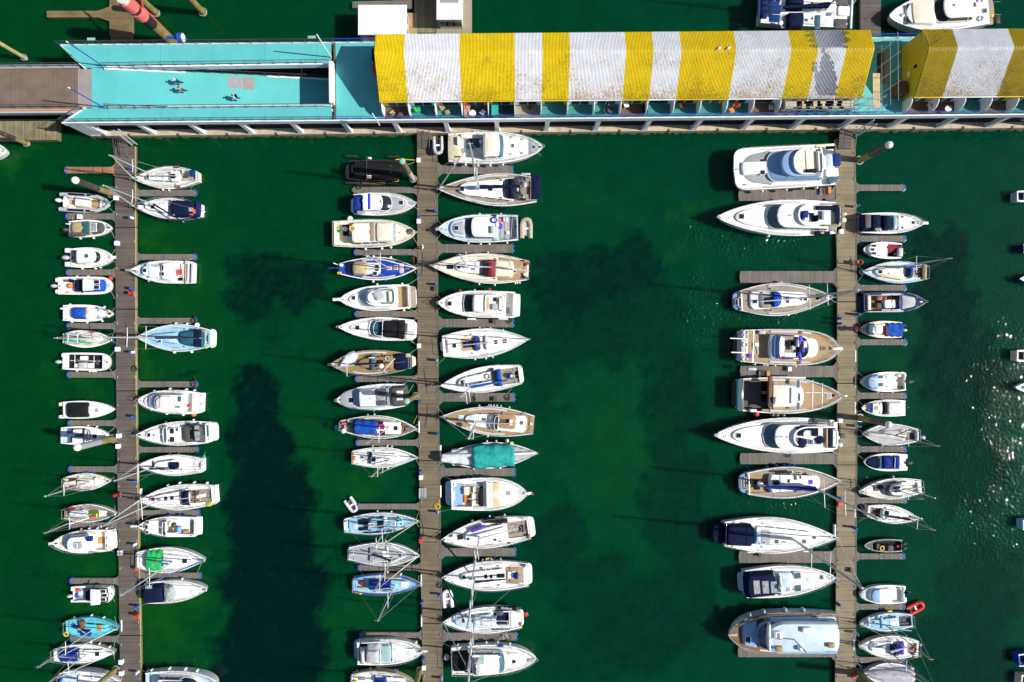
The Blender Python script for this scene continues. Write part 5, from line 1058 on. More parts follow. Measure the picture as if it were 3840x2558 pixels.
Sm('L2', 'speedboat with flat black cover', 'sharp bowed white speedboat with flat black cockpit cover', (708, 1138), (200, 1143), 172, t=.9, um=.35, p=2.2, e=.85, fb=.9).cab(440, 640, 52, 20, .25, 'white', nose=.3, name='foredeck_moulding').cov(215, 445, 76, 74, .5, 'black').hat(532, 1146, 34, 34, 'grey').bx('stern_pod', 175, 1065, 218, 1105, .4, 'cream', z=.3).bx('stern_pod', 175, 1190, 218, 1225, .4, 'white', z=.3).outb(210, 1145, 'black', .8).fen('u', 410, m='navy')
Sm('L2', 'pale blue open bowrider', 'white and pale blue open sports boat beneath the white capped leaning pile', (648, 1395), (182, 1393), 178, t=.85, fb=.85, cp=(190, 415, 72, 'blueglass')).bx('helm_seat', 318, 1328, 400, 1375, .5, 'white').bx('helm_seat', 310, 1408, 405, 1465, .5, 'white').bx('stern_bench', 190, 1320, 240, 1465, .4, 'paleblue').bx('side_bench', 240, 1372, 320, 1408, .35, 'paleblue').glassband(415, 470, 66, 58, .35, 'blueglass').hat(512, 1402, 38, 38).fen('u', 430, 515)
# left pontoon, right side
S('L1', 'old white yacht with stern solar panel', 'old white yacht with solar panel on the stern, top right berth of the left pontoon', (888, 290), (1522, 268), 218, hull='white_dirty', deck='white_dirty', t=.45, cp=(1500, 1345, 38, 'grey', 'bench'), fb=1.0).cab(1335, 1010, 55, 28, .45, 'deck', nose=.25, win=2).cab(1330, 1240, 56, 52, .35, 'white', nose=.2).hats((1036, 278, 30, 26), (1275, 265, 58, 48)).bx('hatch_garage', 1182, 240, 1238, 295, .15, 'white').bx('solar_panel', 1472, 218, 1528, 286, .06, 'solar', lift=.9).bx('blue_bundle', 1332, 205, 1365, 238, .25, 'tealcanvas').bx('red_bundle', 1290, 160, 1340, 185, .2, 'maroon').bx('red_bundle', 1300, 355, 1350, 380, .2, 'maroon').bx('cardboard', 1375, 290, 1420, 315, .2, 'khaki').bx('bow_hatch', 1040, 240, 1100, 300, .1, 'white').rails(0, .78, 5).mast(1120, 272, (655, 82), boom=(1340, 262), bm=None, spl=.75, jib='white', jr=.06, spr=(.55,)).fen('d', 1160, 1220).line((1480, 340, 1.0), (1450, 395, .5))
S('L1', 'white yacht with big navy cockpit tent', 'white yacht with blue transom and large navy cockpit tent', (892, 560), (1548, 598), 225, deck='deck', t=.55, trim='navyhull').cab(1230, 990, 58, 28, .4, nose=.3, win=2).cov(1495, 1222, 88, 88, .95, 'navy').bx('vinyl_window', 1430, 570, 1475, 610, .04, 'vinyl').cov(1545, 1490, 70, 80, .2, 'navyhull', name='stern_deck').hats((1080, 570, 34, 28)).disc('life_ring', 1495, 612, .28, .12, 'pink').bx('orange_horseshoe', 1440, 636, 1475, 646, .2, 'orange').bx('instrument', 985, 530, 1000, 548, .1, 'blue').mast(1125, 556, (585, 400), boom=(1385, 715), bm='black', br=.09, spl=.8, jib='white', spr=(.5,)).rails(.05, .8, 6).tube('wind_generator_pole', [(1555, 600, 1), (1590, 612, 2.6)], .04).fen('d', 1250, 1130, m='navy').fen('u', 1240, 1350, m='blue').disc('blue_cap', 985, 540, .12, .08, 'blue')
Mo('L1', 'motor boat lettered SM802', 'white motor fishing boat with dark letters and numerals on its foredeck', (865, 1190), (1465, 1208), 222, t=.95, um=.4, p=2.0, e=.8, cp=(1420, 1245, 84, 'deck'), fb=1.2).cab(1250, 960, 88, 50, .55, 'white', nose=.2, name='cabin').cab(1250, 1160, 90, 80, .35, 'white', nose=.06, name='wheelhouse_top').hats((1001, 1187, 36, 36), (1178, 1162, 18, 52), (1178, 1222, 26, 36)).bx('blue_panel', 1028, 1118, 1068, 1262, .03, 'paleblue', a=14).bx('blue_stripe', 955, 1122, 985, 1250, .03, 'greyblue', a=-8).bx('red_seat', 1335, 1178, 1368, 1232, .45, 'red').bx('white_seat', 1335, 1232, 1388, 1248, .4, 'white').bx('battery', 1340, 1258, 1375, 1300, .3, 'black').crown(1112, 1140, 'SM802', .42, 'navyhull', True).plat(1505, 85, 'white', .5).tube('teak_pole', [(1400, 1085, 1.5), (1402, 1320, 1.5)], .07, 'khaki').bx('stern_stripe', 1440, 1120, 1455, 1310, .04, 'navyhull').fen('u', 1040, 970).fen('d', 1030, m='cream').line((1400, 1105, 1.2), (1460, 1075, .5)).bx('anchor_roller', 808, 1172, 870, 1196, .12, 'steel', z=1.5).rails(.25, .8, 5, .6, False)
S('L2', 'light blue decked yacht with dark blue tent', 'large yacht with light blue deck and dark blue cockpit tent, mast leaning over the pontoon', (925, 430), (1640, 442), 268, hull='white', deck='lightblue', t=.62, fb=1.15, cp=(1625, 1550, 55, 'paleblue', 'bench')).cab(1330, 1030, 64, 30, .4, 'lightblue', nose=.3, win=3).cov(1552, 1318, 88, 76, 1.0, 'tealcanvas', nose=.3).cov(1552, 1470, 90, 88, .12, 'navy', name='bimini_top').plat(1702, 92, 'white', .7, 'stern_moulding').hats((1270, 460, 56, 32, 'paleblue'), (1150, 470, 22, 26)).mast(1145, 436, (585, 426), boom=(1555, 438), bm='navy', br=.12, spl=1.35, r=.09, jr=.07, spr=(.26, .6), dome=1).bx('yellow_horseshoe', 1572, 525, 1610, 540, .2, 'yellow').bx('red_bundle', 1560, 360, 1600, 374, .2, 'orange').fen('u', 1290, 1400, r=.13).fen('d', 1280, 1450, r=.15).disc('ball_fender', 1518, 310, .27, .3, 'white', z=.6, dome=.2).rails(.02, .8, 7)
Mo('L2', 'white motor yacht with two roof visors', 'all white flybridge motor yacht with teal tinted windscreen and orange buoy at its quarter', (935, 1050), (1545, 1075), 232, t=.85, cp=(1465, 1380, 90, 'deck'), fb=1.45).cab(1240, 985, 86, 50, .35, 'white', nose=.35, name='trunk').house(1380, 1040, 1095, 84, 80, 1.15, g='greyblue', nose=.3, n=2).cab(1285, 1100, 68, 64, .35, 'cream', nose=.35, name='flybridge_moulding').bx('flybridge_seat', 1150, 1010, 1275, 1130, .12, 'white').bx('hardtop_window', 1322, 1010, 1355, 1062, .04, 'tealcanvas').bx('companion_steps', 1290, 1105, 1350, 1122, .05, 'charcoal').disc('red_bucket', 1435, 1097, .2, .3, 'red', dome=.1).cab(1568, 1465, 82, 92, .25, 'white', z=1.0, name='stern_platform', nose=.02, tail=.15).bx('teak_mat', 1515, 1068, 1558, 1095, .03, 'brown', z=1.28).disc('orange_buoy', 1488, 1185, .26, .3, 'orange', z=.6, dome=.15).fen('u', 1080, 1230, 1390, 1470, r=.14).fen('d', 1060, 1210, 1370, r=.14).hat(1045, 1050, 22, 30).rails(.25, .8, 6, .7, False)
Mo('L2', 'white motor yacht with grey canvas top', 'white motor yacht with dark grey cockpit canvas and a white dinghy on its stern', (918, 1390), (1625, 1362), 238, t=.85, p=1.9, e=.85, cp=(1600, 1545, 85, 'deck'), fb=1.45).cab(1210, 1000, 74, 42, .3, nose=.4, name='trunk').glassband(1215, 1160, 88, 84, .6, 'blueglass', nose=.35).cab(1360, 1190, 74, 66, .55, 'white', nose=.35, name='dash_moulding').hats((1043, 1388, 32, 36), (1268, 1348, 40, 52), (1318, 1335, 22, 26), (1270, 1432, 44, 50)).disc('blue_ring', 1089, 1388, .12, .08, 'blue').cov(1485, 1352, 92, 92, 1.0, 'charcoal').cov(1560, 1480, 86, 90, .9, 'charcoal', name='rear_canopy').hats((1512, 1315, 46, 36), (1515, 1378, 50, 50), (1518, 1425, 46, 36), m='vinyl', fm='charcoal').arch(1600, 88, .7, 'white').bx('stern_hatch', 1605, 1290, 1628, 1405, .05, 'blueglass').cab(1712, 1635, 84, 100, .35, 'white', name='stowed_dinghy', z=.7, nose=.1, tail=.3).fen('u', 1200, 1470).rails(.2, .8, 7, .7, False).plat(1665, 85)
# L3
S('L3', 'small cream yacht', 'small cream yacht with pale yellow deck patches and mast leaning down left', (806, 638), (245, 662), 205, hull='cream', deck='white_dirty', t=.55, cp=(395, 255, 55, 'grey', 'bench'), fb=.85).bx('dark_locker', 312, 604, 385, 636, .12, 'maroon').bx('dark_locker', 318, 692, 392, 722, .12, 'maroon').bx('cockpit_floor', 300, 640, 390, 680, .1, 'cream').cab(650, 390, 32, 60, .4, 'cream', nose=0, tail=.3, win=2).bx('fore_hatch', 612, 602, 645, 690, .1, 'white').bx('yellow_panel', 655, 585, 705, 612, .03, 'peach').bx('fore_panel', 655, 630, 715, 675, .04, 'deck').mast(560, 645, (45, 820), boom=(300, 690), bm=None, r=.06, spl=.65, spr=(.62,), jib=None).fen('u', 480, 520, 580, m='blue').bx('outboard_bracket', 232, 630, 262, 660, .3, 'charcoal').rails(.02, .75, 4)
S('L3', 'cluttered yacht with green turf deck', 'cluttered old yacht with white tarpaulin, green turf and red bundle on the cabin top', (872, 1020), (255, 1020), 212, hull='white_dirty', deck='greyteak', t=.55, cp=(435, 270, 58, 'brown', 'flat'), fb=.9).cab(665, 430, 42, 55, .35, 'white', nose=.1).bx('green_turf', 538, 985, 664, 1066, .06, 'grassgreen').bx('yellow_box', 632, 1020, 648, 1066, .15, 'yellow').bx('red_bundle', 572, 1042, 630, 1066, .15, 'red').drape(320, 545, 40, 50, .55, 'tarpwhite', y=1025, seed=4).cab(745, 665, 30, 42, .2, 'white', nose=.1, name='fore_cabin').bx('fore_hatch', 752, 1012, 795, 1048, .1, 'brown').disc('red_can', 365, 960, .2, .3, 'maroon').bx('ropes', 780, 1020, 840, 1060, .12, 'charcoal').bx('gear_pile', 262, 940, 320, 980, .3, 'black').mast(570, 1030, (42, 1252), r=.06, m='rope', spl=.7, spr=(.5,), jib=None).tube('pole', [(545, 1075, 1.5), (310, 1150, 3)], .03).rails(0, .8, 6).fen('d', 740, m='blue')
Mo('L3', 'white cabin cruiser with grey roof hatch', 'white cabin cruiser lying bow left, with square grey hatch and teak cockpit floor', (118, 1375), (800, 1338), 268, t=.88, cp=(735, 605, 108, 'cream'), fb=1.3).cab(520, 250, 100, 62, .3, 'greyblue', nose=.4, name='trunk').house(530, 258, 290, 96, 92, 1.0, g='greyblue', nose=.25, n=2).cab(462, 352, 46, 46, .07, 'grey', nose=.1, tail=.1, name='roof_hatch').hat(385, 1398, 40, 40, 'vinyl').disc('fore_hatch', 230, 1375, .25, .06, 'khaki').bx('navy_seat', 530, 1285, 592, 1345, .35, 'midblue').bx('teak_floor', 636, 1298, 732, 1375, .05, 'orangewood').cab(856, 735, 104, 112, .3, 'white', z=.9, name='stern_moulding', nose=.02, tail=.12).bx('anchor_roller', 72, 1358, 125, 1386, .14, 'white', z=1.6).rails(.3, .8, 7, .7, False).fen('u', 440, 535, 630, 740).hats((755, 1310, 10, 34), (755, 1400, 10, 34)).bx('fore_locker', 585, 1248, 632, 1265, .1, 'peach').bx('red_light', 350, 1298, 372, 1310, .1, 'red')
# L3 right
S('L3', 'white yacht with navy hatch cover', 'white yacht with short navy hatch cover, sail cover and green flag at the stern', (1125, 452), (1878, 455), 245, t=.66, cp=(1860, 1650, 50, 'deck', 'bench')).cab(1570, 1300, 82, 42, .42, nose=.3, win=2).bx('companion_cover', 1490, 415, 1605, 490, .25, 'navy').bx('forward_cover', 1292, 402, 1306, 508, .12, 'navy').mast(1300, 478, (868, 672), boom=(1660, 500), bm='navy', br=.09, spl=1.1, spr=(.42,), jr=.06).bx('engine_panel', 1575, 385, 1700, 410, .12, 'white').hats((1640, 405, 22, 22, 'grey')).rails(.02, .8, 7).ring('wheel_guard', 1830, 430, .35, .03, 'steel').tube('flag_staff', [(1880, 410, 1.2), (1912, 300, 3)], .025).bx('green_flag', 1875, 340, 1915, 370, .05, 'teal', z=2, a=60).fen('u', 1480, 1580, m='charcoal').fen('d', 1600, m='charcoal')
y = S('L3', 'white yacht with people in the cockpit', 'long white yacht with navy sprayhood and people sitting in its teak cockpit', (1125, 872), (2030, 800), 300, t=.72, cp=(1985, 1715, 78, 'greyteak', 'bench'), fb=1.2).cab(1700, 1250, 98, 46, .42, nose=.3, win=3).hood(1715, 1610, 90, 'navy', .7).hats((1300, 853, 40, 46, 'maroon'), (1450, 843, 40, 44), (1522, 838, 44, 44)).mast(1395, 858, (690, 1170), boom=(1710, 840), bm=None, spl=1.3, r=.09, spr=(.36, .36), jr=.07).wheel(1885, 805, .55).plat(2065, 110, 'white', .8, 'stern_moulding').bx('cockpit_table', 1860, 780, 1920, 825, .5, 'white').fen('u', 1470, 1610, 1780, 1930, r=.15).bx('yellow_horseshoe', 1935, 890, 1985, 935, .2, 'yellow').fen('d', 1640, 1780, m='navy').rails(.0, .8, 8).disc('ball_fender', 2050, 850, .22, .3, 'white', z=.8)
y.person(1830, 765, 'person in dark pink top seated in the cockpit of the long white yacht', pose='sit', rz=pi/2, topm='maroon', leg='cloth_white').person(1830, 870, 'person in rust top seated facing the pink topped person aboard the long white yacht', pose='sit', rz=-pi/2+pi, topm='cloth_rust', leg='denim')
Mo('L3', 'open cockpit cruiser with teak table', 'white cruiser with dark raked windscreen and a small teak table in its open cockpit', (1120, 1172), (1800, 1180), 235, t=.95, um=.4, p=2.0, e=.75, cp=(1780, 1450, 88, 'deck'), fb=1.3).cab(1400, 1200, 92, 78, .35, nose=.35, name='trunk').glassband(1450, 1385, 94, 92, .7, 'glass', nose=.15).hats((1235, 1122, 34, 32), (1222, 1180, 34, 44), (1230, 1242, 34, 32)).bx('foredeck_moulding', 1035, 1158, 1110, 1186, .12, 'white', z=1.5).seat(1500, 1130, 50, 'cream').seat(1550, 1150, 45, 'charcoal').bx('wood_steps', 1460, 1165, 1535, 1215, .25, 'brownwood').bx('sofa', 1455, 1240, 1590, 1290, .4, 'white').bx('side_counter', 1600, 1165, 1640, 1270, .6, 'greyblue').bx('teak_table', 1668, 1205, 1725, 1265, .5, 'tan').bx('grey_mat', 1735, 1110, 1780, 1280, .04, 'greydeck').cab(1868, 1795, 104, 112, .25, 'white', z=.6, name='swim_platform', nose=.02, tail=.1).rails(.45, .8, 4, .6, False).fen('u', 1480, 1590, 1650, m='blue').hat(1500, 1195, 30)
# L4
y = S('L4', 'white yacht with bright green tarpaulin', 'white yacht with bright green tarpaulin draped over its cockpit', (2040, 130), (1232, 135), 298, hull='white', deck='deck', t=.62, cp=(1480, 1270, 70, 'orangewood', 'bench'), fb=1.1, trim='white').cab(1870, 1530, 50, 88, .42, nose=0, tail=.2, win=3).drape(1350, 1535, 130, 130, .9, 'green', seed=8, amp=.06, tent=.75).hats((1797, 142, 56, 52), (1725, 145, 30, 30, 'deck')).bx('blue_tarp', 1525, 165, 1600, 185, .15, 'blue').bx('companionway', 1530, 120, 1610, 165, .1, 'paleblue').bx('red_horseshoe', 1215, 225, 1260, 262, .3, 'red').rails(.02, .8, 7).fen('d', 1500).mast(1662, 150, (1045, 510), boom=(1400, 150), bm=None, r=.085, spl=1.05, jib='blue', jr=.06, spr=(.5,)).line((2000, 160, 1.3), (1940, 285, .5)).disc('green_cap', 1965, 130, .13, .1, 'green')
Mo('L4', 'sports cruiser with speckled navy hood', 'white sports cruiser with navy cockpit hood and pale green windscreen', (2060, 475), (1330, 525), 262, t=.88, p=2.0, e=.82, fb=1.3, cp=(1350, 1560, 95, 'cream')).cab(1980, 1640, 45, 88, .28, nose=0, tail=.35, name='foredeck_moulding').disc('round_hatch', 1870, 502, .28, .06, 'paleblue').cab(1530, 1700, 100, 78, .5, 'paleglass', nose=.4, name='tinted_windscreen').cov(1530, 1640, 92, 80, .65, 'vinyl', name='clear_panel').cov(1272, 1540, 116, 116, 1.1, 'navy').bx('side_window', 1335, 430, 1410, 470, .1, 'vinyl').arch(1600, 92, 1.0, 'charcoal', th=.05).rails(.3, .8, 6, .5, False).fen('u', 1760).fen('u', 1345, m='cream')
Sm('L4', 'white wheelhouse boat with blue crates', 'small white wheelhouse boat with red and blue crates in the stern', (960, 530), (482, 535), 190, t=.92, p=5, e=.5, um=.5, fb=1.0, cp=(490, 700, 74, 'grey')).house(690, 905, 800, 96, 92, 1.1, nose=.1, n=2).hats((840, 500, 54, 36), (855, 545, 54, 36), (840, 595, 54, 34)).bx('blue_cover', 655, 485, 700, 630, .5, 'navy').bx('red_crate', 502, 465, 562, 500, .3, 'red').bx('blue_crate', 500, 510, 558, 572, .3, 'blue').bx('grey_crate', 552, 490, 600, 548, .25, 'paleblue').bx('stern_pod', 470, 440, 500, 490, .3, 'white', z=.7).bx('stern_pod', 470, 590, 500, 625, .3, 'white', z=.7).bx('side_locker', 500, 585, 655, 625, .2, 'white').tube('boat_hook', [(680, 500, 1.6), (738, 420, 1.7)], .07, 'navy').outb(490, 545, 'tube', 1.0)
S('L4', 'turquoise decked yacht', 'small yacht painted turquoise with orange hatch boards and yellow lifebuoy', (1020, 930), (398, 920), 235, hull='turquoise', deck='turquoise', t=.6, cp=(560, 430, 60, 'turquoise', 'bench'), fb=.95, trim='turquoise').cab(880, 575, 45, 66, .4, 'turquoise', nose=.0, tail=.15, win=2).bx('wood_hatch', 770, 895, 822, 970, .08, 'orangewood').bx('brown_washboard', 572, 840, 628, 935, .3, 'brownwood').bx('cushion', 470, 880, 545, 905, .12, 'cream').bx('blue_sail', 480, 912, 700, 950, .3, 'midblue', a=-18).bx('blue_heap', 575, 945, 700, 1015, .25, 'midblue').ring('yellow_lifebuoy', 408, 1000, .26, .08, 'yellow').outb(395, 875, 'charcoal', .8).mast(700, 962, (60, 1355), boom=(540, 935), bm=None, r=.06, spl=.8, jib='paleblue', jr=.05, spr=(.52,)).fen('u', 475, 680, 825).rails(0, .78, 6)
S('L4', 'white yacht with royal blue cockpit cover', 'white yacht with royal blue cockpit cover, second from the bottom left', (980, 1215), (255, 1250), 220, hull='cream', deck='white', t=.6, fb=.95).cab(840, 545, 48, 70, .4, nose=0, tail=.1, win=2).hat(768, 1235, 50, 50).drape(330, 548, 84, 88, .55, 'midblue', seed=2, amp=.04, tent=.5).mast(642, 1245, (190, 1560), boom=(330, 1270), bm=None, r=.06, m='rope', spl=.8, jib='white', jr=.05, spr=(.5,)).disc('vent', 620, 1208, .12, .12, 'steel', dome=.1).rails(0, .8, 6).bx('stern_locker', 255, 1190, 290, 1300, .1, 'white').fen('u', 680, 780, 900)
S('L4', 'white yacht with maroon cockpit at the bottom edge', 'white yacht with pale blue deck panels, cut by the bottom left edge', (1040, 1570), (325, 1545), 270, t=.62, cp=(545, 345, 80, 'maroon', 'bench'), fb=1.0, deck='paleblue').cab(860, 530, 60, 84, .4, nose=0, tail=.15, win=2).bx('white_panel', 520, 1425, 680, 1490, .1, 'white').hats((560, 1470, 50, 26), (640, 1475, 60, 26), (710, 1525, 24, 24, 'steel')).bx('blue_bag', 345, 1480, 365, 1555, .4, 'blue').outb(325, 1500, 'navy', .8).mast(700, 1570, h=10.5, boom=(420, 1560), bm=None, spl=.7).rails(0, .8, 6).arch(345, 70, 1.0, 'steel', th=.03)
Mo('L4', 'pale blue motor yacht at the bottom edge', 'pale blue and white motor yacht with navy top, cut by the bottom edge', (2190, 1590), (1335, 1580), 290, deck='paleblue', t=.8, fb=1.5, cp=(1360, 1480, 95, 'paleblue')).house(1480, 1960, 1850, 100, 92, 1.1, roof='white', nose=.35).cov(1500, 1850, 86, 84, .25, 'midblue', name='roof_cover').rails(.2, .8, 8, .7, False).fen('u', 1350, m='charcoal', r=.2).fen('u', 1390, 1600, 1790, 1930, r=.15)
# ===== middle pontoon, left side
b = Mo('M1', 'black-covered boat', 'boat wrapped in a black fitted cover sitting on a floating lift', (865, 492), (300, 490), 218, hull='black', deck='black', t=.85, um=.55, p=3.5, e=.7, fb=1.2, rails=False, trim='rubber').cov(318, 862, 96, 78, .9, 'black', nose=.35, tail=.06, name='fitted_cover').plat(263, 78, 'teak', .5).bx('cover_seam', 325, 430, 336, 515, .02, 'paleglass').bx('cover_seam', 722, 440, 730, 515, .02, 'steel').bx('white_badge', 478, 540, 528, 572, .03, 'white').bx('white_badge', 495, 358, 530, 378, .3, 'white').tube('cover_strap', [(480, 345, 2.1), (478, 400, 2.2), (478, 590, 2.1)], .04, 'charcoal')
for x0, x1, y0, y1 in ((262, 390, 340, 366), (690, 815, 345, 370), (265, 420, 612, 640), (690, 815, 618, 640)): b.bx('lift_float', x0, y0, x1, y1, .5, 'rubber', z=0)
b.line((800, 575, .6), (808, 600, .5), (740, 610, .5), m='yellow', r=.05).line((1000, 385, .6), (830, 375, .9), (775, 380, 1.6), m='yellow', r=.05).bx('lift_frame', 430, 600, 700, 640, .3, 'brown', z=0)
Mo('M1', 'white cruiser with royal blue stern canopy', 'white cruiser with royal blue canopy over its stern, below the black covered boat', (985, 830), (345, 838), 232, t=.86, fb=1.35).cab(600, 890, 92, 50, .3, 'greydeck', nose=.35, name='trunk').house(438, 740, 640, 84, 80, 1.1, nose=.2, n=2).cov(318, 442, 92, 90, 1.15, 'midblue').bx('royal_band', 492, 728, 518, 890, .12, 'royal').bx('radar_base', 440, 732, 492, 888, .1, 'white').disc('radar_dome', 456, 802, .28, .2, 'white', dome=.12).bx('side_window', 380, 905, 465, 940, .1, 'vinyl', z=1.9).hat(832, 822, 42, 42).plat(318, 80, 'white').rails(.4, .8, 5, .6, False).bx('anchor', 905, 820, 980, 832, .05, 'steel').disc('spot_lamp', 625, 808, .1, .12, 'charcoal')
Mo('M1', 'cream trawler yacht with yellow rope', 'cream motor cruiser with coiled yellow rope and white radar dome', (982, 1130), (140, 1142), 285, hull='cream', deck='cream', t=.88, um=.45, fb=1.5, trim='cream', cp=(160, 300, 95, 'cream')).cab(315, 790, 118, 108, .75, 'cream', nose=.15, name='saloon', win=4).cab(320, 505, 92, 92, .25, 'white', nose=.08, name='aft_deck').cab(575, 750, 98, 96, .3, 'cream', nose=.06, name='wheelhouse_roof').hats((765, 1065, 28, 56, 'paleglass'), (765, 1127, 28, 56, 'paleglass'), (765, 1190, 28, 56, 'paleglass'), fm='cream').bx('bench', 515, 1020, 560, 1215, .12, 'greyteak').bx('pink_locker', 512, 1105, 545, 1145, .2, 'pink').ring('yellow_rope', 332, 1088, .28, .1, 'yellow').disc('radar_dome', 270, 1097, .3, .2, 'white', dome=.12, lift=.4).bx('dark_gear', 240, 1035, 310, 1165, .4, 'black').bx('blue_box', 308, 1150, 325, 1172, .2, 'blue').disc('green_pot', 186, 1115, .2, .2, 'green').disc('fore_hatch', 818, 1128, .12, .1, 'steel').bx('windlass_deck', 890, 1088, 955, 1145, .03, 'brown').bx('windlass', 895, 1105, 930, 1128, .2, 'charcoal').rails(.0, .8, 9, .75).disc('ball_fender', 315, 988, .3, .3, 'white', z=.8).fen('d', 460, 630, 722, r=.16).bx('blue_rope', 450, 1262, 550, 1274, .06, 'royal')
S('M2', 'blue ketch with tan cockpit tent', 'royal blue decked ketch with tan canvas cockpit tent', (998, 238), (190, 240), 235, hull='white', deck='bluehull', t=.45, um=.5, p=2.0, fb=1.15).cab(320, 620, 70, 64, .55, 'white', nose=.1, name='wheelhouse').cab(610, 820, 62, 48, .3, 'bluehull', nose=.15).cov(275, 325, 55, 66, .6, 'charcoal').cov(322, 470, 74, 74, .75, 'khaki').hats((585, 235, 40, 60), (710, 232, 48, 34, 'khaki'), (778, 230, 36, 36, 'tan'), (565, 290, 40, 36)).bx('grey_bundle', 815, 185, 862, 290, .2, 'tube').bx('orange_line', 875, 222, 920, 245, .15, 'orangewood').mast(715, 240, (480, 105), boom=(480, 245), bm=None, spl=1.2, spr=(.45,), r=.08).tube('davit', [(240, 235, 1.4), (90, 232, 1.8)], .07, 'blue').tube('davit', [(230, 220, 1.4), (135, 180, 2)], .06, 'white').disc('radar_dome', 232, 205, .25, .2, 'white', dome=.1, lift=.6).bx('lime_bag', 178, 272, 220, 298, .2, 'yellow').fen('u', 475, 545, 722, r=.15).fen('d', 540, r=.16).fen('d', 670, m='blue').line((965, 205, 1.2), (960, 110, .6), m='red', r=.04).line((600, 130, 3), (603, 80, 4.5), m='steel')
Mo('M2', 'white flybridge cruiser with brown cockpit floor', 'white flybridge cruiser with brown cockpit floor and folded grey cover on top', (205, 560), (920, 525), 262, t=.9, cp=(905, 790, 105, 'teak'), fb=1.4).cab(560, 290, 80, 50, .25, nose=.45, name='trunk').house(790, 400, 470, 98, 92, 1.2, g='paleglass', nose=.35).fly(760, 490, 80, 66, .35, seats='cream', n=1, screen='paleglass', helm=False).bx('folded_cover', 560, 450, 650, 560, .35, 'greycanvas', a=25).hat(345, 540, 36, 38).bx('platform_teak', 925, 425, 985, 640, .04, 'greyteak', z=.55).plat(992, 108, 'white', .5).bx('orange_bag', 805, 618, 835, 638, .3, 'orange').bx('anchor_roller', 130, 540, 205, 572, .14, 'white', z=1.7).rails(.25, .8, 7, .75, False).fen('u', 590, 845, r=.15).fen('d', 850, r=.16).bx('stern_door', 895, 400, 912, 655, .3, 'white')
Mo('M2', 'sports cruiser with black soft top', 'white sports cruiser with wide black soft top, bow pointing left', (190, 838), (960, 870), 236, t=.86, um=.38, p=2.0, e=.8, fb=1.25).cab(560, 300, 78, 35, .22, nose=.5, name='foredeck_moulding').cab(700, 512, 86, 60, .5, 'tealcanvas', nose=.5, name='tinted_windscreen').glassband(640, 510, 96, 84, .55, 'blueglass', nose=.5).cov(860, 608, 96, 88, .95, 'black', nose=.25).bx('rear_window', 855, 800, 900, 890, .8, 'charcoal', z=1.2).cov(870, 790, 100, 96, .2, 'black', name='aft_cover').hat(385, 845, 40, 42).plat(995, 90, 'white', .5).rails(.5, .8, 4, .5, False).line((930, 975, 1), (1000, 1030, .5), m='cream', r=.04).bx('black_tail', 830, 930, 868, 965, .5, 'black', z=1.2)
y = S('M2', 'teak-decked ketch with white tender', 'teak decked motor sailer carrying a white rowing tender on its foredeck', (105, 1222), (935, 1192), 262, hull='navyhull', deck='paleteak', t=.55, um=.5, p=2.2, fb=1.35, trim='greyteak').cab(760, 385, 80, 50, .5, 'paleteak', nose=.25, win=3, name='deckhouse').cab(570, 515, 84, 80, .35, 'blueglass', nose=.1, name='windscreen_cover').cov(915, 755, 88, 88, .8, 'navy').bx('tender_skid', 500, 1150, 560, 1160, .05, 'white').disc('radar_dome', 642, 1237, .3, .15, 'white', dome=.15, lift=.8).bx('black_hatch', 585, 1178, 650, 1205, .15, 'black').cab(980, 935, 40, 66, .2, 'cream', z=.9, name='stern_platform', nose=.02).mast(370, 1225, (175, 1285), boom=(740, 1208), bm='navy', br=.09, r=.08, spl=1.2, spr=(.5, .5), m='alu').rails(.02, .8, 8).ring('rope_coil', 690, 1160, .25, .07, 'rope').tube('gantry', [(650, 1290, 2.3), (770, 1160, 2.6)], .05, 'white').fen('u', 530, 700, m='navy').bx('orange_cushion', 195, 1160, 225, 1178, .1, 'tan').bx('side_rope', 880, 1110, 930, 1150, .1, 'rope')
def tender(b, x0, y0, x1, y1, w):
    p0, p1 = b.at(x0, y0), b.at(x1, y1); d = Vector((p1[0]-p0[0], p1[1]-p0[1])); L = d.length; a = atan2(d.y, d.x); z = p0[2]; N = 10; out = []
    ww = w*b.k(z)/2; ring = lambda f, zz: [(-L/2+L*i/N, ww*f*prof(i/N, .7, .4, 2, .9), zz) for i in range(N+1)]+[(-L/2+L*i/N, -ww*f*prof(i/N, .7, .4, 2, .9), zz) for i in range(N-1, -1, -1)]
    mb = MB(); mb.rings([ring(1, z+.05), ring(.93, z+.3), ring(.6, z+.46)], crown=.03); o = mb.build('upturned_tender', 'tarpwhite', b.root, True); o.location = ((p0[0]+p1[0])/2, (p0[1]+p1[1])/2, 0); o.rotation_euler = (0, 0, a)
tender(y, 370, 1110, 215, 1240, 110)
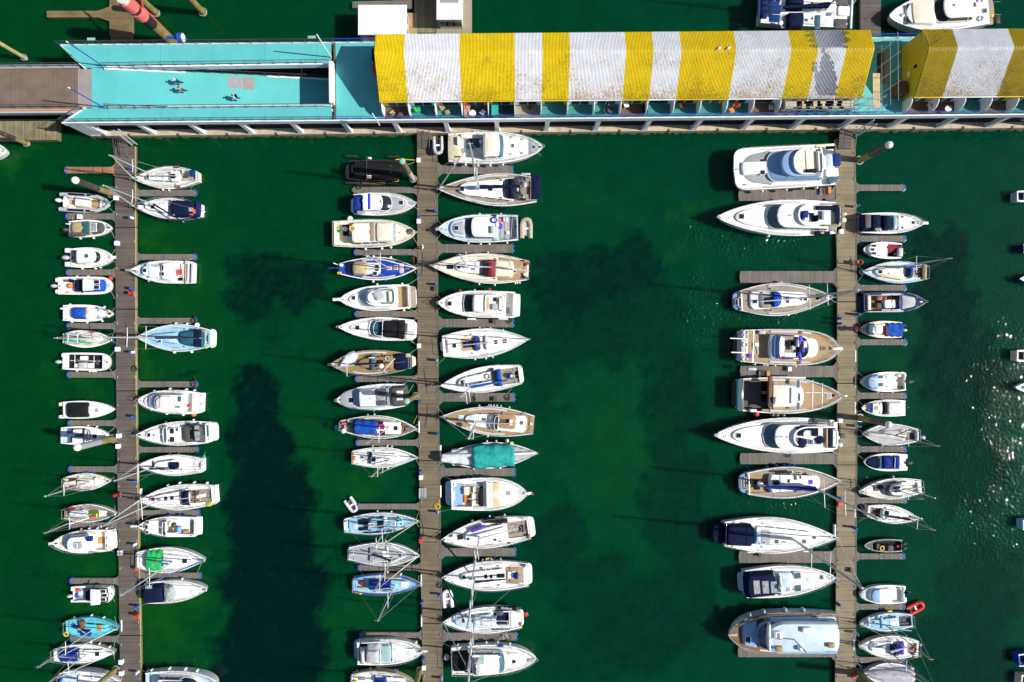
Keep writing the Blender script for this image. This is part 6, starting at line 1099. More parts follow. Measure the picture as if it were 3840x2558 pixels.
# M3
y = Mo('M3', 'motor boat with dark canopy and clear panels', 'white motor boat with black and clear plastic canopy, a green capped pile at its stern', (172, 330), (870, 280), 262, t=.84, fb=1.35, hull='cream', deck='white').cab(380, 200, 112, 72, .12, 'greydeck', nose=.5, name='foredeck_panel').cab(590, 355, 104, 92, .5, 'greyblue', nose=.12, name='tinted_screen').cab(555, 385, 92, 90, .75, 'white', nose=.06, name='hardtop').hat(320, 330, 52, 52, 'navy').cov(705, 560, 96, 96, .75, 'vinyl', name='clear_canopy').bx('clear_panel', 590, 215, 690, 280, .85, 'charcoal', z=1.4).bx('clear_panel', 600, 325, 690, 380, .85, 'charcoal', z=1.4).arch(705, 104, 1.0, 'alu', th=.07).cov(895, 710, 108, 110, 1.0, 'charcoal').hats((818, 255, 60, 36, 'cream'), (818, 316, 56, 22, 'cream')).disc('horn', 515, 315, .1, .1, 'steel').rails(.4, .8, 5, .7, False).fen('d', 540, r=.13).fen('u', 520, 695, 770, 855, m='blue').line((960, 170, .6), (890, 280, 1.3), m='rope')
S('M3', 'wooden yacht under a blue tarpaulin', 'wooden decked yacht with bright blue tarpaulin and purple cloths', (998, 625), (205, 592), 238, hull='white', deck='paleteak', t=.4, um=.5, p=2.0, fb=1.1, cp=(340, 230, 55, 'charcoal', 'bench')).cab(390, 838, 66, 70, .45, 'white', nose=.05).drape(355, 590, 78, 74, .95, 'blue', seed=6, amp=.05, tent=.6).bx('purple_cloth', 585, 575, 662, 632, .08, 'magenta').bx('black_hatch', 590, 545, 650, 575, .1, 'black').bx('black_mat', 605, 645, 668, 690, .06, 'black').hat(778, 618, 40, 42).bx('green_generator', 300, 588, 335, 630, .35, 'green').bx('grey_box', 250, 585, 300, 625, .3, 'tube').bx('pink_bag', 225, 552, 275, 580, .3, 'pink').bx('purple_bag', 340, 520, 420, 540, .25, 'purple').bx('white_bag', 285, 530, 340, 560, .3, 'tarpwhite').ring('rusty_chain', 862, 630, .25, .09, 'brownwood').bx('rusty_windlass', 835, 560, 872, 600, .25, 'brownwood').bx('blue_box', 880, 595, 912, 615, .2, 'blue').mast(712, 610, (465, 742), r=.065, boom=None, spl=.9, spr=(.5,), jib=None, dome=1).tube('boat_hook', [(705, 705, 1.6), (840, 690, 1.6)], .04, 'alu').disc('outboard_cover', 245, 645, .3, .35, 'cream', dome=.1).bx('solar_panel', 150, 588, 180, 640, .05, 'solar', z=1.6).fen('u', 480, 548).fen('u', 680, m='navy', r=.16).rails(0, .8, 7).line((1000, 480, .6), (960, 570, 1.3), m='yellow')
S('M3', 'white racing yacht with red stern', 'white yacht with red edged stern and lowered mast over the water', (1008, 918), (335, 918), 212, t=.62, fb=.95, cp=(515, 345, 55, 'deck', 'bench'), trim='white').cab(800, 525, 42, 58, .38, nose=0, tail=.05, win=2).bx('navy_bridge', 512, 858, 524, 985, .35, 'navy').hat(550, 940, 46, 46).bx('grey_seats', 410, 895, 510, 930, .05, 'greydeck').disc('hatch_ring', 432, 918, .14, .1, 'black').bx('red_bundle', 338, 905, 368, 945, .3, 'orangewood').bx('red_stripe', 328, 870, 338, 985, .1, 'red').mast(722, 930, (560, 1140), boom=(530, 985), bm='midblue', br=.06, r=.065, spl=.8, jib='paleblue', jr=.05).fen('u', 535, 685, 733).fen('d', 690, r=.13).rails(0, .8, 6).disc('vent', 575, 875, .08, .06, 'charcoal')
# M4
inflatable('M4', (372, 215), (282, 85), 105, 'small white inflatable with brown floor drifting off a finger pontoon', 'tarpwhite', 'brown', r=.2)
S('M4', 'blue-decked yacht with black cockpit mats', 'white yacht with pale blue deck and black mats, small inflatable off its stern', (1015, 310), (255, 358), 218, deck='lightblue', t=.6, cp=(500, 300, 62, 'lightblue', 'bench'), fb=1.0).cab(840, 500, 48, 72, .42, 'lightblue', nose=.1, tail=.05, win=3).bx('black_mat', 395, 292, 492, 345, .15, 'black').bx('black_mat', 400, 372, 495, 408, .15, 'black').bx('black_mat', 588, 305, 655, 385, .05, 'black').hats((752, 332, 40, 50, 'grey'), (360, 362, 36, 46, 'paleblue'), (515, 355, 24, 44)).bx('white_hood', 498, 325, 565, 385, .3, 'white').disc('green_bucket', 800, 300, .2, .2, 'green').bx('spinnaker', 655, 270, 690, 330, .2, 'white').hats((832, 295, 12, 28), (835, 340, 12, 28)).bx('sail_bag', 455, 415, 740, 430, .2, 'midblue').mast(728, 325, (515, 648), boom=(520, 380), bm=None, spl=.8, r=.075, jib='rope', jr=.06).bx('stern_rack', 248, 320, 262, 400, .3, 'white').fen('u', 592, 735).rails(0, .8, 7).bx('wood_box', 520, 262, 560, 272, .08, 'charcoal')
S('M4', 'grey-decked yacht with white deck lines', 'yacht with dark grey deck crossed by white lines', (1022, 665), (295, 645), 240, hull='white', deck='greydeck', t=.5, um=.5, cp=(505, 350, 48, 'charcoal', 'bench'), fb=1.05, trim='white').cab(885, 505, 20, 72, .32, 'greydeck', nose=0, tail=.05, win=3).bx('white_line', 690, 575, 700, 735, .02, 'white').bx('cabin_edge', 510, 575, 690, 583, .03, 'white').bx('cabin_edge', 510, 720, 690, 728, .03, 'white').bx('cabin_edge', 690, 590, 885, 600, .05, 'white', a=-26).bx('cabin_edge', 690, 710, 885, 720, .05, 'white', a=26).hats((822, 662, 34, 40, 'blueglass'), (963, 660, 34, 30, 'grey'), (655, 635, 30, 20, 'white')).mast(748, 690, (530, 1030), boom=(510, 645), bm='black', br=.1, spl=1.0, r=.08, m='alu').bx('white_roll', 640, 650, 710, 705, .15, 'white').hats((325, 635, 34, 50, 'grey')).rails(0, .8, 8).fen('u', 665).fen('u', 300, m='teal')
S('M4', 'pale blue yacht with royal blue tarpaulin', 'pale blue decked yacht with rumpled royal blue tarpaulin and yellow buoy', (1035, 960), (340, 965), 210, deck='lightblue', t=.65, cp=(500, 365, 52, 'white', 'bench'), fb=1.0, trim='bluehull').cab(905, 540, 50, 68, .42, 'lightblue', nose=0, tail=.1, win=2).drape(505, 730, 52, 56, .7, 'midblue', seed=9, amp=.06, tent=.5, y=975).bx('hatch_base', 825, 935, 905, 990, .12, 'white').hat(847, 962, 40, 48, 'tan').bx('brown_roll', 660, 855, 810, 888, .25, 'brownwood', a=-5).bx('red_seat', 412, 920, 450, 965, .3, 'maroon').bx('wood_seat', 400, 980, 470, 1000, .3, 'orangewood').disc('yellow_buoy', 418, 1038, .28, .25, 'yellow', z=.6, dome=.15).disc('pink_buoy', 378, 1030, .24, .25, 'pink', z=.6, dome=.15).mast(770, 970, (600, 1335), boom=(540, 1020), bm=None, r=.075, spl=.9, jib=None, spr=(.45,)).fen('u', 825, 690, r=.14).rails(0, .8, 7)
# M5
Mo('M5', 'white cruiser with pale grey cockpit hood', 'white cruiser with pale grey rounded cockpit hood', (1060, 775), (380, 795), 262, t=.9, cp=(400, 600, 105, 'navy'), fb=1.35).cab(970, 730, 45, 100, .3, nose=0, tail=.3, name='foredeck_moulding').cab(600, 735, 92, 92, .55, 'paleglass', nose=.2, name='windscreen').hats((910, 797, 38, 44, 'paleblue'), (770, 757, 22, 22, 'paleblue'), (775, 862, 22, 22, 'paleblue')).cov(450, 615, 84, 84, 1.2, 'greycanvas', y=850).cov(388, 470, 78, 84, 1.0, 'greycanvas', y=850, name='aft_canopy').cov(470, 620, 40, 50, .8, 'vinyl', y=740, name='clear_side').bx('anchor_roller', 1040, 762, 1108, 786, .14, 'white', z=1.6).plat(350, 105, 'greyblue', .4).rails(.3, .8, 7, .7, False).fen('u', 985, m='white', r=.16).bx('side_beam', 420, 680, 620, 692, .2, 'white').tube('frame', [(615, 700, 2), (625, 920, 2)], .05, 'white')
S('M5', 'white yacht at the bottom with royal blue panel', 'white yacht with teak rim and royal blue hatch cover, cut by the bottom edge', (965, 1090), (322, 1085), 225, hull='cream', deck='white', t=.6, cp=(560, 345, 60, 'brown', 'bench'), fb=1.0, trim='khaki').cab(880, 560, 50, 76, .4, nose=0, tail=.1, win=2).bx('blue_panel', 568, 1045, 685, 1100, .15, 'midblue').bx('white_box', 410, 1045, 470, 1075, .3, 'cream').bx('yellow_bag', 350, 1070, 385, 1095, .3, 'yellow').fen('u', 510, 600, 765, 788, r=.13).fen('u', 370, m='charcoal', r=.16).rails(0, .8, 7).mast(700, 1100, h=10, bm=None, spl=.7)
# middle pontoon, right side
Mo('M1', 'big white motor yacht at the quay', 'big white motor yacht with mossy stern deck lying below the quay', (2288, 250), (1320, 258), 325, t=.86, um=.4, p=2.2, e=.68, fb=1.7, cp=(1440, 1690, 100, 'deck')).cab(1312, 1440, 130, 132, .06, 'moss_white', name='aft_deck', nose=.02, tail=.25).house(1680, 1890, 1840, 128, 122, 1.2, g='blueglass', nose=.1).cab(1685, 1810, 118, 112, .1, 'cream', name='hardtop', nose=.1).hats((1860, 185, 34, 60, 'blueglass'), (1858, 240, 34, 60, 'blueglass'), (1852, 305, 34, 60, 'blueglass')).bx('teal_table', 1495, 170, 1570, 270, .3, 'tealcanvas').bx('teal_cover', 1560, 150, 1640, 260, .6, 'tealcanvas').bx('red_cushion', 1525, 185, 1550, 235, .5, 'maroon').bx('life_raft', 1408, 150, 1440, 235, .5, 'white').hats((1978, 238, 30, 34, 'charcoal')).disc('vent', 1963, 152, .13, .12, 'steel').disc('vent', 2077, 172, .13, .12, 'steel').disc('vent', 1958, 325, .13, .12, 'steel').disc('vent', 2075, 313, .13, .12, 'steel').disc('radar_dome', 1655, 205, .25, .2, 'white', dome=.15, lift=.5).cab(2140, 2250, 95, 30, .03, 'greydeck', name='anchor_deck', nose=.3).bx('windlass', 2190, 240, 2210, 262, .2, 'charcoal').bx('side_window', 1380, 345, 1450, 358, .12, 'glass').rails(.0, .8, 9, .75).fen('d', 1380, 1490, 1620, 1745, 1875, r=.15).bx('locker', 1445, 120, 1520, 165, .35, 'cream').bx('teak_box', 1430, 265, 1490, 310, .2, 'greyteak')
inflatable('M1', (1222, 355), (1215, 170), 112, 'grey inflatable dinghy with black floor hung behind the big white motor yacht', 'tube', 'rubber', r=.22, lift=1.0)
S('M1', 'teak yacht with navy stern bimini', 'long teak decked yacht with navy sprayhood and navy bimini at the stern', (1208, 682), (2225, 692), 335, hull='white', deck='greyteak', t=.72, um=.36, p=1.8, fb=1.25, cp=(2160, 1990, 90, 'greyteak', 'bench')).cab(2000, 1415, 130, 62, .5, 'white', nose=.2, win=3).hood(1998, 1880, 108, 'navy', .75).bimini(2270, 2165, 128, 'navy', h=1.9).hats((1458, 682, 44, 44), (1748, 687, 46, 28), (1856, 592, 26, 14), (1856, 770, 26, 14), (1735, 655, 20, 14, 'grey')).bx('blue_panel', 1480, 645, 1600, 690, .02, 'paleblue').wheel(2060, 700, .55).bx('winch_box', 2040, 570, 2100, 610, .25, 'white').bx('winch_box', 2040, 760, 2100, 800, .25, 'white').disc('winch', 2055, 582, .14, .3, 'charcoal').disc('winch', 2100, 582, .14, .3, 'charcoal').disc('winch', 2065, 788, .14, .3, 'charcoal').disc('winch', 2100, 788, .14, .3, 'charcoal').mast(1635, 682, (1575, 205), boom=(2070, 650), bm='navy', br=.2, spl=1.2, r=.13, jr=.07, spr=(.28, .55)).rails(.0, .8, 9).fen('d', 1785, 1868, 1900, 1955, m='navy', r=.14).bx('gangplank', 2065, 518, 2160, 540, .08, 'tube').disc('radar_dome', 1700, 480, .01, .01).bx('pale_bag', 2070, 625, 2120, 665, .3, 'tarpwhite').cab(1640, 1230, 8, 8, .02, 'greyteak', name='centre_seam')
Mo('M1', 'motor yacht with red and blue deck clutter', 'white and pale blue motor yacht with coloured bundles on its aft deck', (1215, 1092), (2035, 1080), 285, deck='paleblue', t=.88, um=.42, fb=1.5, cp=(2020, 1830, 118, 'greydeck')).cab(1500, 1330, 105, 78, .35, 'paleblue', nose=.35, name='trunk').cab(1480, 1370, 72, 48, .15, 'greydeck', nose=.2, name='grey_panel').house(1790, 1485, 1555, 112, 104, 1.15, m='greyblue', nose=.15).hat(1400, 1082, 44, 42).bx('pale_screen', 1750, 1060, 1785, 1140, .35, 'paleglass').ring('blue_coil', 1785, 1002, .32, .1, 'blue').bx('red_bag', 1830, 985, 1862, 1038, .4, 'pink').bx('white_chair', 1800, 1030, 1838, 1070, .5, 'white').bx('yellow_bag', 1790, 1105, 1812, 1128, .3, 'yellow').bx('white_locker', 1880, 975, 1930, 1020, .5, 'white').bx('hatch_box', 1905, 1115, 1945, 1150, .2, 'cream').hats((1787, 958, 54, 22), (2005, 1065, 26, 36, 'brown')).disc('life_raft', 2008, 985, .22, .5, 'white', dome=.1).rails(0, .8, 8, .75).bx('purple_bundle', 1835, 1040, 1870, 1090, .3, 'purple').fen('d', 1520, 1645, 1735, 1918, r=.14).fen('u', 1860, 1640, r=.15).bx('steps', 1770, 1185, 1815, 1220, .15, 'grey').tube('frame', [(1975, 965, 2), (1960, 1180, 2), (2030, 1190, 2)], .04, 'steel').bx('anchor', 1182, 1080, 1215, 1110, .12, 'steel', z=1.6)
inflatable('M1', (2118, 978), (2118, 1192), 128, 'beige grey inflatable dinghy hung on the stern of the pale blue motor yacht', 'beigetube', 'tube', r=.27, lift=.4)
# M2 right
S('M2', 'ketch with maroon sprayhood', 'white ketch with maroon sprayhood and teak aft deck', (1135, 208), (2145, 258), 308, deck='cream', t=.62, um=.42, fb=1.25, cp=(1985, 1800, 62, 'teak', 'bench')).cab(1990, 1380, 92, 58, .45, 'white', nose=.25, win=3).cab(2130, 1820, 92, 128, .05, 'tan', name='teak_aft_deck', nose=.02, z=1.25).cab(1980, 1790, 86, 90, .42, 'cream', name='cockpit_coaming', nose=.02).hood(1800, 1640, 92, 'maroon', .8).cov(1800, 1700, 88, 92, .6, 'maroon', name='hood_top', z=1.6).bx('cockpit_well', 1805, 200, 1935, 290, .02, 'brown', z=1.72).hats((1335, 222, 68, 48), (1425, 226, 30, 30), (1568, 244, 36, 14), (1990, 270, 44, 22)).mast(1515, 228, (1438, 92), boom=(1935, 225), bm='tarpwhite', br=.09, spl=1.45, r=.1, spr=(.3, .3)).mast(1945, 245, h=8.5, r=.07, spr=(.4,), spl=.8, boom=(2150, 268), bm='tarpwhite', br=.08, jib=None, back=False).rails(0, .8, 8).fen('d', 1640, 1800, r=.14).fen('u', 1715, r=.13).bx('red_bag', 2108, 180, 2122, 215, .3, 'red').disc('winch', 2140, 185, .2, .1, 'brown').disc('winch', 2135, 340, .2, .1, 'brown').bx('solar_bits', 2070, 150, 2100, 165, .2, 'navy').disc('dome', 2100, 300, .2, .3, 'white', dome=.1).bx('blue_bag', 2080, 315, 2110, 340, .3, 'navy').fen('d', 2010, 2030, 2055, r=.14)
Mo('M2', 'white flybridge yacht with brown cushions', 'white flybridge motor yacht with brown seat strip and large dark windscreen', (1215, 590), (2000, 612), 275, t=.95, um=.42, fb=1.5, cp=(1980, 1900, 118, 'deck')).cab(1480, 1290, 96, 55, .22, nose=.4, name='trunk').house(1900, 1470, 1565, 100, 96, 1.3, g='glass', nose=.06, n=2).cab(1690, 1570, 94, 88, .2, 'white', name='fore_roof', nose=.1).fly(1890, 1690, 88, 86, .4, seats='cream', n=1, helm=False, screen=None, nose=.05).bx('brown_cushion', 1692, 528, 1735, 672, .2, 'khaki').hats((1793, 555, 38, 44), (1843, 563, 32, 46, 'grey')).disc('black_cover', 1862, 635, .28, .3, 'black', dome=.1).bx('wrapped_seat', 1765, 600, 1825, 665, .4, 'greycanvas').hat(1330, 598, 44, 44).bx('grey_mat', 1905, 635, 1945, 700, .03, 'grey').bx('grey_mat', 1870, 505, 1905, 535, .03, 'grey').cab(2055, 1990, 112, 126, .22, 'white', z=.8, name='swim_platform', nose=.02, tail=.1).fen('u', 1432, 1737, m='red', r=.2).fen('u', 1582, r=.12).fen('u', 1953, m='navy', r=.12).bx('long_fender', 1510, 748, 1600, 766, .25, 'white', z=.6).bx('long_fender', 1830, 748, 1930, 764, .25, 'white', z=.6).rails(.2, .8, 6, .7, False).disc('orange_ring', 1815, 680, .14, .06, 'orange')
S('M2', 'white yacht with oval teak cockpit', 'white yacht with oval gold rimmed cockpit, bow pointing right', (2145, 965), (1262, 1035), 305, t=.68, um=.42, fb=1.2, cp=(1470, 1620, 62, 'khaki', 'bench'), deck='white').cab(1420, 1690, 92, 88, .4, 'cream', nose=.2, tail=.2, name='cockpit_coaming').bx('cockpit_floor', 1445, 955, 1600, 1080, .02, 'khaki').bx('companionway', 1465, 985, 1585, 1050, .04, 'black').bx('navy_cushion', 1490, 985, 1520, 1050, .1, 'midblue').hood(1590, 1645, 78, 'blue', .5).cab(1690, 1930, 78, 45, .35, nose=.3, win=2).hats((1805, 993, 34, 42), (1897, 985, 44, 42, 'maroon'), (1380, 1032, 36, 38)).bx('stern_slot', 1290, 970, 1318, 1105, .03, 'grey').mast(1738, 998, h=15, r=.09, boom=(1420, 1030), bm=None, spl=1.35, spr=(.3, .6)).rails(0, .8, 8).plat(1235, 55, 'white', .8).fen('d', 1578, 1690, 1760, r=.13).fen('u', 1650, 1760, 1890, r=.1).bx('solar_panel', 1485, 925, 1520, 936, .05, 'khaki')
# M3 right
y = S('M3', 'white yacht with blue sail cover and sprayhood', 'white yacht with bright blue sail cover and sprayhood, bow left', (1225, 188), (2062, 65), 268, t=.72, um=.4, fb=1.2, cp=(2040, 1855, 80, 'greyteak', 'bench')).cab(1830, 1410, 92, 52, .45, nose=.25, win=3).hood(1862, 1770, 92, 'blue', .75).hats((1468, 148, 42, 44), (1645, 145, 34, 14)).ring('rope_pile', 1720, 88, .28, .1, 'rope').disc('blue_cover', 1955, 80, .35, .5, 'blue', dome=.15).mast(1545, 192, h=15.5, boom=(1940, 122), bm='blue', br=.15, spl=1.55, r=.1, spr=(.25, .6), jib='black', jr=.05).bx('blue_side', 1755, 0, 1780, 20, .3, 'blue').plat(2085, 95, 'white', .8).bx('dark_locker', 2010, 0, 2045, 130, .15, 'black').rails(0, .8, 8).wheel(1990, 75, .5).fen('u', 1850, m='blue', r=.14).line((1990, 175, 1.2), (1930, 258, .6)).bx('anchor', 1160, 180, 1222, 198, .1, 'steel', z=1.5)
S('M3', 'golden teak yacht with round wheel well', 'large yacht with golden teak deck and white centre cockpit', (1240, 500), (2195, 585), 300, deck='tan', t=.62, um=.42, fb=1.25, cp=(2020, 1830, 70, 'teak', 'bench')).cab(2120, 1480, 100, 66, .42, 'white', nose=.3, tail=.12, win=4, name='coachroof').cab(2030, 1760, 92, 86, .4, 'white', nose=.3, tail=.15, name='cockpit_coaming').bx('cockpit_floor', 1835, 480, 2010, 625, .03, 'tan').bx('cockpit_dark', 1850, 525, 1950, 560, .05, 'brown').bx('wheel_seat', 1940, 525, 1975, 585, .5, 'white').glassband(1830, 1770, 84, 76, .5, 'glass', nose=.4).hats((1447, 512, 50, 48, 'paleblue'), (1683, 527, 44, 26, 'charcoal'), (1570, 500, 40, 22, 'paleblue'), (2068, 562, 34, 40, 'blueglass')).mast(1602, 555, (1590, 750), r=.16, boom=(2030, 572), bm=None, spl=1.5, spr=(.3,), jib='paleblue', jr=.06, dome=1).disc('radar_dome', 1560, 600, .3, .25, 'white', dome=.1, lift=1).bx('transom_well', 2150, 500, 2190, 650, .04, 'tan').rails(0, .8, 9).fen('u', 1620, 1718, 1738, 1768, 1800, 1842, 1930, m='tube', r=.14).fen('d', 1735, 1560, r=.15).bx('stern_seat', 2060, 450, 2110, 680, .15, 'greyteak', z=1.25).disc('ball', 2165, 572, .16, .2, 'white')
y = S('M3', 'yacht shrouded in a teal tarpaulin', 'double ended yacht shrouded in a large creased teal tarpaulin', (2228, 872), (1232, 925), 265, hull='white_dirty', deck='white_dirty', t=.15, um=.5, p=2.2, fb=1.1).cab(1330, 2080, 90, 60, .35, 'white_dirty').drape(1570, 1995, 132, 118, 1.3, 'teal', seed=11, amp=.10, tent=.75).drape(1240, 1590, 40, 100, .6, 'tarpwhite', seed=3, amp=.06, name='grey_tarpaulin').drape(1985, 2180, 90, 30, .5, 'greycanvas', seed=5, amp=.05, name='grey_tarpaulin').tube('furled_sail', [(1260, 900, 1.9), (1580, 895, 2.3)], .2, 'tarpwhite', 8).tube('furled_sail', [(1955, 885, 2.3), (2220, 872, 1.7)], .15, 'tarpwhite', 8).disc('orange_patch', 1970, 775, .22, .05, 'peach', z=2).fen('u', 1720, 1815, r=.13).fen('u', 1928, r=.25).fen('d', 1570, 1840, r=.15).bx('chain_heap', 1390, 975, 1560, 1000, .2, 'charcoal', a=-4).line((1230, 955, 1.2), (1280, 1020, .6))
Mo('M3', 'sport fisher with orange deck chevron', 'white sport fishing boat with pale orange chevron across its foredeck', (2125, 1288), (1345, 1302), 335, t=.88, um=.45, p=2.3, e=.7, fb=1.5, cp=(1360, 1680, 128, 'deck')).cab(2010, 1700, 85, 135, .3, 'white', nose=0, tail=.05, name='foredeck_moulding').bx('orange_chevron', 1765, 1180, 1850, 1300, .02, 'peach', a=0).bx('orange_chevron', 1765, 1300, 1850, 1425, .02, 'peach', a=0).bx('white_chevron', 1740, 1175, 1775, 1425, .03, 'white').hat(1935, 1285, 44, 44, 'grey').bx('blue_floor', 1365, 1180, 1470, 1450, .04, 'greyblue').bx('tan_seat', 1478, 1210, 1545, 1300, .5, 'cream').bx('tan_seat', 1540, 1215, 1580, 1290, .6, 'khaki').bx('teak_step', 1475, 1300, 1540, 1385, .2, 'orangewood').seat(1610, 1240, 60, 'cream').seat(1600, 1310, 60, 'cream').seat(1600, 1380, 60, 'cream').bx('dash', 1635, 1215, 1680, 1400, .9, 'black').bx('white_bench', 1350, 1260, 1385, 1350, .4, 'white').bx('tray', 1375, 1185, 1400, 1210, .4, 'white').bx('locker', 1360, 1405, 1410, 1450, .45, 'white').bx('red_cup', 1448, 1240, 1460, 1250, .3, 'maroon').plat(1288, 128, 'paleblue', .45).bx('bowsprit', 2095, 1272, 2175, 1300, .14, 'white', z=1.75).disc('red_cap', 2180, 1290, .15, .15, 'red', z=1.8).rails(.5, .8, 5, .7, False).fen('u', 1420, 1520, 1573, 1648, 1700, m='blue', r=.1).bx('side_strip', 1475, 1190, 1640, 1200, .3, 'paleblue')
# M4 right
S('M4', 'white yacht with black dinghy bag on deck', 'white yacht with long black bag on its side deck and teak cockpit', (1240, 508), (2150, 380), 305, t=.72, um=.42, fb=1.2, cp=(2130, 1925, 82, 'greyteak', 'bench')).cab(1900, 1480, 95, 60, .42, nose=.25, win=3).drape(1680, 1925, 28, 30, .5, 'black', name='black_bag', y=308, amp=.03, z=1.25).bx('purple_bag', 1550, 370, 1700, 405, .25, 'purple', a=12).hats((1342, 460, 40, 28), (1440, 475, 60, 54), (1523, 495, 22, 28), (1797, 502, 30, 18), (1968, 350, 40, 26, 'greyteak')).bx('cockpit_dark', 2045, 340, 2085, 440, .1, 'black').bx('teak_floor', 2085, 320, 2140, 450, .08, 'greyteak').mast(1635, 470, (1603, 895), r=.1, boom=(2030, 385), bm='tarpwhite', br=.1, spl=1.2, spr=(.35, .6), jib='navy', jr=.09).plat(2205, 105, 'white', .8, 'stern_moulding').rails(0, .8, 9).fen('u', 1580, 1762, 1915, m='paleblue', r=.15).bx('yellow_horseshoe', 2140, 450, 2165, 500, .15, 'khaki', z=1.4).disc('blue_top', 1762, 260, .15, .06, 'navy', z=.8).ring('wheel', 2030, 380, .45, .03, 'steel', lift=.7).bx('maroon_cover', 1928, 530, 1955, 545, .15, 'maroon')
S('M4', 'white yacht with navy-capped wheel', 'white yacht with tan cockpit rim and navy covered wheel', (1250, 895), (2140, 862), 305, t=.74, um=.42, fb=1.2, cp=(2085, 1915, 78, 'teak', 'bench')).cab(1900, 1440, 92, 55, .42, nose=.3, win=3).cab(2090, 1900, 92, 90, .2, 'tan', name='teak_rim', nose=.02, tail=.3, z=1.1).bx('cockpit_white', 1925, 825, 2010, 900, .22, 'white').hats((1477, 888, 34, 40), (1546, 908, 20, 18), (1702, 880, 34, 40), (1757, 880, 28, 38), (1690, 812, 18, 18), (1855, 872, 82, 44)).mast(1590, 905, h=14.8, r=.11, boom=(1930, 905), bm='navy', br=.12, spl=1.1, spr=(.4, .65), jib='navy', jr=.08).disc('navy_cover', 2015, 865, .38, .5, 'midblue', dome=.2).plat(2178, 110, 'white', .8, 'stern_moulding').rails(0, .8, 9).fen('u', 1590, 1672, 1708, 1762, 1858, m='tube', r=.13).bx('green_canoe', 1700, 688, 1760, 704, .15, 'yellow', z=.7).disc('outboard', 2095, 765, .2, .3, 'charcoal').arch(2040, 100, 1.1, 'steel', th=.04)
# M5 right
inflatable('M5', (1300, 140), (1318, 325), 118, 'white inflatable dinghy with grey floor afloat beside the middle pontoon', 'white', 'grey', r=.24)
y = S('M5', 'yacht with navy dodgers lettered WHISPER', 'yacht with lettered navy side dodger and rumpled white cover by the cockpit', (1258, 482), (2070, 442), 270, hull='paleblue', deck='white', t=.66, um=.42, fb=1.2, cp=(1940, 1780, 72, 'navy', 'bench')).cab(1770, 1390, 82, 52, .42, 'paleblue', nose=.2, win=2).bx('blue_bar', 1388, 400, 1402, 500, .15, 'greyblue').hats((1472, 465, 28, 40), (1525, 425, 22, 22), (1640, 455, 30, 20)).drape(1590, 1810, 30, 60, .5, 'tarpwhite', y=480, seed=7, amp=.07, name='white_cover').drape(1700, 1940, 22, 24, .35, 'tarpwhite', y=525, seed=2, amp=.05, name='white_cover').bx('side_dodger', 1820, 315, 2015, 358, .35, 'navy', a=0, z=1.2).bx('yellow_light', 2010, 352, 2038, 375, .25, 'yellow', z=1.5).bx('instrument_pod', 1805, 350, 1880, 405, .3, 'charcoal').bx('orange_box', 1915, 455, 1950, 490, .3, 'orangewood').bx('aft_hatch', 1955, 375, 2020, 520, .08, 'white').hats((1990, 440, 26, 26, 'grey')).bx('lower_dodger', 1760, 535, 1950, 550, .3, 'navy', z=1.2).mast(1590, 432, (1545, 975), r=.11, spl=1.2, boom=(1950, 470), bm=None, jib='white', spr=(.35, .6), dome=1).plat(2090, 88, 'white', .85).tube('ensign_staff', [(2085, 400, 1.5), (2110, 395, 2.3)], .02).bx('red_ensign', 2095, 380, 2135, 420, .03, 'red', z=2.2, a=20).bx('yellow_horseshoe', 2060, 480, 2075, 520, .3, 'yellow').rails(0, .8, 8)
o_ = textmesh('lettering', 'WHISPER', .34, 'white'); o_.parent = y.root; q_ = y.at(1915, 338, 1.56); o_.location = (q_[0], q_[1], 1.575); o_.rotation_euler = (0, 0, -y.hd+pi-radians(6))
Mo('M5', 'white motor sailer with black canopy', 'white motor sailer with black stern canopy, bottom berth right of the middle pontoon', (2222, 850), (1352, 878), 305, t=.88, um=.42, p=2.2, e=.7, fb=1.5, deck='deck').cab(1560, 2120, 120, 60, .4, 'white', nose=.2, name='trunk').house(1560, 1900, 1835, 112, 106, .95, nose=.08, g='blueglass', n=2).hats((1878, 828, 50, 80, 'peach'), (1872, 935, 44, 76, 'blueglass'), (1990, 883, 36, 36), (1665, 868, 40, 84, 'paleglass')).cov(1355, 1555, 105, 108, .5, 'black').cov(1460, 1570, 96, 100, 1.0, 'black', name='rear_hood').cov(1560, 1640, 90, 90, .95, 'vinyl', name='clear_panel').disc('radar_dome', 1545, 985, .3, .2, 'white', dome=.1, z=2.2).bx('windlass_deck', 2118, 850, 2200, 890, .03, 'greydeck').bx('windlass', 2140, 855, 2170, 872, .2, 'steel').disc('vent', 1940, 805, .12, .1, 'steel').disc('vent', 1940, 957, .12, .1, 'steel').bx('blue_bag', 1830, 705, 1882, 732, .25, 'blue').mast(1548, 860, h=6, r=.1, spl=1, spr=(.6,), bm=None, jib=None).rails(.0, .8, 9, .75).fen('u', 1420, 1540, 1712, 1830, 1955, r=.14).disc('grey_buoy', 1300, 832, .35, .4, 'tube', z=.4, dome=.2).disc('upper_dome', 1540, 768, .28, .3, 'white', dome=.2, z=2).bx('ensign', 1585, 745, 1610, 770, .3, 'pink')
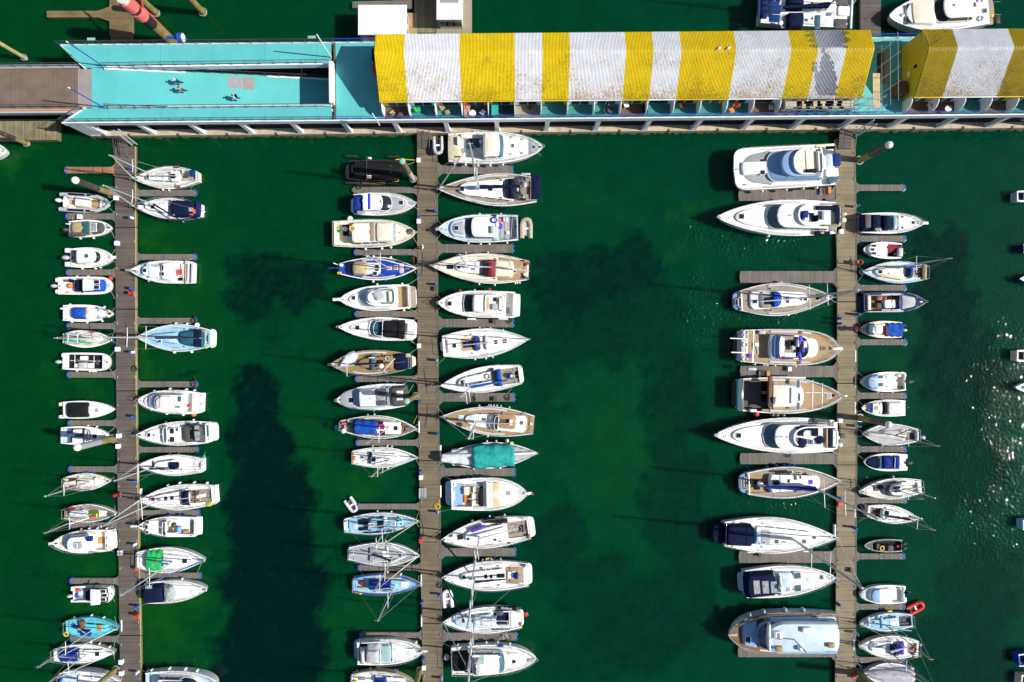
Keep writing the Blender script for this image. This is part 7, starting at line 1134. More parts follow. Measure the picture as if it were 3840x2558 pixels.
# ===== right pontoon, left side
Mo('R1', 'blunt-bowed power catamaran', 'broad white motor yacht with blunt bow, blue tinted front and solar panel at the stern', (285, 450), (1255, 400), 400, t=.97, um=.5, p=12, e=.28, fb=2.0, rails=False, deck='white').cab(660, 362, 168, 120, .12, 'grey', nose=.45, name='foredeck_mats').cab(660, 362, 62, 66, .3, 'white', nose=.05, name='foredeck_centre').house(1140, 600, 760, 160, 140, 1.4, m='white', g='greyblue', nose=.18, n=2).cab(1140, 745, 142, 132, .35, 'greyblue', nose=.35, name='sloping_windscreen').fly(1150, 865, 128, 118, .45, seats='white', n=1, helm=False, screen=None, floor='cream', nose=.35).hats((557, 370, 42, 40), (562, 478, 42, 40)).bx('black_barbecue', 970, 448, 1068, 490, .35, 'black').bx('solar_panel', 1235, 295, 1312, 420, .06, 'solar', z=4.2).bx('solar_panel', 1172, 300, 1232, 430, .06, 'paleblue', z=4.15).arch(1120, 130, 1.0, 'charcoal', th=.05, base=4.1).bx('aft_moulding', 1165, 440, 1285, 520, .2, 'white', z=2.6).bx('black_seat', 1165, 228, 1255, 255, .3, 'black', z=2.8).bx('stern_door', 1180, 520, 1285, 580, .3, 'blueglass', z=2.3, a=18).rails(.25, 1.0, 9, .7, False).fen('d', 550, 785, 950, 1080, r=.18).bx('yellow_bag', 390, 590, 425, 602, .2, 'yellow').bx('aft_deck', 1070, 205, 1250, 235, .05, 'cream').bx('helm_arch', 1110, 300, 1122, 480, .3, 'charcoal', z=4.1)
Mo('R1', 'long white motor yacht with navy seats', 'long white flybridge motor yacht with navy seats, below the blunt bowed yacht', (130, 905), (1265, 915), 345, t=.86, um=.36, p=1.9, e=.8, fb=1.9, cp=(1255, 1190, 130, 'deck')).cab(760, 300, 125, 70, .35, nose=.45, name='trunk').house(1200, 600, 705, 132, 122, 1.5, g='blueglass', nose=.18).fly(1310, 905, 112, 104, .45, seats='navy', n=2, nose=.3, screen='khaki').hat(360, 900, 46, 46).bx('navy_helm', 925, 850, 985, 930, .7, 'midblue').bx('navy_seat', 985, 870, 1045, 915, .45, 'navy').bx('table', 1115, 850, 1145, 935, .4, 'grey').bx('table', 1165, 850, 1190, 935, .4, 'grey').hats((825, 890, 34, 18, 'greyblue')).cab(1330, 1225, 100, 108, .3, 'white', z=3.2, name='flybridge_overhang', nose=.03, tail=.25).bx('bundle', 1235, 860, 1265, 985, .4, 'khaki', z=3.5).disc('radar_dome', 1338, 937, .28, .2, 'white', z=3.7, dome=.12).disc('radar_dome', 1350, 878, .18, .15, 'white', z=3.7, dome=.1).bx('side_cover', 1060, 1045, 1200, 1080, .4, 'navy', z=2).bx('teak_locker', 1100, 1048, 1140, 1075, .45, 'orangewood', z=2.0).rails(.3, .8, 8, .7, False).fen('u', 780, m='charcoal', r=.13).fen('u', 1160, m='navy', r=.22).fen('d', 625, r=.2).plat(1320, 120, 'white', .5).bx('anchor', 122, 895, 175, 918, .12, 'steel', z=2.3)
S('R2', 'yacht with round blue hood', 'large yacht with pale teak deck and round blue sprayhood, mast leaning over the pontoon', (1240, 395), (345, 430), 315, hull='white', deck='greyteak', t=.6, um=.4, p=1.9, fb=1.3, cp=(550, 660, 72, 'brown', 'bench')).cab(440, 1010, 105, 62, .3, 'white', nose=.2, tail=.15, win=3).cab(545, 770, 82, 78, .3, 'white', nose=.35, tail=.2, name='cockpit_coaming').bx('cockpit_floor', 555, 360, 665, 500, .02, 'greyteak').bx('dark_well', 575, 395, 665, 465, .05, 'navy').cov(665, 762, 80, 66, .5, 'blue', nose=.5, name='sprayhood').cab(275, 375, 85, 105, .15, 'greyblue', z=.9, name='stern_platform', nose=.02, tail=.7).hats((312, 445, 24, 58), (345, 445, 20, 90), (488, 438, 40, 34), (972, 410, 34, 38), (930, 412, 20, 34), (1085, 408, 34, 34), (800, 425, 34, 56, 'blueglass')).mast(915, 410, (1490, 358), r=.12, boom=(545, 437), bm=None, spl=1.5, spr=(.2, .52), jib='grey', jr=.06, m='alu').disc('white_ball', 1155, 395, .3, .3, 'white', dome=.15, lift=.5).rails(0, .8, 8).fen('u', 750, r=.14).fen('d', 715, 780, m='charcoal', r=.14).bx('side_bag', 585, 520, 625, 530, .1, 'charcoal')
Mo('R2', 'tan-decked trawler with blue windshield', 'broad motor trawler with tan deck and royal blue screen round the white bridge', (1290, 888), (355, 862), 342, hull='white', deck='tan', t=.88, um=.5, p=3.0, e=.6, fb=1.9, cp=None).cab(640, 1115, 122, 100, .9, 'white', nose=.12, name='wheelhouse').fly(720, 1020, 118, 110, .45, seats='white', n=2, floor='greyteak', nose=.25, screen='royal', helm=True).bx('grey_roof', 640, 755, 715, 990, .1, 'greyblue').bx('blue_screen', 905, 765, 935, 850, .12, 'royal', a=-14, z=3.3).bx('blue_screen', 935, 845, 965, 925, .12, 'royal', z=3.3).bx('blue_screen', 905, 920, 935, 1005, .12, 'royal', a=14, z=3.3).hats((655, 790, 30, 54), (652, 930, 26, 84)).disc('white_drum', 748, 880, .28, .3, 'white', dome=.1).bx('dark_dash', 890, 830, 945, 960, .5, 'black').bx('black_cover', 780, 810, 860, 860, .3, 'black').seat(845, 880, 40, 'tube').bx('cable_box', 1120, 865, 1172, 908, .12, 'greyteak').bx('foredeck_case', 1130, 872, 1165, 900, .16, 'charcoal').bx('windlass', 1215, 875, 1275, 905, .2, 'steel').bx('anchor_roller', 1270, 872, 1325, 905, .14, 'white', z=2.2).bx('white_chair', 478, 830, 518, 868, .3, 'white').tube('chair_rail', [(482, 865, 2.1), (490, 940, 2.1)], .05, 'white').tube('chair_rail', [(512, 865, 2.1), (522, 940, 2.1)], .05, 'white').bx('blue_orange_box', 412, 938, 452, 978, .3, 'purple').bx('deck_box', 520, 715, 582, 752, .35, 'tube').tube('davit', [(420, 795, 2.3), (250, 790, 2.6)], .07, 'white').tube('davit', [(420, 928, 2.3), (262, 925, 2.6)], .07, 'white').cab(355, 425, 148, 156, .12, 'white_dirty', z=1.9, name='stern_deck', nose=.02).bx('side_step', 905, 718, 945, 748, .05, 'brown').bx('side_step', 890, 1008, 930, 1040, .05, 'brown').rails(.1, .98, 12, .8).plat(278, 120, 'charcoal', .4).ring('life_ring', 398, 735, .28, .05, 'white').ring('life_ring', 398, 780, .28, .05, 'white').ring('life_ring', 395, 850, .28, .05, 'white').ring('life_ring', 392, 990, .28, .05, 'white').fen('d', 500, 590, 620, 695, 890, r=.16)
Mo('R3', 'brown-decked motor yacht with white hatch lines', 'broad motor yacht with brown foredeck crossed by white lines and a pinkish roof', (1325, 70), (345, 52), 345, hull='cream', deck='tan', t=.88, um=.42, p=2.1, e=.75, fb=1.9, cp=(380, 640, 135, 'charcoal')).cab(640, 975, 125, 110, .9, 'white', nose=.12, name='wheelhouse').cab(640, 800, 112, 108, .25, 'cream', nose=.04, name='pink_roof').bx('red_strip', 652, -80, 666, 195, .1, 'maroon', z=3.1).hats((905, -50, 26, 70, 'blueglass'), (912, 75, 22, 74, 'blueglass'), (905, 160, 24, 70, 'blueglass'), (828, 60, 20, 150, 'blueglass')).disc('radar_dome', 680, 95, .34, .25, 'white', dome=.15, lift=.4).disc('radar_dome', 671, 128, .22, .2, 'white', dome=.1, lift=.4).bx('deck_line', 975, 30, 1235, 36, .02, 'white').bx('deck_line', 1040, -90, 1046, 195, .02, 'white').bx('deck_line', 1132, -60, 1138, 160, .02, 'white').hat(1197, 62, 44, 44, 'grey').bx('windlass', 1245, 50, 1320, 70, .25, 'greyteak').bx('anchor', 1325, 55, 1370, 72, .1, 'steel', z=2.3).bx('white_locker', 432, 188, 495, 218, .4, 'white').bx('white_locker', 412, -210, 495, -180, .4, 'tube').bx('blue_barrel', 515, 182, 550, 210, .4, 'navy').bx('brown_sofa', 550, 15, 608, 45, .4, 'orangewood').hats((340, 72, 26, 36)).bx('dark_rug', 545, -130, 600, 115, .06, 'black').bx('companion', 612, -130, 650, 130, .3, 'brown').cab(315, 380, 150, 160, .12, 'blueglass', z=1.9, name='stern_deck', nose=.02).fen('d', 670, 715, 775, r=.22, m='greyteak').disc('red_buoy', 499, 238, .3, .3, 'red', z=.5, dome=.15).rails(.3, .95, 9, .8, False).plat(268, 130, 'charcoal', .4).bx('coaming_line', 640, -120, 975, -108, .04, 'white')  # stern deck's dark blue-teal colour has its shade painted in
Mo('R3', 'long white motor yacht with curved navy sofa', 'long white flybridge motor yacht with curved navy sofa on its upper deck', (105, 440), (1245, 445), 342, t=.86, um=.36, p=1.9, e=.8, fb=1.9, cp=(1235, 1190, 130, 'deck')).cab(740, 270, 125, 70, .35, nose=.45, name='trunk').house(1190, 565, 680, 132, 122, 1.5, g='blueglass', nose=.18).fly(1290, 862, 112, 104, .45, seats='white', n=1, nose=.35, helm=False, screen=None).hat(332, 443, 46, 42).bx('navy_sofa', 890, 355, 950, 445, .3, 'navy', a=10).bx('navy_sofa', 940, 345, 1090, 395, .3, 'navy').bx('navy_sofa', 1035, 390, 1090, 450, .3, 'navy').bx('navy_cover', 895, 465, 955, 560, .5, 'navy', a=-12).bx('navy_cover', 1065, 455, 1145, 520, .3, 'navy', a=30).seat(995, 500, 45, 'white').disc('round_table', 970, 425, .35, .4, 'white').bx('white_sofa', 960, 520, 1130, 558, .4, 'cream').bx('tan_band', 1160, 370, 1180, 555, .3, 'khaki', z=3.6).bx('navy_band', 1185, 370, 1212, 555, .35, 'navy', z=3.6).hats((725, 455, 70, 16, 'greyblue'), (797, 457, 24, 16, 'greyblue')).cab(1290, 1215, 104, 112, .3, 'white', z=3.2, name='flybridge_overhang', nose=.03, tail=.25).disc('radar_dome', 1272, 462, .28, .25, 'white', z=3.6, dome=.12).disc('white_ball', 1302, 532, .25, .3, 'white', z=2.8, dome=.15).bx('dark_dinghy', 1040, 280, 1200, 335, .4, 'charcoal', z=2, a=-8).rails(.3, .8, 8, .7, False).bx('anchor', 95, 425, 150, 452, .12, 'steel', z=2.3).plat(1300, 120, 'white', .5)
S('R3', 'teak yacht with blue sail cover', 'teak decked yacht with crumpled blue sail cover and very long leaning mast', (1318, 880), (415, 905), 300, hull='white', deck='greyteak', t=.68, um=.42, p=1.9, fb=1.3, cp=(440, 640, 90, 'tan', 'bench')).cab(630, 1125, 98, 70, .5, 'white', nose=.08, win=2).cab(335, 430, 88, 105, .1, 'greyblue', z=1.0, name='stern_platform', nose=.02, tail=.6).hats((345, 900, 14, 70), (372, 905, 14, 80), (400, 905, 14, 110), (812, 880, 22, 34), (925, 843, 18, 26), (1022, 890, 42, 44, 'purple'), (1025, 822, 24, 12), (910, 800, 36, 14)).bx('dark_skylight', 680, 787, 850, 805, .06, 'glass', z=1.8).bx('windscreen_strip', 862, 810, 890, 870, .08, 'brown').bx('windscreen_strip', 862, 930, 895, 990, .08, 'brown').bx('companion', 662, 870, 720, 915, .3, 'navy').bx('cockpit_table', 555, 905, 620, 925, .5, 'greyteak').bx('navy_seat', 480, 870, 530, 960, .4, 'navy').disc('radar_dome', 508, 890, .34, .3, 'white', dome=.15, lift=1).mast(1032, 935, (1660, 1285), r=.14, boom=(560, 935), bm='midblue', br=.26, spl=1.75, spr=(.22, .55), jib=None).rails(0, .8, 9).fen('u', 620, 710, 780, 830, 870, m='blue', r=.16).fen('d', 435, m='navy', r=.2).fen('d', 720, 915, m='navy', r=.12).line((390, 725, .6), (470, 800, 1.4), m='blue')
S('R4', 'long white yacht with navy cockpit tent', 'very long white yacht with navy cockpit tent and a black capped stern', (1285, -5), (195, -40), 348, hull='white', deck='white', t=.66, um=.42, p=1.8, fb=1.4).cab(520, 1120, 98, 48, .4, 'white', nose=.2, win=4).cov(215, 500, 108, 112, 1.1, 'navy').cov(80, 205, 80, 105, .5, 'navy', name='stern_cover', z=1.0).cov(480, 545, 80, 78, .6, 'greyblue', name='sprayhood').hats((575, 42, 28, 20, 'charcoal'), (697, 32, 36, 36, 'charcoal'), (960, 32, 36, 36, 'charcoal'), (1055, -5, 36, 22, 'charcoal'), (770, 35, 40, 18, 'grey')).bx('grey_panel', 545, -80, 635, 60, .02, 'greydeck').mast(840, 0, h=17.5, r=.15, boom=(510, -20), bm=None, spl=1.9, spr=(.33, .6), jib='white', jr=.06).rails(0, .8, 10).disc('white_fender', 205, 48, .35, .35, 'white', z=.9, dome=.2).bx('white_frame', 490, -120, 530, -70, .5, 'white').bx('long_fender', 410, 125, 490, 140, .2, 'white', z=.7).bx('long_fender', 945, 118, 1025, 132, .2, 'white', z=.7).bx('yellow_bag', 215, 60, 245, 85, .2, 'cream')
Mo('R4', 'motor boat with dark glazed cockpit', 'white motor boat with large dark glazed cockpit enclosure', (1265, 378), (400, 442), 300, t=.86, um=.38, p=1.9, e=.8, fb=1.4).cab(860, 1180, 100, 48, .3, nose=.2, name='foredeck_moulding').cov(715, 880, 108, 92, .55, 'paleblue', name='windscreen', nose=.3).hats((895, 360, 64, 56, 'blueglass'), (900, 480, 60, 60, 'blueglass'), (1005, 397, 40, 40, 'paleblue'), (1128, 375, 36, 40, 'blueglass'), (808, 490, 30, 40, 'grey')).cov(405, 720, 130, 120, 1.2, 'navy').hats((505, 470, 60, 130, 'vinyl'), (590, 470, 60, 120, 'vinyl'), (670, 470, 60, 110, 'vinyl'), fm='navy', name='clear_panel').bx('corner_glass', 405, 350, 455, 540, .9, 'charcoal', z=1.5).disc('radar_dome', 738, 470, .32, .25, 'white', z=2.8, dome=.15).arch(735, 105, 1.3, 'white').bx('upper_glass', 450, 330, 660, 372, .9, 'blueglass', z=1.5).plat(325, 95, 'paleblue', .4).rails(.45, .8, 5, .6, False).line((1155, 470, 1.3), (1250, 410, 1.5), m='steel')
y = Mo('R4', 'sky blue trawler yacht with white boat deck', 'large sky blue and teak trawler with pale grey boat deck by the right pontoon', (240, 925), (1290, 905), 400, hull='paleblue', deck='brownwood', t=.88, um=.45, p=2.6, e=.62, fb=2.0, trim='tan').cab(520, 375, 130, 100, .5, 'greyblue', nose=.1, name='fore_cabin').cab(1290, 590, 168, 160, .35, 'paleblue', nose=.05, name='side_deck').house(1290, 505, 590, 150, 142, 1.4, m='greyblue', g='navyhull', roof='greyblue', nose=.2).cab(1312, 618, 142, 145, .5, 'paleblue', nose=.25, name='boat_deck', y=960).cab(650, 612, 140, 135, .35, 'white', nose=.5, name='bridge_screen', y=960).hat(423, 970, 44, 50, 'glass').bx('bridge_seat', 672, 885, 745, 965, .4, 'white').bx('seat_trim', 690, 895, 720, 960, .45, 'tan').bx('deck_locker', 935, 848, 1032, 900, .45, 'white').bx('teak_box', 682, 1030, 750, 1082, .4, 'tan').bx('teak_box', 1180, 1000, 1246, 1045, .4, 'tan').bx('white_seat', 1222, 910, 1268, 980, .45, 'white').disc('gas_bottle', 915, 1050, .3, .4, 'white', dome=.2).bx('white_locker', 930, 1032, 1030, 1078, .4, 'white').tube('signal_mast', [(850, 958, 4), (985, 1100, 8)], .07, 'grey').cab(560, 260, 172, 120, .08, 'white', nose=.5, name='bulwark_stripe', z=1.85).cab(555, 275, 160, 108, .1, 'brownwood', nose=.5, name='foredeck', z=1.88).bx('anchor_windlass', 230, 912, 290, 938, .2, 'khaki', z=2.3).disc('bell', 302, 925, .18, .2, 'steel').rails(.1, .95, 11, .7, False).fen('u', 445, 582, 790, 965, m='paleblue', r=.22).bx('side_door', 565, 765, 640, 790, .05, 'orangewood', z=2.35).bx('side_panel', 1030, 730, 1130, 765, .05, 'brownwood', z=2.2)
# ===== right pontoon, right side
Mo('R1', 'white cruiser with navy hood', 'white cruiser with navy cockpit hood and pale green windscreen on the right pontoon', (2100, 962), (1510, 965), 200, t=.88, um=.4, fb=1.2).cab(1860, 2020, 76, 50, .25, nose=.3, name='foredeck_moulding').cab(1810, 1868, 78, 70, .5, 'paleglass', nose=.35, name='windscreen').cov(1515, 1610, 86, 88, .8, 'navy', name='aft_canopy').cov(1605, 1725, 84, 84, 1.1, 'navy').cov(1715, 1815, 78, 76, 1.0, 'navy', name='front_canopy').bx('clear_panel', 1545, 880, 1600, 1010, .1, 'charcoal').bx('side_window', 1640, 1010, 1700, 1040, .1, 'vinyl').hats((1904, 904, 18, 18), (1904, 1008, 18, 18), (2006, 960, 28, 28)).plat(1475, 80, 'greyblue', .4).bx('anchor_roller', 2085, 950, 2150, 978, .12, 'cream', z=1.4).rails(.6, .82, 4, .5, False)
Sm('R1', 'small boat with maroon cover', 'small white boat with crumpled maroon cockpit cover', (1530, 1215), (1895, 1232), 158, hull='white', fb=.85, cp=(1890, 1760, 60, 'black')).cab(1715, 1575, 64, 46, .4, nose=.3, name='cabin').hats((1630, 1182, 40, 22), (1618, 1218, 34, 24), (1630, 1255, 40, 22)).drape(1895, 1702, 30, 62, .55, 'maroon', y=1205, seed=3, amp=.06).bx('engine_frame', 1850, 1205, 1895, 1290, .4, 'tube').bx('blue_box', 1855, 1270, 1885, 1295, .3, 'midblue').seat(1828, 1265, 24, 'grey').outb(1900, 1250, 'charcoal', .6)
S('R2', 'grey-blue yacht with blue sail cover', 'pale grey yacht with bright blue sail cover, mast reaching far over the water', (1520, 150), (2138, 160), 210, hull='white', deck='paleblue', t=.6, um=.44, fb=1.0, cp=(2110, 2010, 48, 'tan', 'bench'), trim='paleblue').cab(2000, 1640, 68, 42, .4, 'deck', nose=.2, win=3).bx('tan_sidedeck', 1690, 190, 1940, 215, .03, 'peach', a=-8).bx('tan_sidedeck', 1690, 85, 1800, 100, .03, 'peach', a=6).hood(2012, 1930, 58, 'blue', .6).hats((1692, 152, 36, 32), (1770, 168, 14, 14, 'charcoal')).mast(1865, 116, (2355, 20), r=.07, boom=(2080, 100), bm='blue', br=.14, spl=1.0, spr=(.38,), jib='paleblue', jr=.06, m='grey').bx('dark_locker', 2050, 135, 2095, 175, .2, 'brown').bx('tan_seat', 2095, 80, 2130, 230, .2, 'tan').ring('wheel', 2100, 205, .3, .03, 'steel').rails(0, .8, 7).ring('bow_fender', 1510, 155, .25, .06, 'paleblue', z=.6)
Mo('R2', 'old navy launch with open cockpit', 'old navy hulled launch with cluttered open cockpit and pale lilac foredeck', (2110, 440), (1530, 450), 198, hull='navyhull', deck='navyhull', t=.92, um=.5, p=2.4, e=.85, fb=1.1, trim='navyhull', cp=(1545, 1890, 80, 'brown')).cab(1890, 2040, 74, 46, .35, 'greycanvas', nose=.15, name='foredeck_cover').bx('wheelhouse_side', 1700, 420, 1805, 505, .8, 'white').bx('blue_seat', 1820, 455, 1890, 505, .4, 'blue').bx('wood_locker', 1640, 385, 1695, 430, .5, 'brownwood').bx('engine_box', 1640, 452, 1695, 500, .5, 'brown').hat(1670, 477, 36, 30).bx('red_can', 1708, 395, 1740, 418, .4, 'red').bx('black_gear', 1745, 390, 1820, 418, .3, 'black').bx('dark_seat', 1820, 395, 1885, 450, .3, 'charcoal').bx('cream_stern', 1560, 385, 1592, 520, .3, 'cream').bx('cream_side', 1545, 372, 1890, 382, .7, 'cream').bx('cream_side', 1545, 528, 1890, 540, .7, 'white').plat(1475, 75, 'charcoal', .4).rails(.7, .95, 4, .6, False).tube('frame', [(1895, 375, 1.9), (1905, 450, 2.1), (1895, 525, 1.9)], .05, 'blue')
Sm('R2', 'cream boat with blue stern cover', 'small cream boat with bright blue stern cover and twin outboards', (1495, 700), (1895, 710), 160, hull='cream', deck='cream', trim='cream', fb=.9).cab(1750, 1600, 62, 48, .45, 'cream', nose=.2, name='cabin').cab(1650, 1572, 58, 50, .35, 'blueglass', nose=.35, name='windscreen').bx('roof_panel', 1645, 670, 1712, 735, .08, 'white').drape(1905, 1752, 72, 66, .5, 'blue', seed=5, amp=.06).bx('black_well', 1508, 690, 1535, 720, .05, 'black').outb(1895, 665, 'blue', .7).outb(1895, 712, 'tube', .9).rails(.6, .95, 4, .4, False).bx('maroon_edge', 1730, 670, 1750, 760, .3, 'maroon').line((1500, 670, .9), (1475, 630, .5))
Sm('R2', 'small angling boat with white cuddy', 'small white angling boat with angular cuddy windows and open stern', (1502, 1212), (1935, 1205), 188, fb=.95, cp=(1925, 1800, 80, 'cream')).cab(1815, 1575, 80, 60, .45, nose=.2, name='cuddy').cab(1680, 1575, 72, 55, .3, 'greyblue', nose=.35, name='forward_panel').hats((1690, 1160, 54, 30, 'blueglass'), (1690, 1235, 54, 34, 'blueglass'), (1630, 1200, 28, 30, 'grey'), (1750, 1162, 12, 12, 'charcoal'), (1750, 1250, 12, 12, 'charcoal')).outb(1930, 1205, 'charcoal', 1.1).bx('stern_locker', 1850, 1130, 1930, 1160, .3, 'white').bx('black_box', 1870, 1245, 1895, 1275, .3, 'charcoal').fen('d', 1680, 1820, r=.12).bx('yellow_bag', 1880, 1110, 1908, 1120, .2, 'yellow').line((1540, 1170, .9), (1475, 1115, .5)).rails(.6, .95, 4, .4, False)
Sm('R3', 'white boat with navy foredeck lozenge', 'small white boat with white canvas top and navy foredeck patch', (1515, 180), (1932, 180), 158, fb=.9).cab(1720, 1590, 62, 50, .4, nose=.25, name='cabin').bx('navy_patch', 1592, 132, 1622, 220, .04, 'midblue').hat(1655, 180, 36, 36, 'khaki').bx('blue_line', 1684, 125, 1692, 235, .03, 'blue').cov(1770, 1712, 64, 62, .5, 'black', name='dark_screen').cov(1925, 1762, 68, 66, .75, 'white', name='white_canopy').outb(1935, 172, 'rubber', .6).rails(.5, .95, 4, .4, False).fen('d', 1870, m='blue')
S('R3', 'all-grey covered yacht', 'pale grey yacht with grey draped cover over the cabin and mast to the right', (1520, 430), (2055, 440), 205, hull='white_dirty', deck='greycanvas', t=.55, um=.5, p=1.9, fb=1.0, cp=(2030, 1920, 48, 'brown', 'bench')).drape(1930, 1560, 62, 22, .6, 'white_dirty', seed=13, amp=.05, tent=.8, name='deck_cover').bx('stern_screen', 1900, 395, 2035, 412, .3, 'tarpwhite').bx('stern_screen', 2025, 400, 2050, 490, .3, 'tarpwhite').hats((1912, 432, 44, 56, 'grey'), (1960, 430, 30, 40, 'tan')).mast(1785, 432, (2240, 525), r=.07, boom=(2000, 378), bm='brown', br=.06, spl=.9, spr=(.42,), jib=None, m='grey').disc('outboard', 2095, 462, .22, .3, 'tarpwhite', z=.9, dome=.1).rails(0, .8, 6).fen('d', 1730, r=.13)
Sm('R3', 'small boat with three navy covers', 'small white boat with navy foredeck cover, hood and stern cover', (1535, 700), (1935, 700), 168, fb=.85).cab(1660, 1560, 66, 30, .25, 'navy', nose=.5, name='foredeck_cover').cov(1722, 1665, 64, 66, .5, 'blueglass', name='windscreen').cov(1830, 1720, 68, 66, .7, 'midblue').cov(1895, 1825, 66, 68, .45, 'midblue', name='stern_cover').tube('frame', [(1828, 650, 1.7), (1836, 660, 1.8), (1828, 780, 1.7)], .04, 'white').bx('stern_pod', 1900, 618, 1940, 665, .3, 'white', z=.5).bx('stern_pod', 1900, 735, 1940, 778, .3, 'white', z=.5).outb(1925, 705, 'charcoal', 1.0).bx('clear_panel', 1788, 740, 1815, 768, .05, 'vinyl')
S('R3', 'grey yacht with solar panel on the coachroof', 'old grey white yacht with curved windscreen and solar panel, bow left', (1485, 985), (2088, 930), 198, hull='white_dirty', deck='white_dirty', t=.6, um=.45, fb=1.0, cp=(2050, 1960, 40, 'deck', 'bench')).cab(1960, 1740, 72, 52, .4, 'white_dirty', nose=.3, win=2).cab(1900, 1750, 76, 60, .25, 'charcoal', nose=.4, name='windscreen').cab(1900, 1785, 58, 48, .25, 'white', nose=.4, name='doghouse').bx('solar_panel', 1812, 930, 1882, 985, .06, 'solar', lift=.25).bx('teak_box', 1965, 882, 2025, 922, .15, 'orangewood').bx('dark_well', 1625, 920, 1685, 975, .1, 'charcoal').disc('dark_cover', 1690, 940, .3, .25, 'black', dome=.1).mast(1832, 955, (2070, 1095), r=.06, boom=(2090, 938), bm=None, spl=.7, spr=(.5,), jib=None, m='grey').tube('second_spar', [(1905, 945, 2), (2220, 1045, 8.5)], .06, 'alu').tube('tan_spar', [(1775, 970, 2.2), (2108, 938, 2.4)], .05, 'khaki').disc('radar_dome', 2060, 980, .2, .2, 'white', dome=.1).rails(0, .8, 7).fen('u', 1838, r=.14)
S('R3', 'small white yacht bow right', 'small white yacht with navy rolled sail, its bow pointing away from the right pontoon', (2065, 1240), (1570, 1168), 172, t=.6, um=.42, fb=.9, cp=(1590, 1705, 42, 'brown', 'bench')).cab(1710, 1920, 56, 34, .38, nose=.3, win=2).bx('companion', 1735, 1165, 1775, 1205, .1, 'black').bx('blue_shade', 1740, 1210, 1765, 1250, .1, 'paleblue').mast(1930, 1228, (2198, 1365), r=.06, boom=(1730, 1215), bm='navy', br=.12, spl=.75, spr=(.45,), jib='charcoal', jr=.05, m='rope').rails(0, .8, 5).disc('vent', 1980, 1220, .13, .1, 'maroon').line((1565, 1200, 1), (1500, 1115, .5)).fen('d', 1700, m='charcoal').disc('anchor_light', 2085, 1240, .1, .1, 'cream', z=1)
Sm('R4', 'black inflatable workboat', 'small black workboat with yellow lifebuoy and twin outboards', (1540, 72), (1900, 72), 120, hull='rubber', deck='charcoal', trim='tube', fb=.75, cp=(1890, 1620, 45, 'black')).ring('yellow_lifebuoy', 1692, 88, .24, .08, 'yellow', lift=.4).bx('console', 1740, 58, 1795, 120, .6, 'charcoal').hat(1735, 88, 18, 40, 'grey').bx('seat', 1640, 50, 1670, 100, .35, 'charcoal').bx('red_tank', 1835, 60, 1865, 90, .3, 'maroon').outb(1900, 55, 'charcoal', .7).outb(1900, 100, 'charcoal', .7).rails(.05, .95, 6, .4, False)
Sm('R4', 'small white cuddy boat above the red dinghy', 'small white cuddy boat with round cockpit seats, above the red dinghy', (1492, 545), (1925, 540), 178, fb=.9, cp=(1915, 1800, 78, 'deck')).cab(1800, 1590, 76, 60, .4, nose=.35, name='cuddy').cab(1700, 1610, 70, 56, .2, 'greyblue', nose=.4, name='windscreen').bx('bow_cushion', 1500, 520, 1545, 575, .12, 'tube').bx('white_seat', 1870, 450, 1920, 490, .4, 'white').bx('white_seat', 1890, 560, 1930, 610, .4, 'white').outb(1925, 522, 'navy', .8).rails(.6, .95, 4, .4, False)
r = inflatable('R4', (2105, 628), (1955, 705), 100, 'bright red inflatable canoe with black seats at the end of a finger pontoon', 'red', 'rubber', r=.22, vee=.3, name='inflatable_canoe')
S('R4', 'light blue yacht with twin cabin panels', 'light blue decked yacht with white canvas bundle, below the red dinghy', (1495, 828), (2000, 790), 170, hull='white', deck='lightblue', t=.62, um=.44, fb=.95, cp=(1990, 1870, 48, 'charcoal', 'bench')).cab(1865, 1590, 62, 42, .4, 'lightblue', nose=.2, win=2).bx('white_bar', 1572, 755, 1595, 850, .1, 'paleblue').bx('white_panel', 1780, 795, 1865, 850, .08, 'white').hats((1622, 805, 34, 26, 'charcoal'), (1830, 810, 30, 22, 'white')).bx('blue_roll', 1692, 745, 1716, 865, .15, 'greyblue').mast(1735, 830, h=9.5, r=.065, boom=(1990, 890), bm='greyblue', br=.08, spl=.7, spr=(.5,), jib='steel', jr=.04, m='rope').rails(0, .8, 6).bx('yellow_bag', 1755, 690, 1800, 706, .2, 'yellow', z=1.0)
S('R4', 'white yacht with purple cockpit canvas', 'white yacht with navy and purple cockpit canvas, near the bottom right', (1485, 1040), (2058, 1055), 220, hull='cream', deck='white', t=.6, um=.44, fb=1.0, cp=(2040, 1950, 48, 'greyteak', 'bench')).cab(1810, 1600, 74, 46, .4, 'white', nose=.3, win=2).cov(1945, 1870, 66, 62, .7, 'purple').cov(1870, 1810, 60, 52, .55, 'navy', name='sprayhood').bx('greyblue_panel', 1620, 1030, 1720, 1050, .03, 'greyblue').mast(1735, 1055, h=10.5, r=.07, boom=(1940, 1050), bm='paleblue', br=.1, spl=.7, spr=(.45,), jib='white', jr=.05, m='grey').bx('red_box', 1985, 1050, 2035, 1075, .25, 'red').bx('grey_gear', 1990, 1100, 2020, 1120, .2, 'tealcanvas').bx('orange_fender', 2005, 1130, 2045, 1145, .2, 'orangewood').rails(0, .8, 6).fen('d', 1620, r=.12).outb(2058, 1020, 'tube', .6).hats((1650, 1020, 30, 30, 'grey'))  # includes a flat grey-blue strip along the coachroof
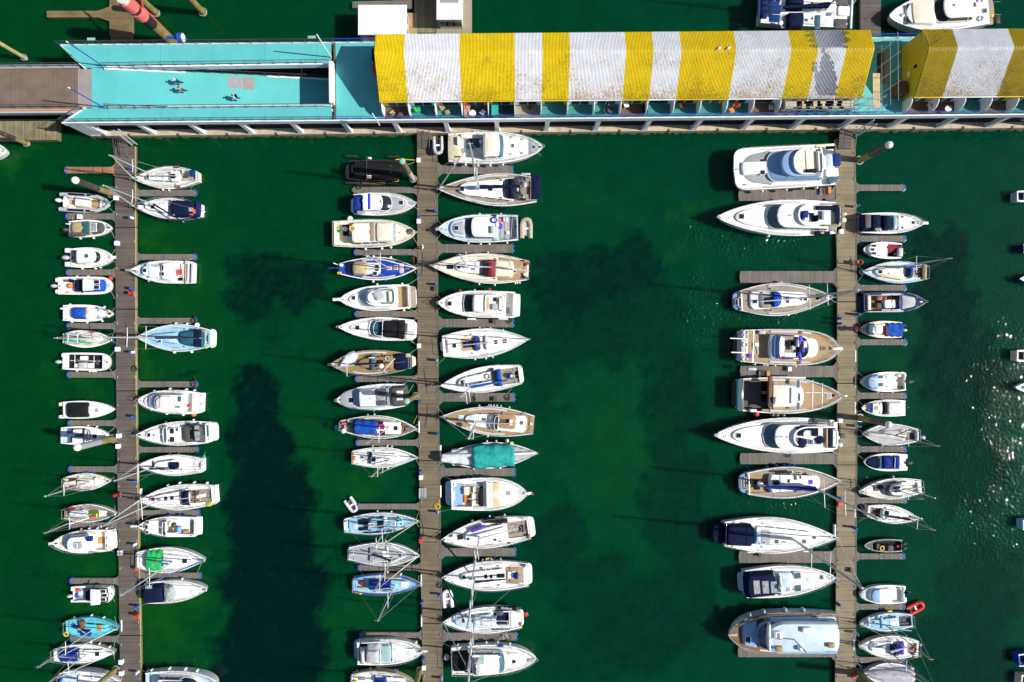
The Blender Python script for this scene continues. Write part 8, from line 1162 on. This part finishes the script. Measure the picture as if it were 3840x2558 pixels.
y = S('R4', 'yacht under a grey fitted cover', 'yacht under a creased grey fitted cover at the bottom right', (1530, 1300), (2010, 1310), 210, hull='greycanvas', deck='greycanvas', t=.6, um=.5, fb=1.0, rails=False).drape(2010, 1545, 85, 35, .9, 'greycanvas', seed=15, amp=.08, tent=.7).mast(1945, 1265, h=9, r=.06, bm=None, spl=.7, jib='steel', jr=.04, m='grey', spr=(.5,)).bx('white_vent', 1535, 1290, 1560, 1302, .15, 'white').bx('tear_patch', 1820, 1325, 1885, 1350, .05, 'black', z=1.7).line((1540, 1240, .9), (1480, 1210, .5))
# ===== top edge
b = Mo('T4', 'catamaran with blue solar panels', 'white sailing catamaran with navy covers and blue solar panels at the top edge', (775, 55), (-60, 20), 400, t=.95, um=.6, p=8, e=.35, fb=1.7, rails=False).cab(20, 640, 150, 40, .45, 'white', nose=.15, name='saloon').bx('trampoline', 600, -60, 745, 60, .04, 'charcoal').bx('trampoline', 610, 175, 745, 262, .04, 'charcoal').bx('cross_beam', 752, -40, 772, 268, .25, 'white').bx('net_centre', 640, 60, 770, 150, .15, 'white').cov(185, 350, 76, 74, .8, 'navy', y=170, name='navy_canopy').cov(180, 350, 60, 60, .8, 'navy', y=20, name='navy_canopy').bx('solar_panel', 8, 45, 118, 130, .06, 'solar', z=3.4).bx('solar_panel', 8, 135, 110, 205, .06, 'solar', z=3.4).bx('solar_panel', 0, -40, 110, 40, .06, 'solar', z=3.4).disc('radar_dome', 95, 235, .3, .2, 'white', dome=.1, lift=.6).bx('teal_window', 430, 140, 480, 270, .05, 'blueglass').hats((405, 28, 18, 18), (405, 172, 18, 18), (600, 120, 34, 26, 'paleblue')).mast(520, 95, h=17, r=.12, boom=(120, 75), bm='navy', br=.26, spl=1.3, jib='white').bx('stern_dinghy_rack', -70, -30, -10, 180, .3, 'navyhull', z=1.6).bx('aft_deck_grey', 120, 120, 185, 260, .05, 'greydeck').plat(-100, 110, 'bluehull', .6)  # includes a thin grey panel over part of the aft deck
Mo('T4', 'white cruiser with navy flybridge cover', 'white motor cruiser with navy flybridge cover at the top right edge', (1115, 148), (2030, 70), 345, t=.84, um=.42, p=2.1, e=.72, fb=1.7).cab(1540, 1270, 130, 88, .35, nose=.2, name='trunk').cab(1545, 1330, 118, 96, .15, 'cream', nose=.05, name='foredeck_pad').house(1880, 1520, 1620, 118, 108, 1.2, g='glass', nose=.2).cov(1905, 1740, 104, 100, .7, 'navy', name='flybridge_cover').bx('dark_window', 1275, 40, 1320, 110, .05, 'glass', z=2.1).bx('dark_window', 1275, 150, 1320, 220, .05, 'glass', z=2.1).disc('spot_lamp', 1715, 48, .14, .2, 'peach').ring('life_ring', 1952, 172, .3, .07, 'paleblue').ring('life_ring', 1948, 5, .3, .07, 'paleblue').hat(1990, 100, 40, 40, 'charcoal').bx('bench', 1900, 20, 2010, 60, .2, 'white').plat(2075, 125, 'greyteak', .5).rails(.2, .8, 8, .7, False).disc('yellow_buoy', 2045, 150, .25, .3, 'yellow', z=.9, dome=.1).bx('dark_tyre', 2070, 140, 2115, 230, .4, 'rubber', z=.3).tube('rod', [(2060, 130, 1.8), (2142, 135, 2)], .03).tube('rod', [(2060, 20, 1.8), (2135, 15, 2)], .03).bx('windlass', 1215, 125, 1250, 155, .15, 'steel')
# ===== side edges
Mo('T1', 'white bow at the left edge', 'rounded white motor boat bow poking in at the left edge', (60, 1385), (-420, 1370), 190, fb=1.2, t=.8, um=.4).cab(-300, 0, 78, 40, .35, nose=.4, name='trunk').house(-400, -180, -230, 70, 66, 1.1)
for fr, st, bw, bm_, hull, lab, nm in [('E', (745, 306), (1000, 300), 95, 'paleblue', 'white yacht stern at the right edge, highest of the edge boats', 'edge yacht'), ('E', (800, 745), (1080, 740), 80, 'navyhull', 'dark boat barely showing at the right edge', 'dark edge boat'), ('E2', (745, 188), (1020, 195), 100, 'cream', 'cream sterned boat at the right edge among the sun glints', 'cream edge boat'), ('E3', (795, 248), (1060, 250), 90, 'lightblue', 'light blue stern at the right edge, lower half', 'light blue edge boat'), ('E3', (760, 1385), (1040, 1370), 110, 'bluehull', 'blue boat with dark cockpit at the right edge near the bottom', 'blue edge boat'), ('E3', (780, 1560), (1050, 1590), 120, 'cream', 'cream boat at the bottom right corner', 'corner boat')]:
    Sm(fr, nm, lab, bw, st, bm_, hull=hull, deck=hull if hull != 'navyhull' else 'charcoal', cp=(st[0]+12, st[0]+75, bm_*.34, 'charcoal', 'bench'), fb=1.1).cab(st[0]+80, bw[0]-60, bm_*.36, bm_*.25, .4, 'white', nose=.3, win=1)
for fr, bw, st, bm_, hull, lab, nm in [('E', (770, 997), (1050, 1000), 90, 'bluehull', 'pointed blue bow at the right edge', 'blue bow'), ('E2', (738, 455), (1010, 460), 95, 'lightblue', 'pointed pale blue bow at the right edge amid sun glints', 'pale blue bow')]:
    S(fr, nm, lab, bw, st, bm_, hull=hull, deck='paleblue', fb=1.1).cab(st[0]-60, bw[0]+70, bm_*.3, bm_*.2, .4, 'white', nose=.3)
# ------------------------------------------------------------ small things on the pontoons, and labels that name neighbours
PN = ('left', 'left', 'middle', 'middle', 'right', 'right')
def near(x, y, exclude=()):
    best = sorted(BOATS, key=lambda b: (b.c.x-x)**2*.6+(b.c.y-y)**2); return best
used = {}
def uniq(r, lab):
    n = used.get(lab, 0); used[lab] = n+1
    if n: lab = lab+', lower one' if n == 1 else lab+', lowest one'
    r['label'] = lab
for r, x, y, side, m in FING:
    c = r.location; same = [b for b in BOATS if abs(b.c.x-c.x) < 5.5]
    up = [b for b in same if 0 < b.c.y-c.y < 7.5]; dn = [b for b in same if 0 < c.y-b.c.y < 7.5]
    up = min(up, key=lambda b: b.c.y-c.y) if up else None; dn = min(dn, key=lambda b: c.y-b.c.y) if dn else None
    col = 'reddish' if m == 'planksred' else 'grey'
    if up and dn and len((up.sh+' '+dn.sh).split()) <= 12: lab = f'{col} finger between {up.sh} and {dn.sh}'
    elif up: lab = f'{col} timber finger pontoon just below the {up.sh}'
    elif dn: lab = f'{col} timber finger pontoon just above the {dn.sh}'
    else: lab = f'{col} timber finger pontoon with empty water on both sides'
    tag(r, lab, 'finger pontoon', 'finger pontoons'); uniq(r, lab)
def prop(kind, fr, x, y):
    p = P(fr, x, y, .9 if kind != 'ring' else 1.0); p.z = .5; side = PN[0] if p.x < -30 else PN[2] if p.x < 10 else PN[4]; nb = near(p.x, p.y)[0].sh; mb = MB(); east = p.x-(P('N', {'left': 475, 'middle': 1605, 'right': 3175}[side], 0).x) > 0; d = -1 if east else 1
    if kind in ('ped', 'blue'):
        r = root('service_pedestal', p); mb.box((-.14, -.14, 0), (.14, .14, .85), 0, .03); mb.build('cabinet', 'white' if kind == 'ped' else 'bluepaint', r); mb = MB(); mb.cyl((0, 0, .85), .16, .16, dome=.1, n=10); mb.build('lamp_top', 'bluepaint', r, True)
        mb = MB(); mb.box((d*.14, -.07, .45), (d*.2, .07, .6)); mb.build('socket', 'charcoal', r); uniq(tag(r, '', 'service pedestal', 'service pedestals'), f"{'blue topped white' if kind == 'ped' else 'all blue'} service pedestal by the {nb}")
    elif kind in ('box', 'dbox', 'rbox', 'bbox'):
        c = {'box': 'white', 'dbox': 'charcoal', 'rbox': 'red', 'bbox': 'white'}[kind]; r = root('dock_box', p); mb.box((-.22, -.26, 0), (.22, .26, .4)); mb.build('body', c, r); mb = MB(); mb.box((-.24, -.28, .4), (.24, .28, .47), 0, .03); mb.build('lid', c, r)
        if kind == 'bbox': mb = MB(); mb.box((-.27, -.25, .1), (-.22, .25, .5)); mb.build('front_panel', 'bluepaint', r)
        uniq(tag(r, '', 'dock box', 'dock boxes'), f"{ {'box': 'plain white', 'dbox': 'dark', 'rbox': 'bright red', 'bbox': 'blue fronted white'}[kind]} dock box by the {nb}")
    elif kind == 'ring':
        r = root('lifebuoy_stand', p); mb.tube([(0, 0, 0), (0, 0, 1.1)], .04); mb.build('post', 'red', r); mb = MB(); mb.torus((d*.08, 0, .85), .30, .07, axis='x'); o = mb.build('lifebuoy', 'pink', r, True); o.rotation_euler = (0, .5, 0); mb = MB(); mb.box((-.2, -.18, .5), (.02, .18, 1.1)); mb.build('housing', 'red', r)
        uniq(tag(r, '', 'lifebuoy', 'lifebuoy stands'), f'red stand with pink lifebuoy by the {nb}')
    elif kind == 'edge':
        p.z = .15; r = root('edge_fender', p); mb.box((-.11, -.75, 0), (.11, .75, .38), 0, .06); mb.build('pad', 'white', r); mb = MB(); mb.tube([(0, -.5, .3), (-d*-.0+d*.15, -.5, .42)], .02); mb.build('lashing', 'rope', r); uniq(tag(r, '', 'fender', 'fender pads'), f'white fender pad on the pontoon edge by the {nb}')
    elif kind == 'rope':
        r = root('rope_coil', p); col = 'yellow' if (fr, x) == ('M4', 1208) else 'rubber'
        for k in range(3): mb.torus((rnd.uniform(-.1, .1), rnd.uniform(-.15, .15), .05+.05*k), .22+.05*k, .03)
        mb.build('coils', col, r, True); mb = MB(); mb.tube([(0, .2, .03), (.2, .6, .03), (.05, 1.0, .03)], .03); mb.build('loose_end', col, r); uniq(tag(r, '', 'rope', 'rope coils'), f"{'yellow' if col == 'yellow' else 'black'} rope coil by the {nb}")
    elif kind == 'trolley':
        r = root('dock_trolley', p)
        for a in (0, .45, .9): mb.tube([(-.4, -.6, .3+a*.6), (.4, -.6, .3+a*.6), (.4, .6, .3+a*.6), (-.4, .6, .3+a*.6), (-.4, -.6, .3+a*.6)], .025, n=4)
        for a in (-.4, -.13, .13, .4):
            for q in (-.6, .6): mb.tube([(a, q, .3), (a, q, .85)], .015, n=4)
        mb.build('cage', 'steel', r); mb = MB(); mb.box((-.4, -.6, .26), (.4, .6, .3)); mb.build('base', 'grey', r)
        for a in (-.3, .3): mb = MB(); mb.torus((a, -.4, .14), .1, .04, axis='x'); mb.build('wheel', 'rubber', r)
        uniq(tag(r, '', 'trolley'), f'wire cage trolley parked on the {side} pontoon')
    elif kind == 'steps':
        r = root('boarding_steps', p)
        for k in range(3): mb = MB(); mb.box((-.5+k*.35, -.4, 0), (-.12+k*.35, .4, .3+.3*k)); mb.build('step', 'orangewood' if k else 'white', r)
        uniq(tag(r, '', 'steps', 'boarding steps'), f'boarding steps on the finger by the {nb}')
for fr, lst in {
 'L1': [('blue', 877, 190), ('box', 712, 475), ('ped', 868, 672), ('bbox', 722, 920), ('blue', 882, 1365), ('ring', 880, 1410), ('box', 355, 660)],
 'L2': [('bbox', 728, 548), ('ped', 878, 578), ('blue', 893, 1208), ('bbox', 740, 1398), ('box', 733, 1500), ('rope', 880, 740), ('rope', 1470, 890), ('rope', 1468, 268)],
 'L3': [('blue', 1085, 645), ('ring', 880, 798), ('ped', 1078, 1388), ('bbox', 903, 1487), ('edge', 1125, 810)],
 'L4': [('blue', 1235, 680), ('ring', 1238, 785), ('edge', 1032, 920), ('box', 1040, 1335), ('bbox', 1045, 1470), ('ped', 1230, 1458)],
 'M1': [('box', 1010, 385), ('blue', 1183, 905), ('blue', 1010, 957), ('box', 1012, 1012), ('rope', 390, 640)],
 'M2': [('blue', 1010, 305), ('blue', 1190, 400), ('dbox', 1185, 447), ('bbox', 1016, 1032), ('ped', 1195, 1182), ('dbox', 1790, 780), ('rope', 1945, 775)],
 'M3': [('blue', 1022, 352), ('blue', 1205, 680), ('edge', 1012, 610), ('blue', 1030, 1062), ('box', 1035, 1125), ('trolley', 1055, 1282), ('rope', 1930, 310), ('rope', 1570, 328), ('edge', 1232, 860), ('edge', 1232, 1275), ('dbox', 1798, 320)],
 'M4': [('rope', 1208, 175), ('ped', 1205, 222), ('blue', 1038, 462), ('rbox', 1035, 518), ('edge', 1035, 935)],
 'M5': [('blue', 1225, 200), ('blue', 1046, 270), ('edge', 1038, 480), ('blue', 1060, 850), ('box', 1065, 950), ('ped', 1243, 1062), ('rope', 1228, 120)],
 'R1': [('ped', 1462, 802), ('ring', 1465, 1342), ('box', 1322, 1045), ('steps', 1160, 655)],
 'R2': [('blue', 1465, 560), ('blue', 1298, 650), ('blue', 1296, 600), ('edge', 1470, 962), ('edge', 1470, 1205), ('steps', 575, 1135), ('box', 822, 1085), ('edge', 1470, 60)][:7],
 'R3': [('blue', 1300, 255), ('box', 1312, 300), ('ped', 1475, 355), ('edge', 1466, 180), ('blue', 1295, 1045), ('rbox', 1305, 1105), ('blue', 1440, 1328), ('rope', 822, 624), ('dbox', 1335, 448), ('edge', 1465, 1185), ('edge', 1272, 1365)],
 'R4': [('blue', 1285, 632), ('ped', 1455, 912), ('rbox', 1445, 1330), ('edge', 1455, 1035), ('dbox', 540, 162), ('dbox', 1418, 312)]}.items():
    for kd, x, y in lst: prop(kd, fr, x, y)
# a bicycle lying on the finger above the bottom motor sailer
p = P('M5', 1895, 645, .55); bk = root('bicycle', p, .1); bk.location.z = .5; tag(bk, 'bicycle lying on a finger pontoon above the motor sailer with black canopy', 'bicycle')
for a in (-.5, .5): mb = MB(); mb.torus((a, 0, .1), .33, .022); mb.build('wheel', 'rubber', bk)
mb = MB(); mb.tube([(-.5, 0, .1), (-.1, -.1, .12), (.3, .3, .14), (-.2, .35, .14), (-.1, -.1, .12)], .02); mb.tube([(.5, 0, .1), (.3, .3, .14), (.28, .42, .14)], .02); mb.build('frame', 'white', bk)
mb = MB(); mb.tube([(.15, .45, .2), (.42, .42, .1)], .018); mb.build('handlebar', 'steel', bk); mb = MB(); mb.sphere((-.22, .42, .14), .08, sx=1.6); mb.build('saddle', 'rubber', bk)
# bare main-pontoon and other mooring lines are parts of their boats: bow lines to the pontoon edge
rnd.seed(21)
EDGES = [(P('N', q, 0).x, q) for q in (433, 516, 1566, 1645, 3138, 3213)]
for b in BOATS:
    if b.len < 5 or abs(b.c.x) > 55 or b.c.y > 27: continue
    for u in (.96, .03):
        wx = b.c.x+cos(b.hd)*(b.x0+u*b.len); ex = min(EDGES, key=lambda e: abs(e[0]-wx))[0]
        if abs(ex-wx) > 2.2: continue
        for sg in (1, -1):
            x = b.x0+u*b.len; w = sg*max(.1, b.W(u)-.05); z = b.Z(u)+.05; wy = b.c.y+sin(b.hd)*x+cos(b.hd)*w+(1 if w*cos(b.hd) > 0 else -1)*rnd.uniform(.3, 1.2); ex_ = ex+(.2 if b.c.x < ex else -.2)
            d = Vector((ex_-b.c.x, wy-b.c.y)); lx, ly = d.x*cos(b.hd)+d.y*sin(b.hd), -d.x*sin(b.hd)+d.y*cos(b.hd)
            mb = MB(); mb.tube([(x, w, z), ((x+lx)/2, (w+ly)/2, (z+.5)*.45), (lx, ly, .56)], .018, n=4); mb.build('mooring_line', 'rope' if rnd.random() < .7 else 'navy', b.root)
# fittings every boat carries
for b in BOATS:
    if b.len < 4.5 or 'inflatable' in b.sh or 'cover' in b.sh: continue
    sail = b.root.name.startswith('sailing'); L = b.len; q = rnd.random()
    for u in (.07, .88):
        for sg in (1, -1):
            x = b.x0+u*L; w = sg*(b.W(u)-.16); z = b.Z(u)+.03; mb = MB(); mb.box((x-.05, w-.03, z), (x+.05, w+.03, z+.05)); mb.tube([(x-.15, w, z+.07), (x+.15, w, z+.07)], .025, n=5); mb.build('cleat', 'steel' if q < .6 else 'charcoal', b.root)
    for sg in (1, -1):
        us = [.30+.42*i/6 for i in range(7)]; wd = .09 if sail else .12
        mb = MB(); o = [(b.x0+u*L, sg*(b.W(u)-.18)) for u in us]; i_ = [(b.x0+u*L, sg*(b.W(u)-.18-wd-.1)) for u in us[::-1]]
        if b.len > 7: mb.poly(o+i_, b.Z(.5)-.02, b.Z(.72)+.022); mb.build('non_slip_panel', 'nonslip', b.root)
        if sail:
            x = b.x0+.34*L; w = sg*b.W(.34)*.66; z = b.surf(x, w); mb = MB(); mb.cyl((x, w, z), .10, .2, n=10, r1=.07); mb.build('winch', 'steel', b.root, True)
            mb = MB(); x0 = b.x0+.42*L; mb.box((x0, sg*(b.W(.5)-.42)-.02, b.Z(.5)), (x0+.17*L, sg*(b.W(.5)-.42)+.02, b.Z(.55)+.045)); mb.build('sheet_track', 'charcoal', b.root)
            x1 = b.x0+.52*L; z1 = b.surf(x1, .12*sg); mb = MB(); mb.tube([(x1, .12*sg, z1+.03), (x1-.10*L, .25*sg, z1+.03), (b.x0+.36*L, .42*sg, z1+.03)], .02, 0, 4); mb.build('halyard', 'navy' if rnd.random() < .5 else 'maroon', b.root)
    if rnd.random() < .6:
        x = b.x0+.93*L; z = b.Z(.93); mb = MB(); mb.torus((x-.2, .12, z+.06), .15, .03); mb.build('rope_coil', 'rope' if q < .7 else 'navy', b.root, True)
    mb = MB(); x = -b.x0-.45; mb.box((x-.12, -.1, b.Z(.97)), (x+.25, .1, b.Z(.97)+.12), 0, .03); mb.build('anchor_windlass', 'steel' if q < .5 else 'charcoal', b.root)
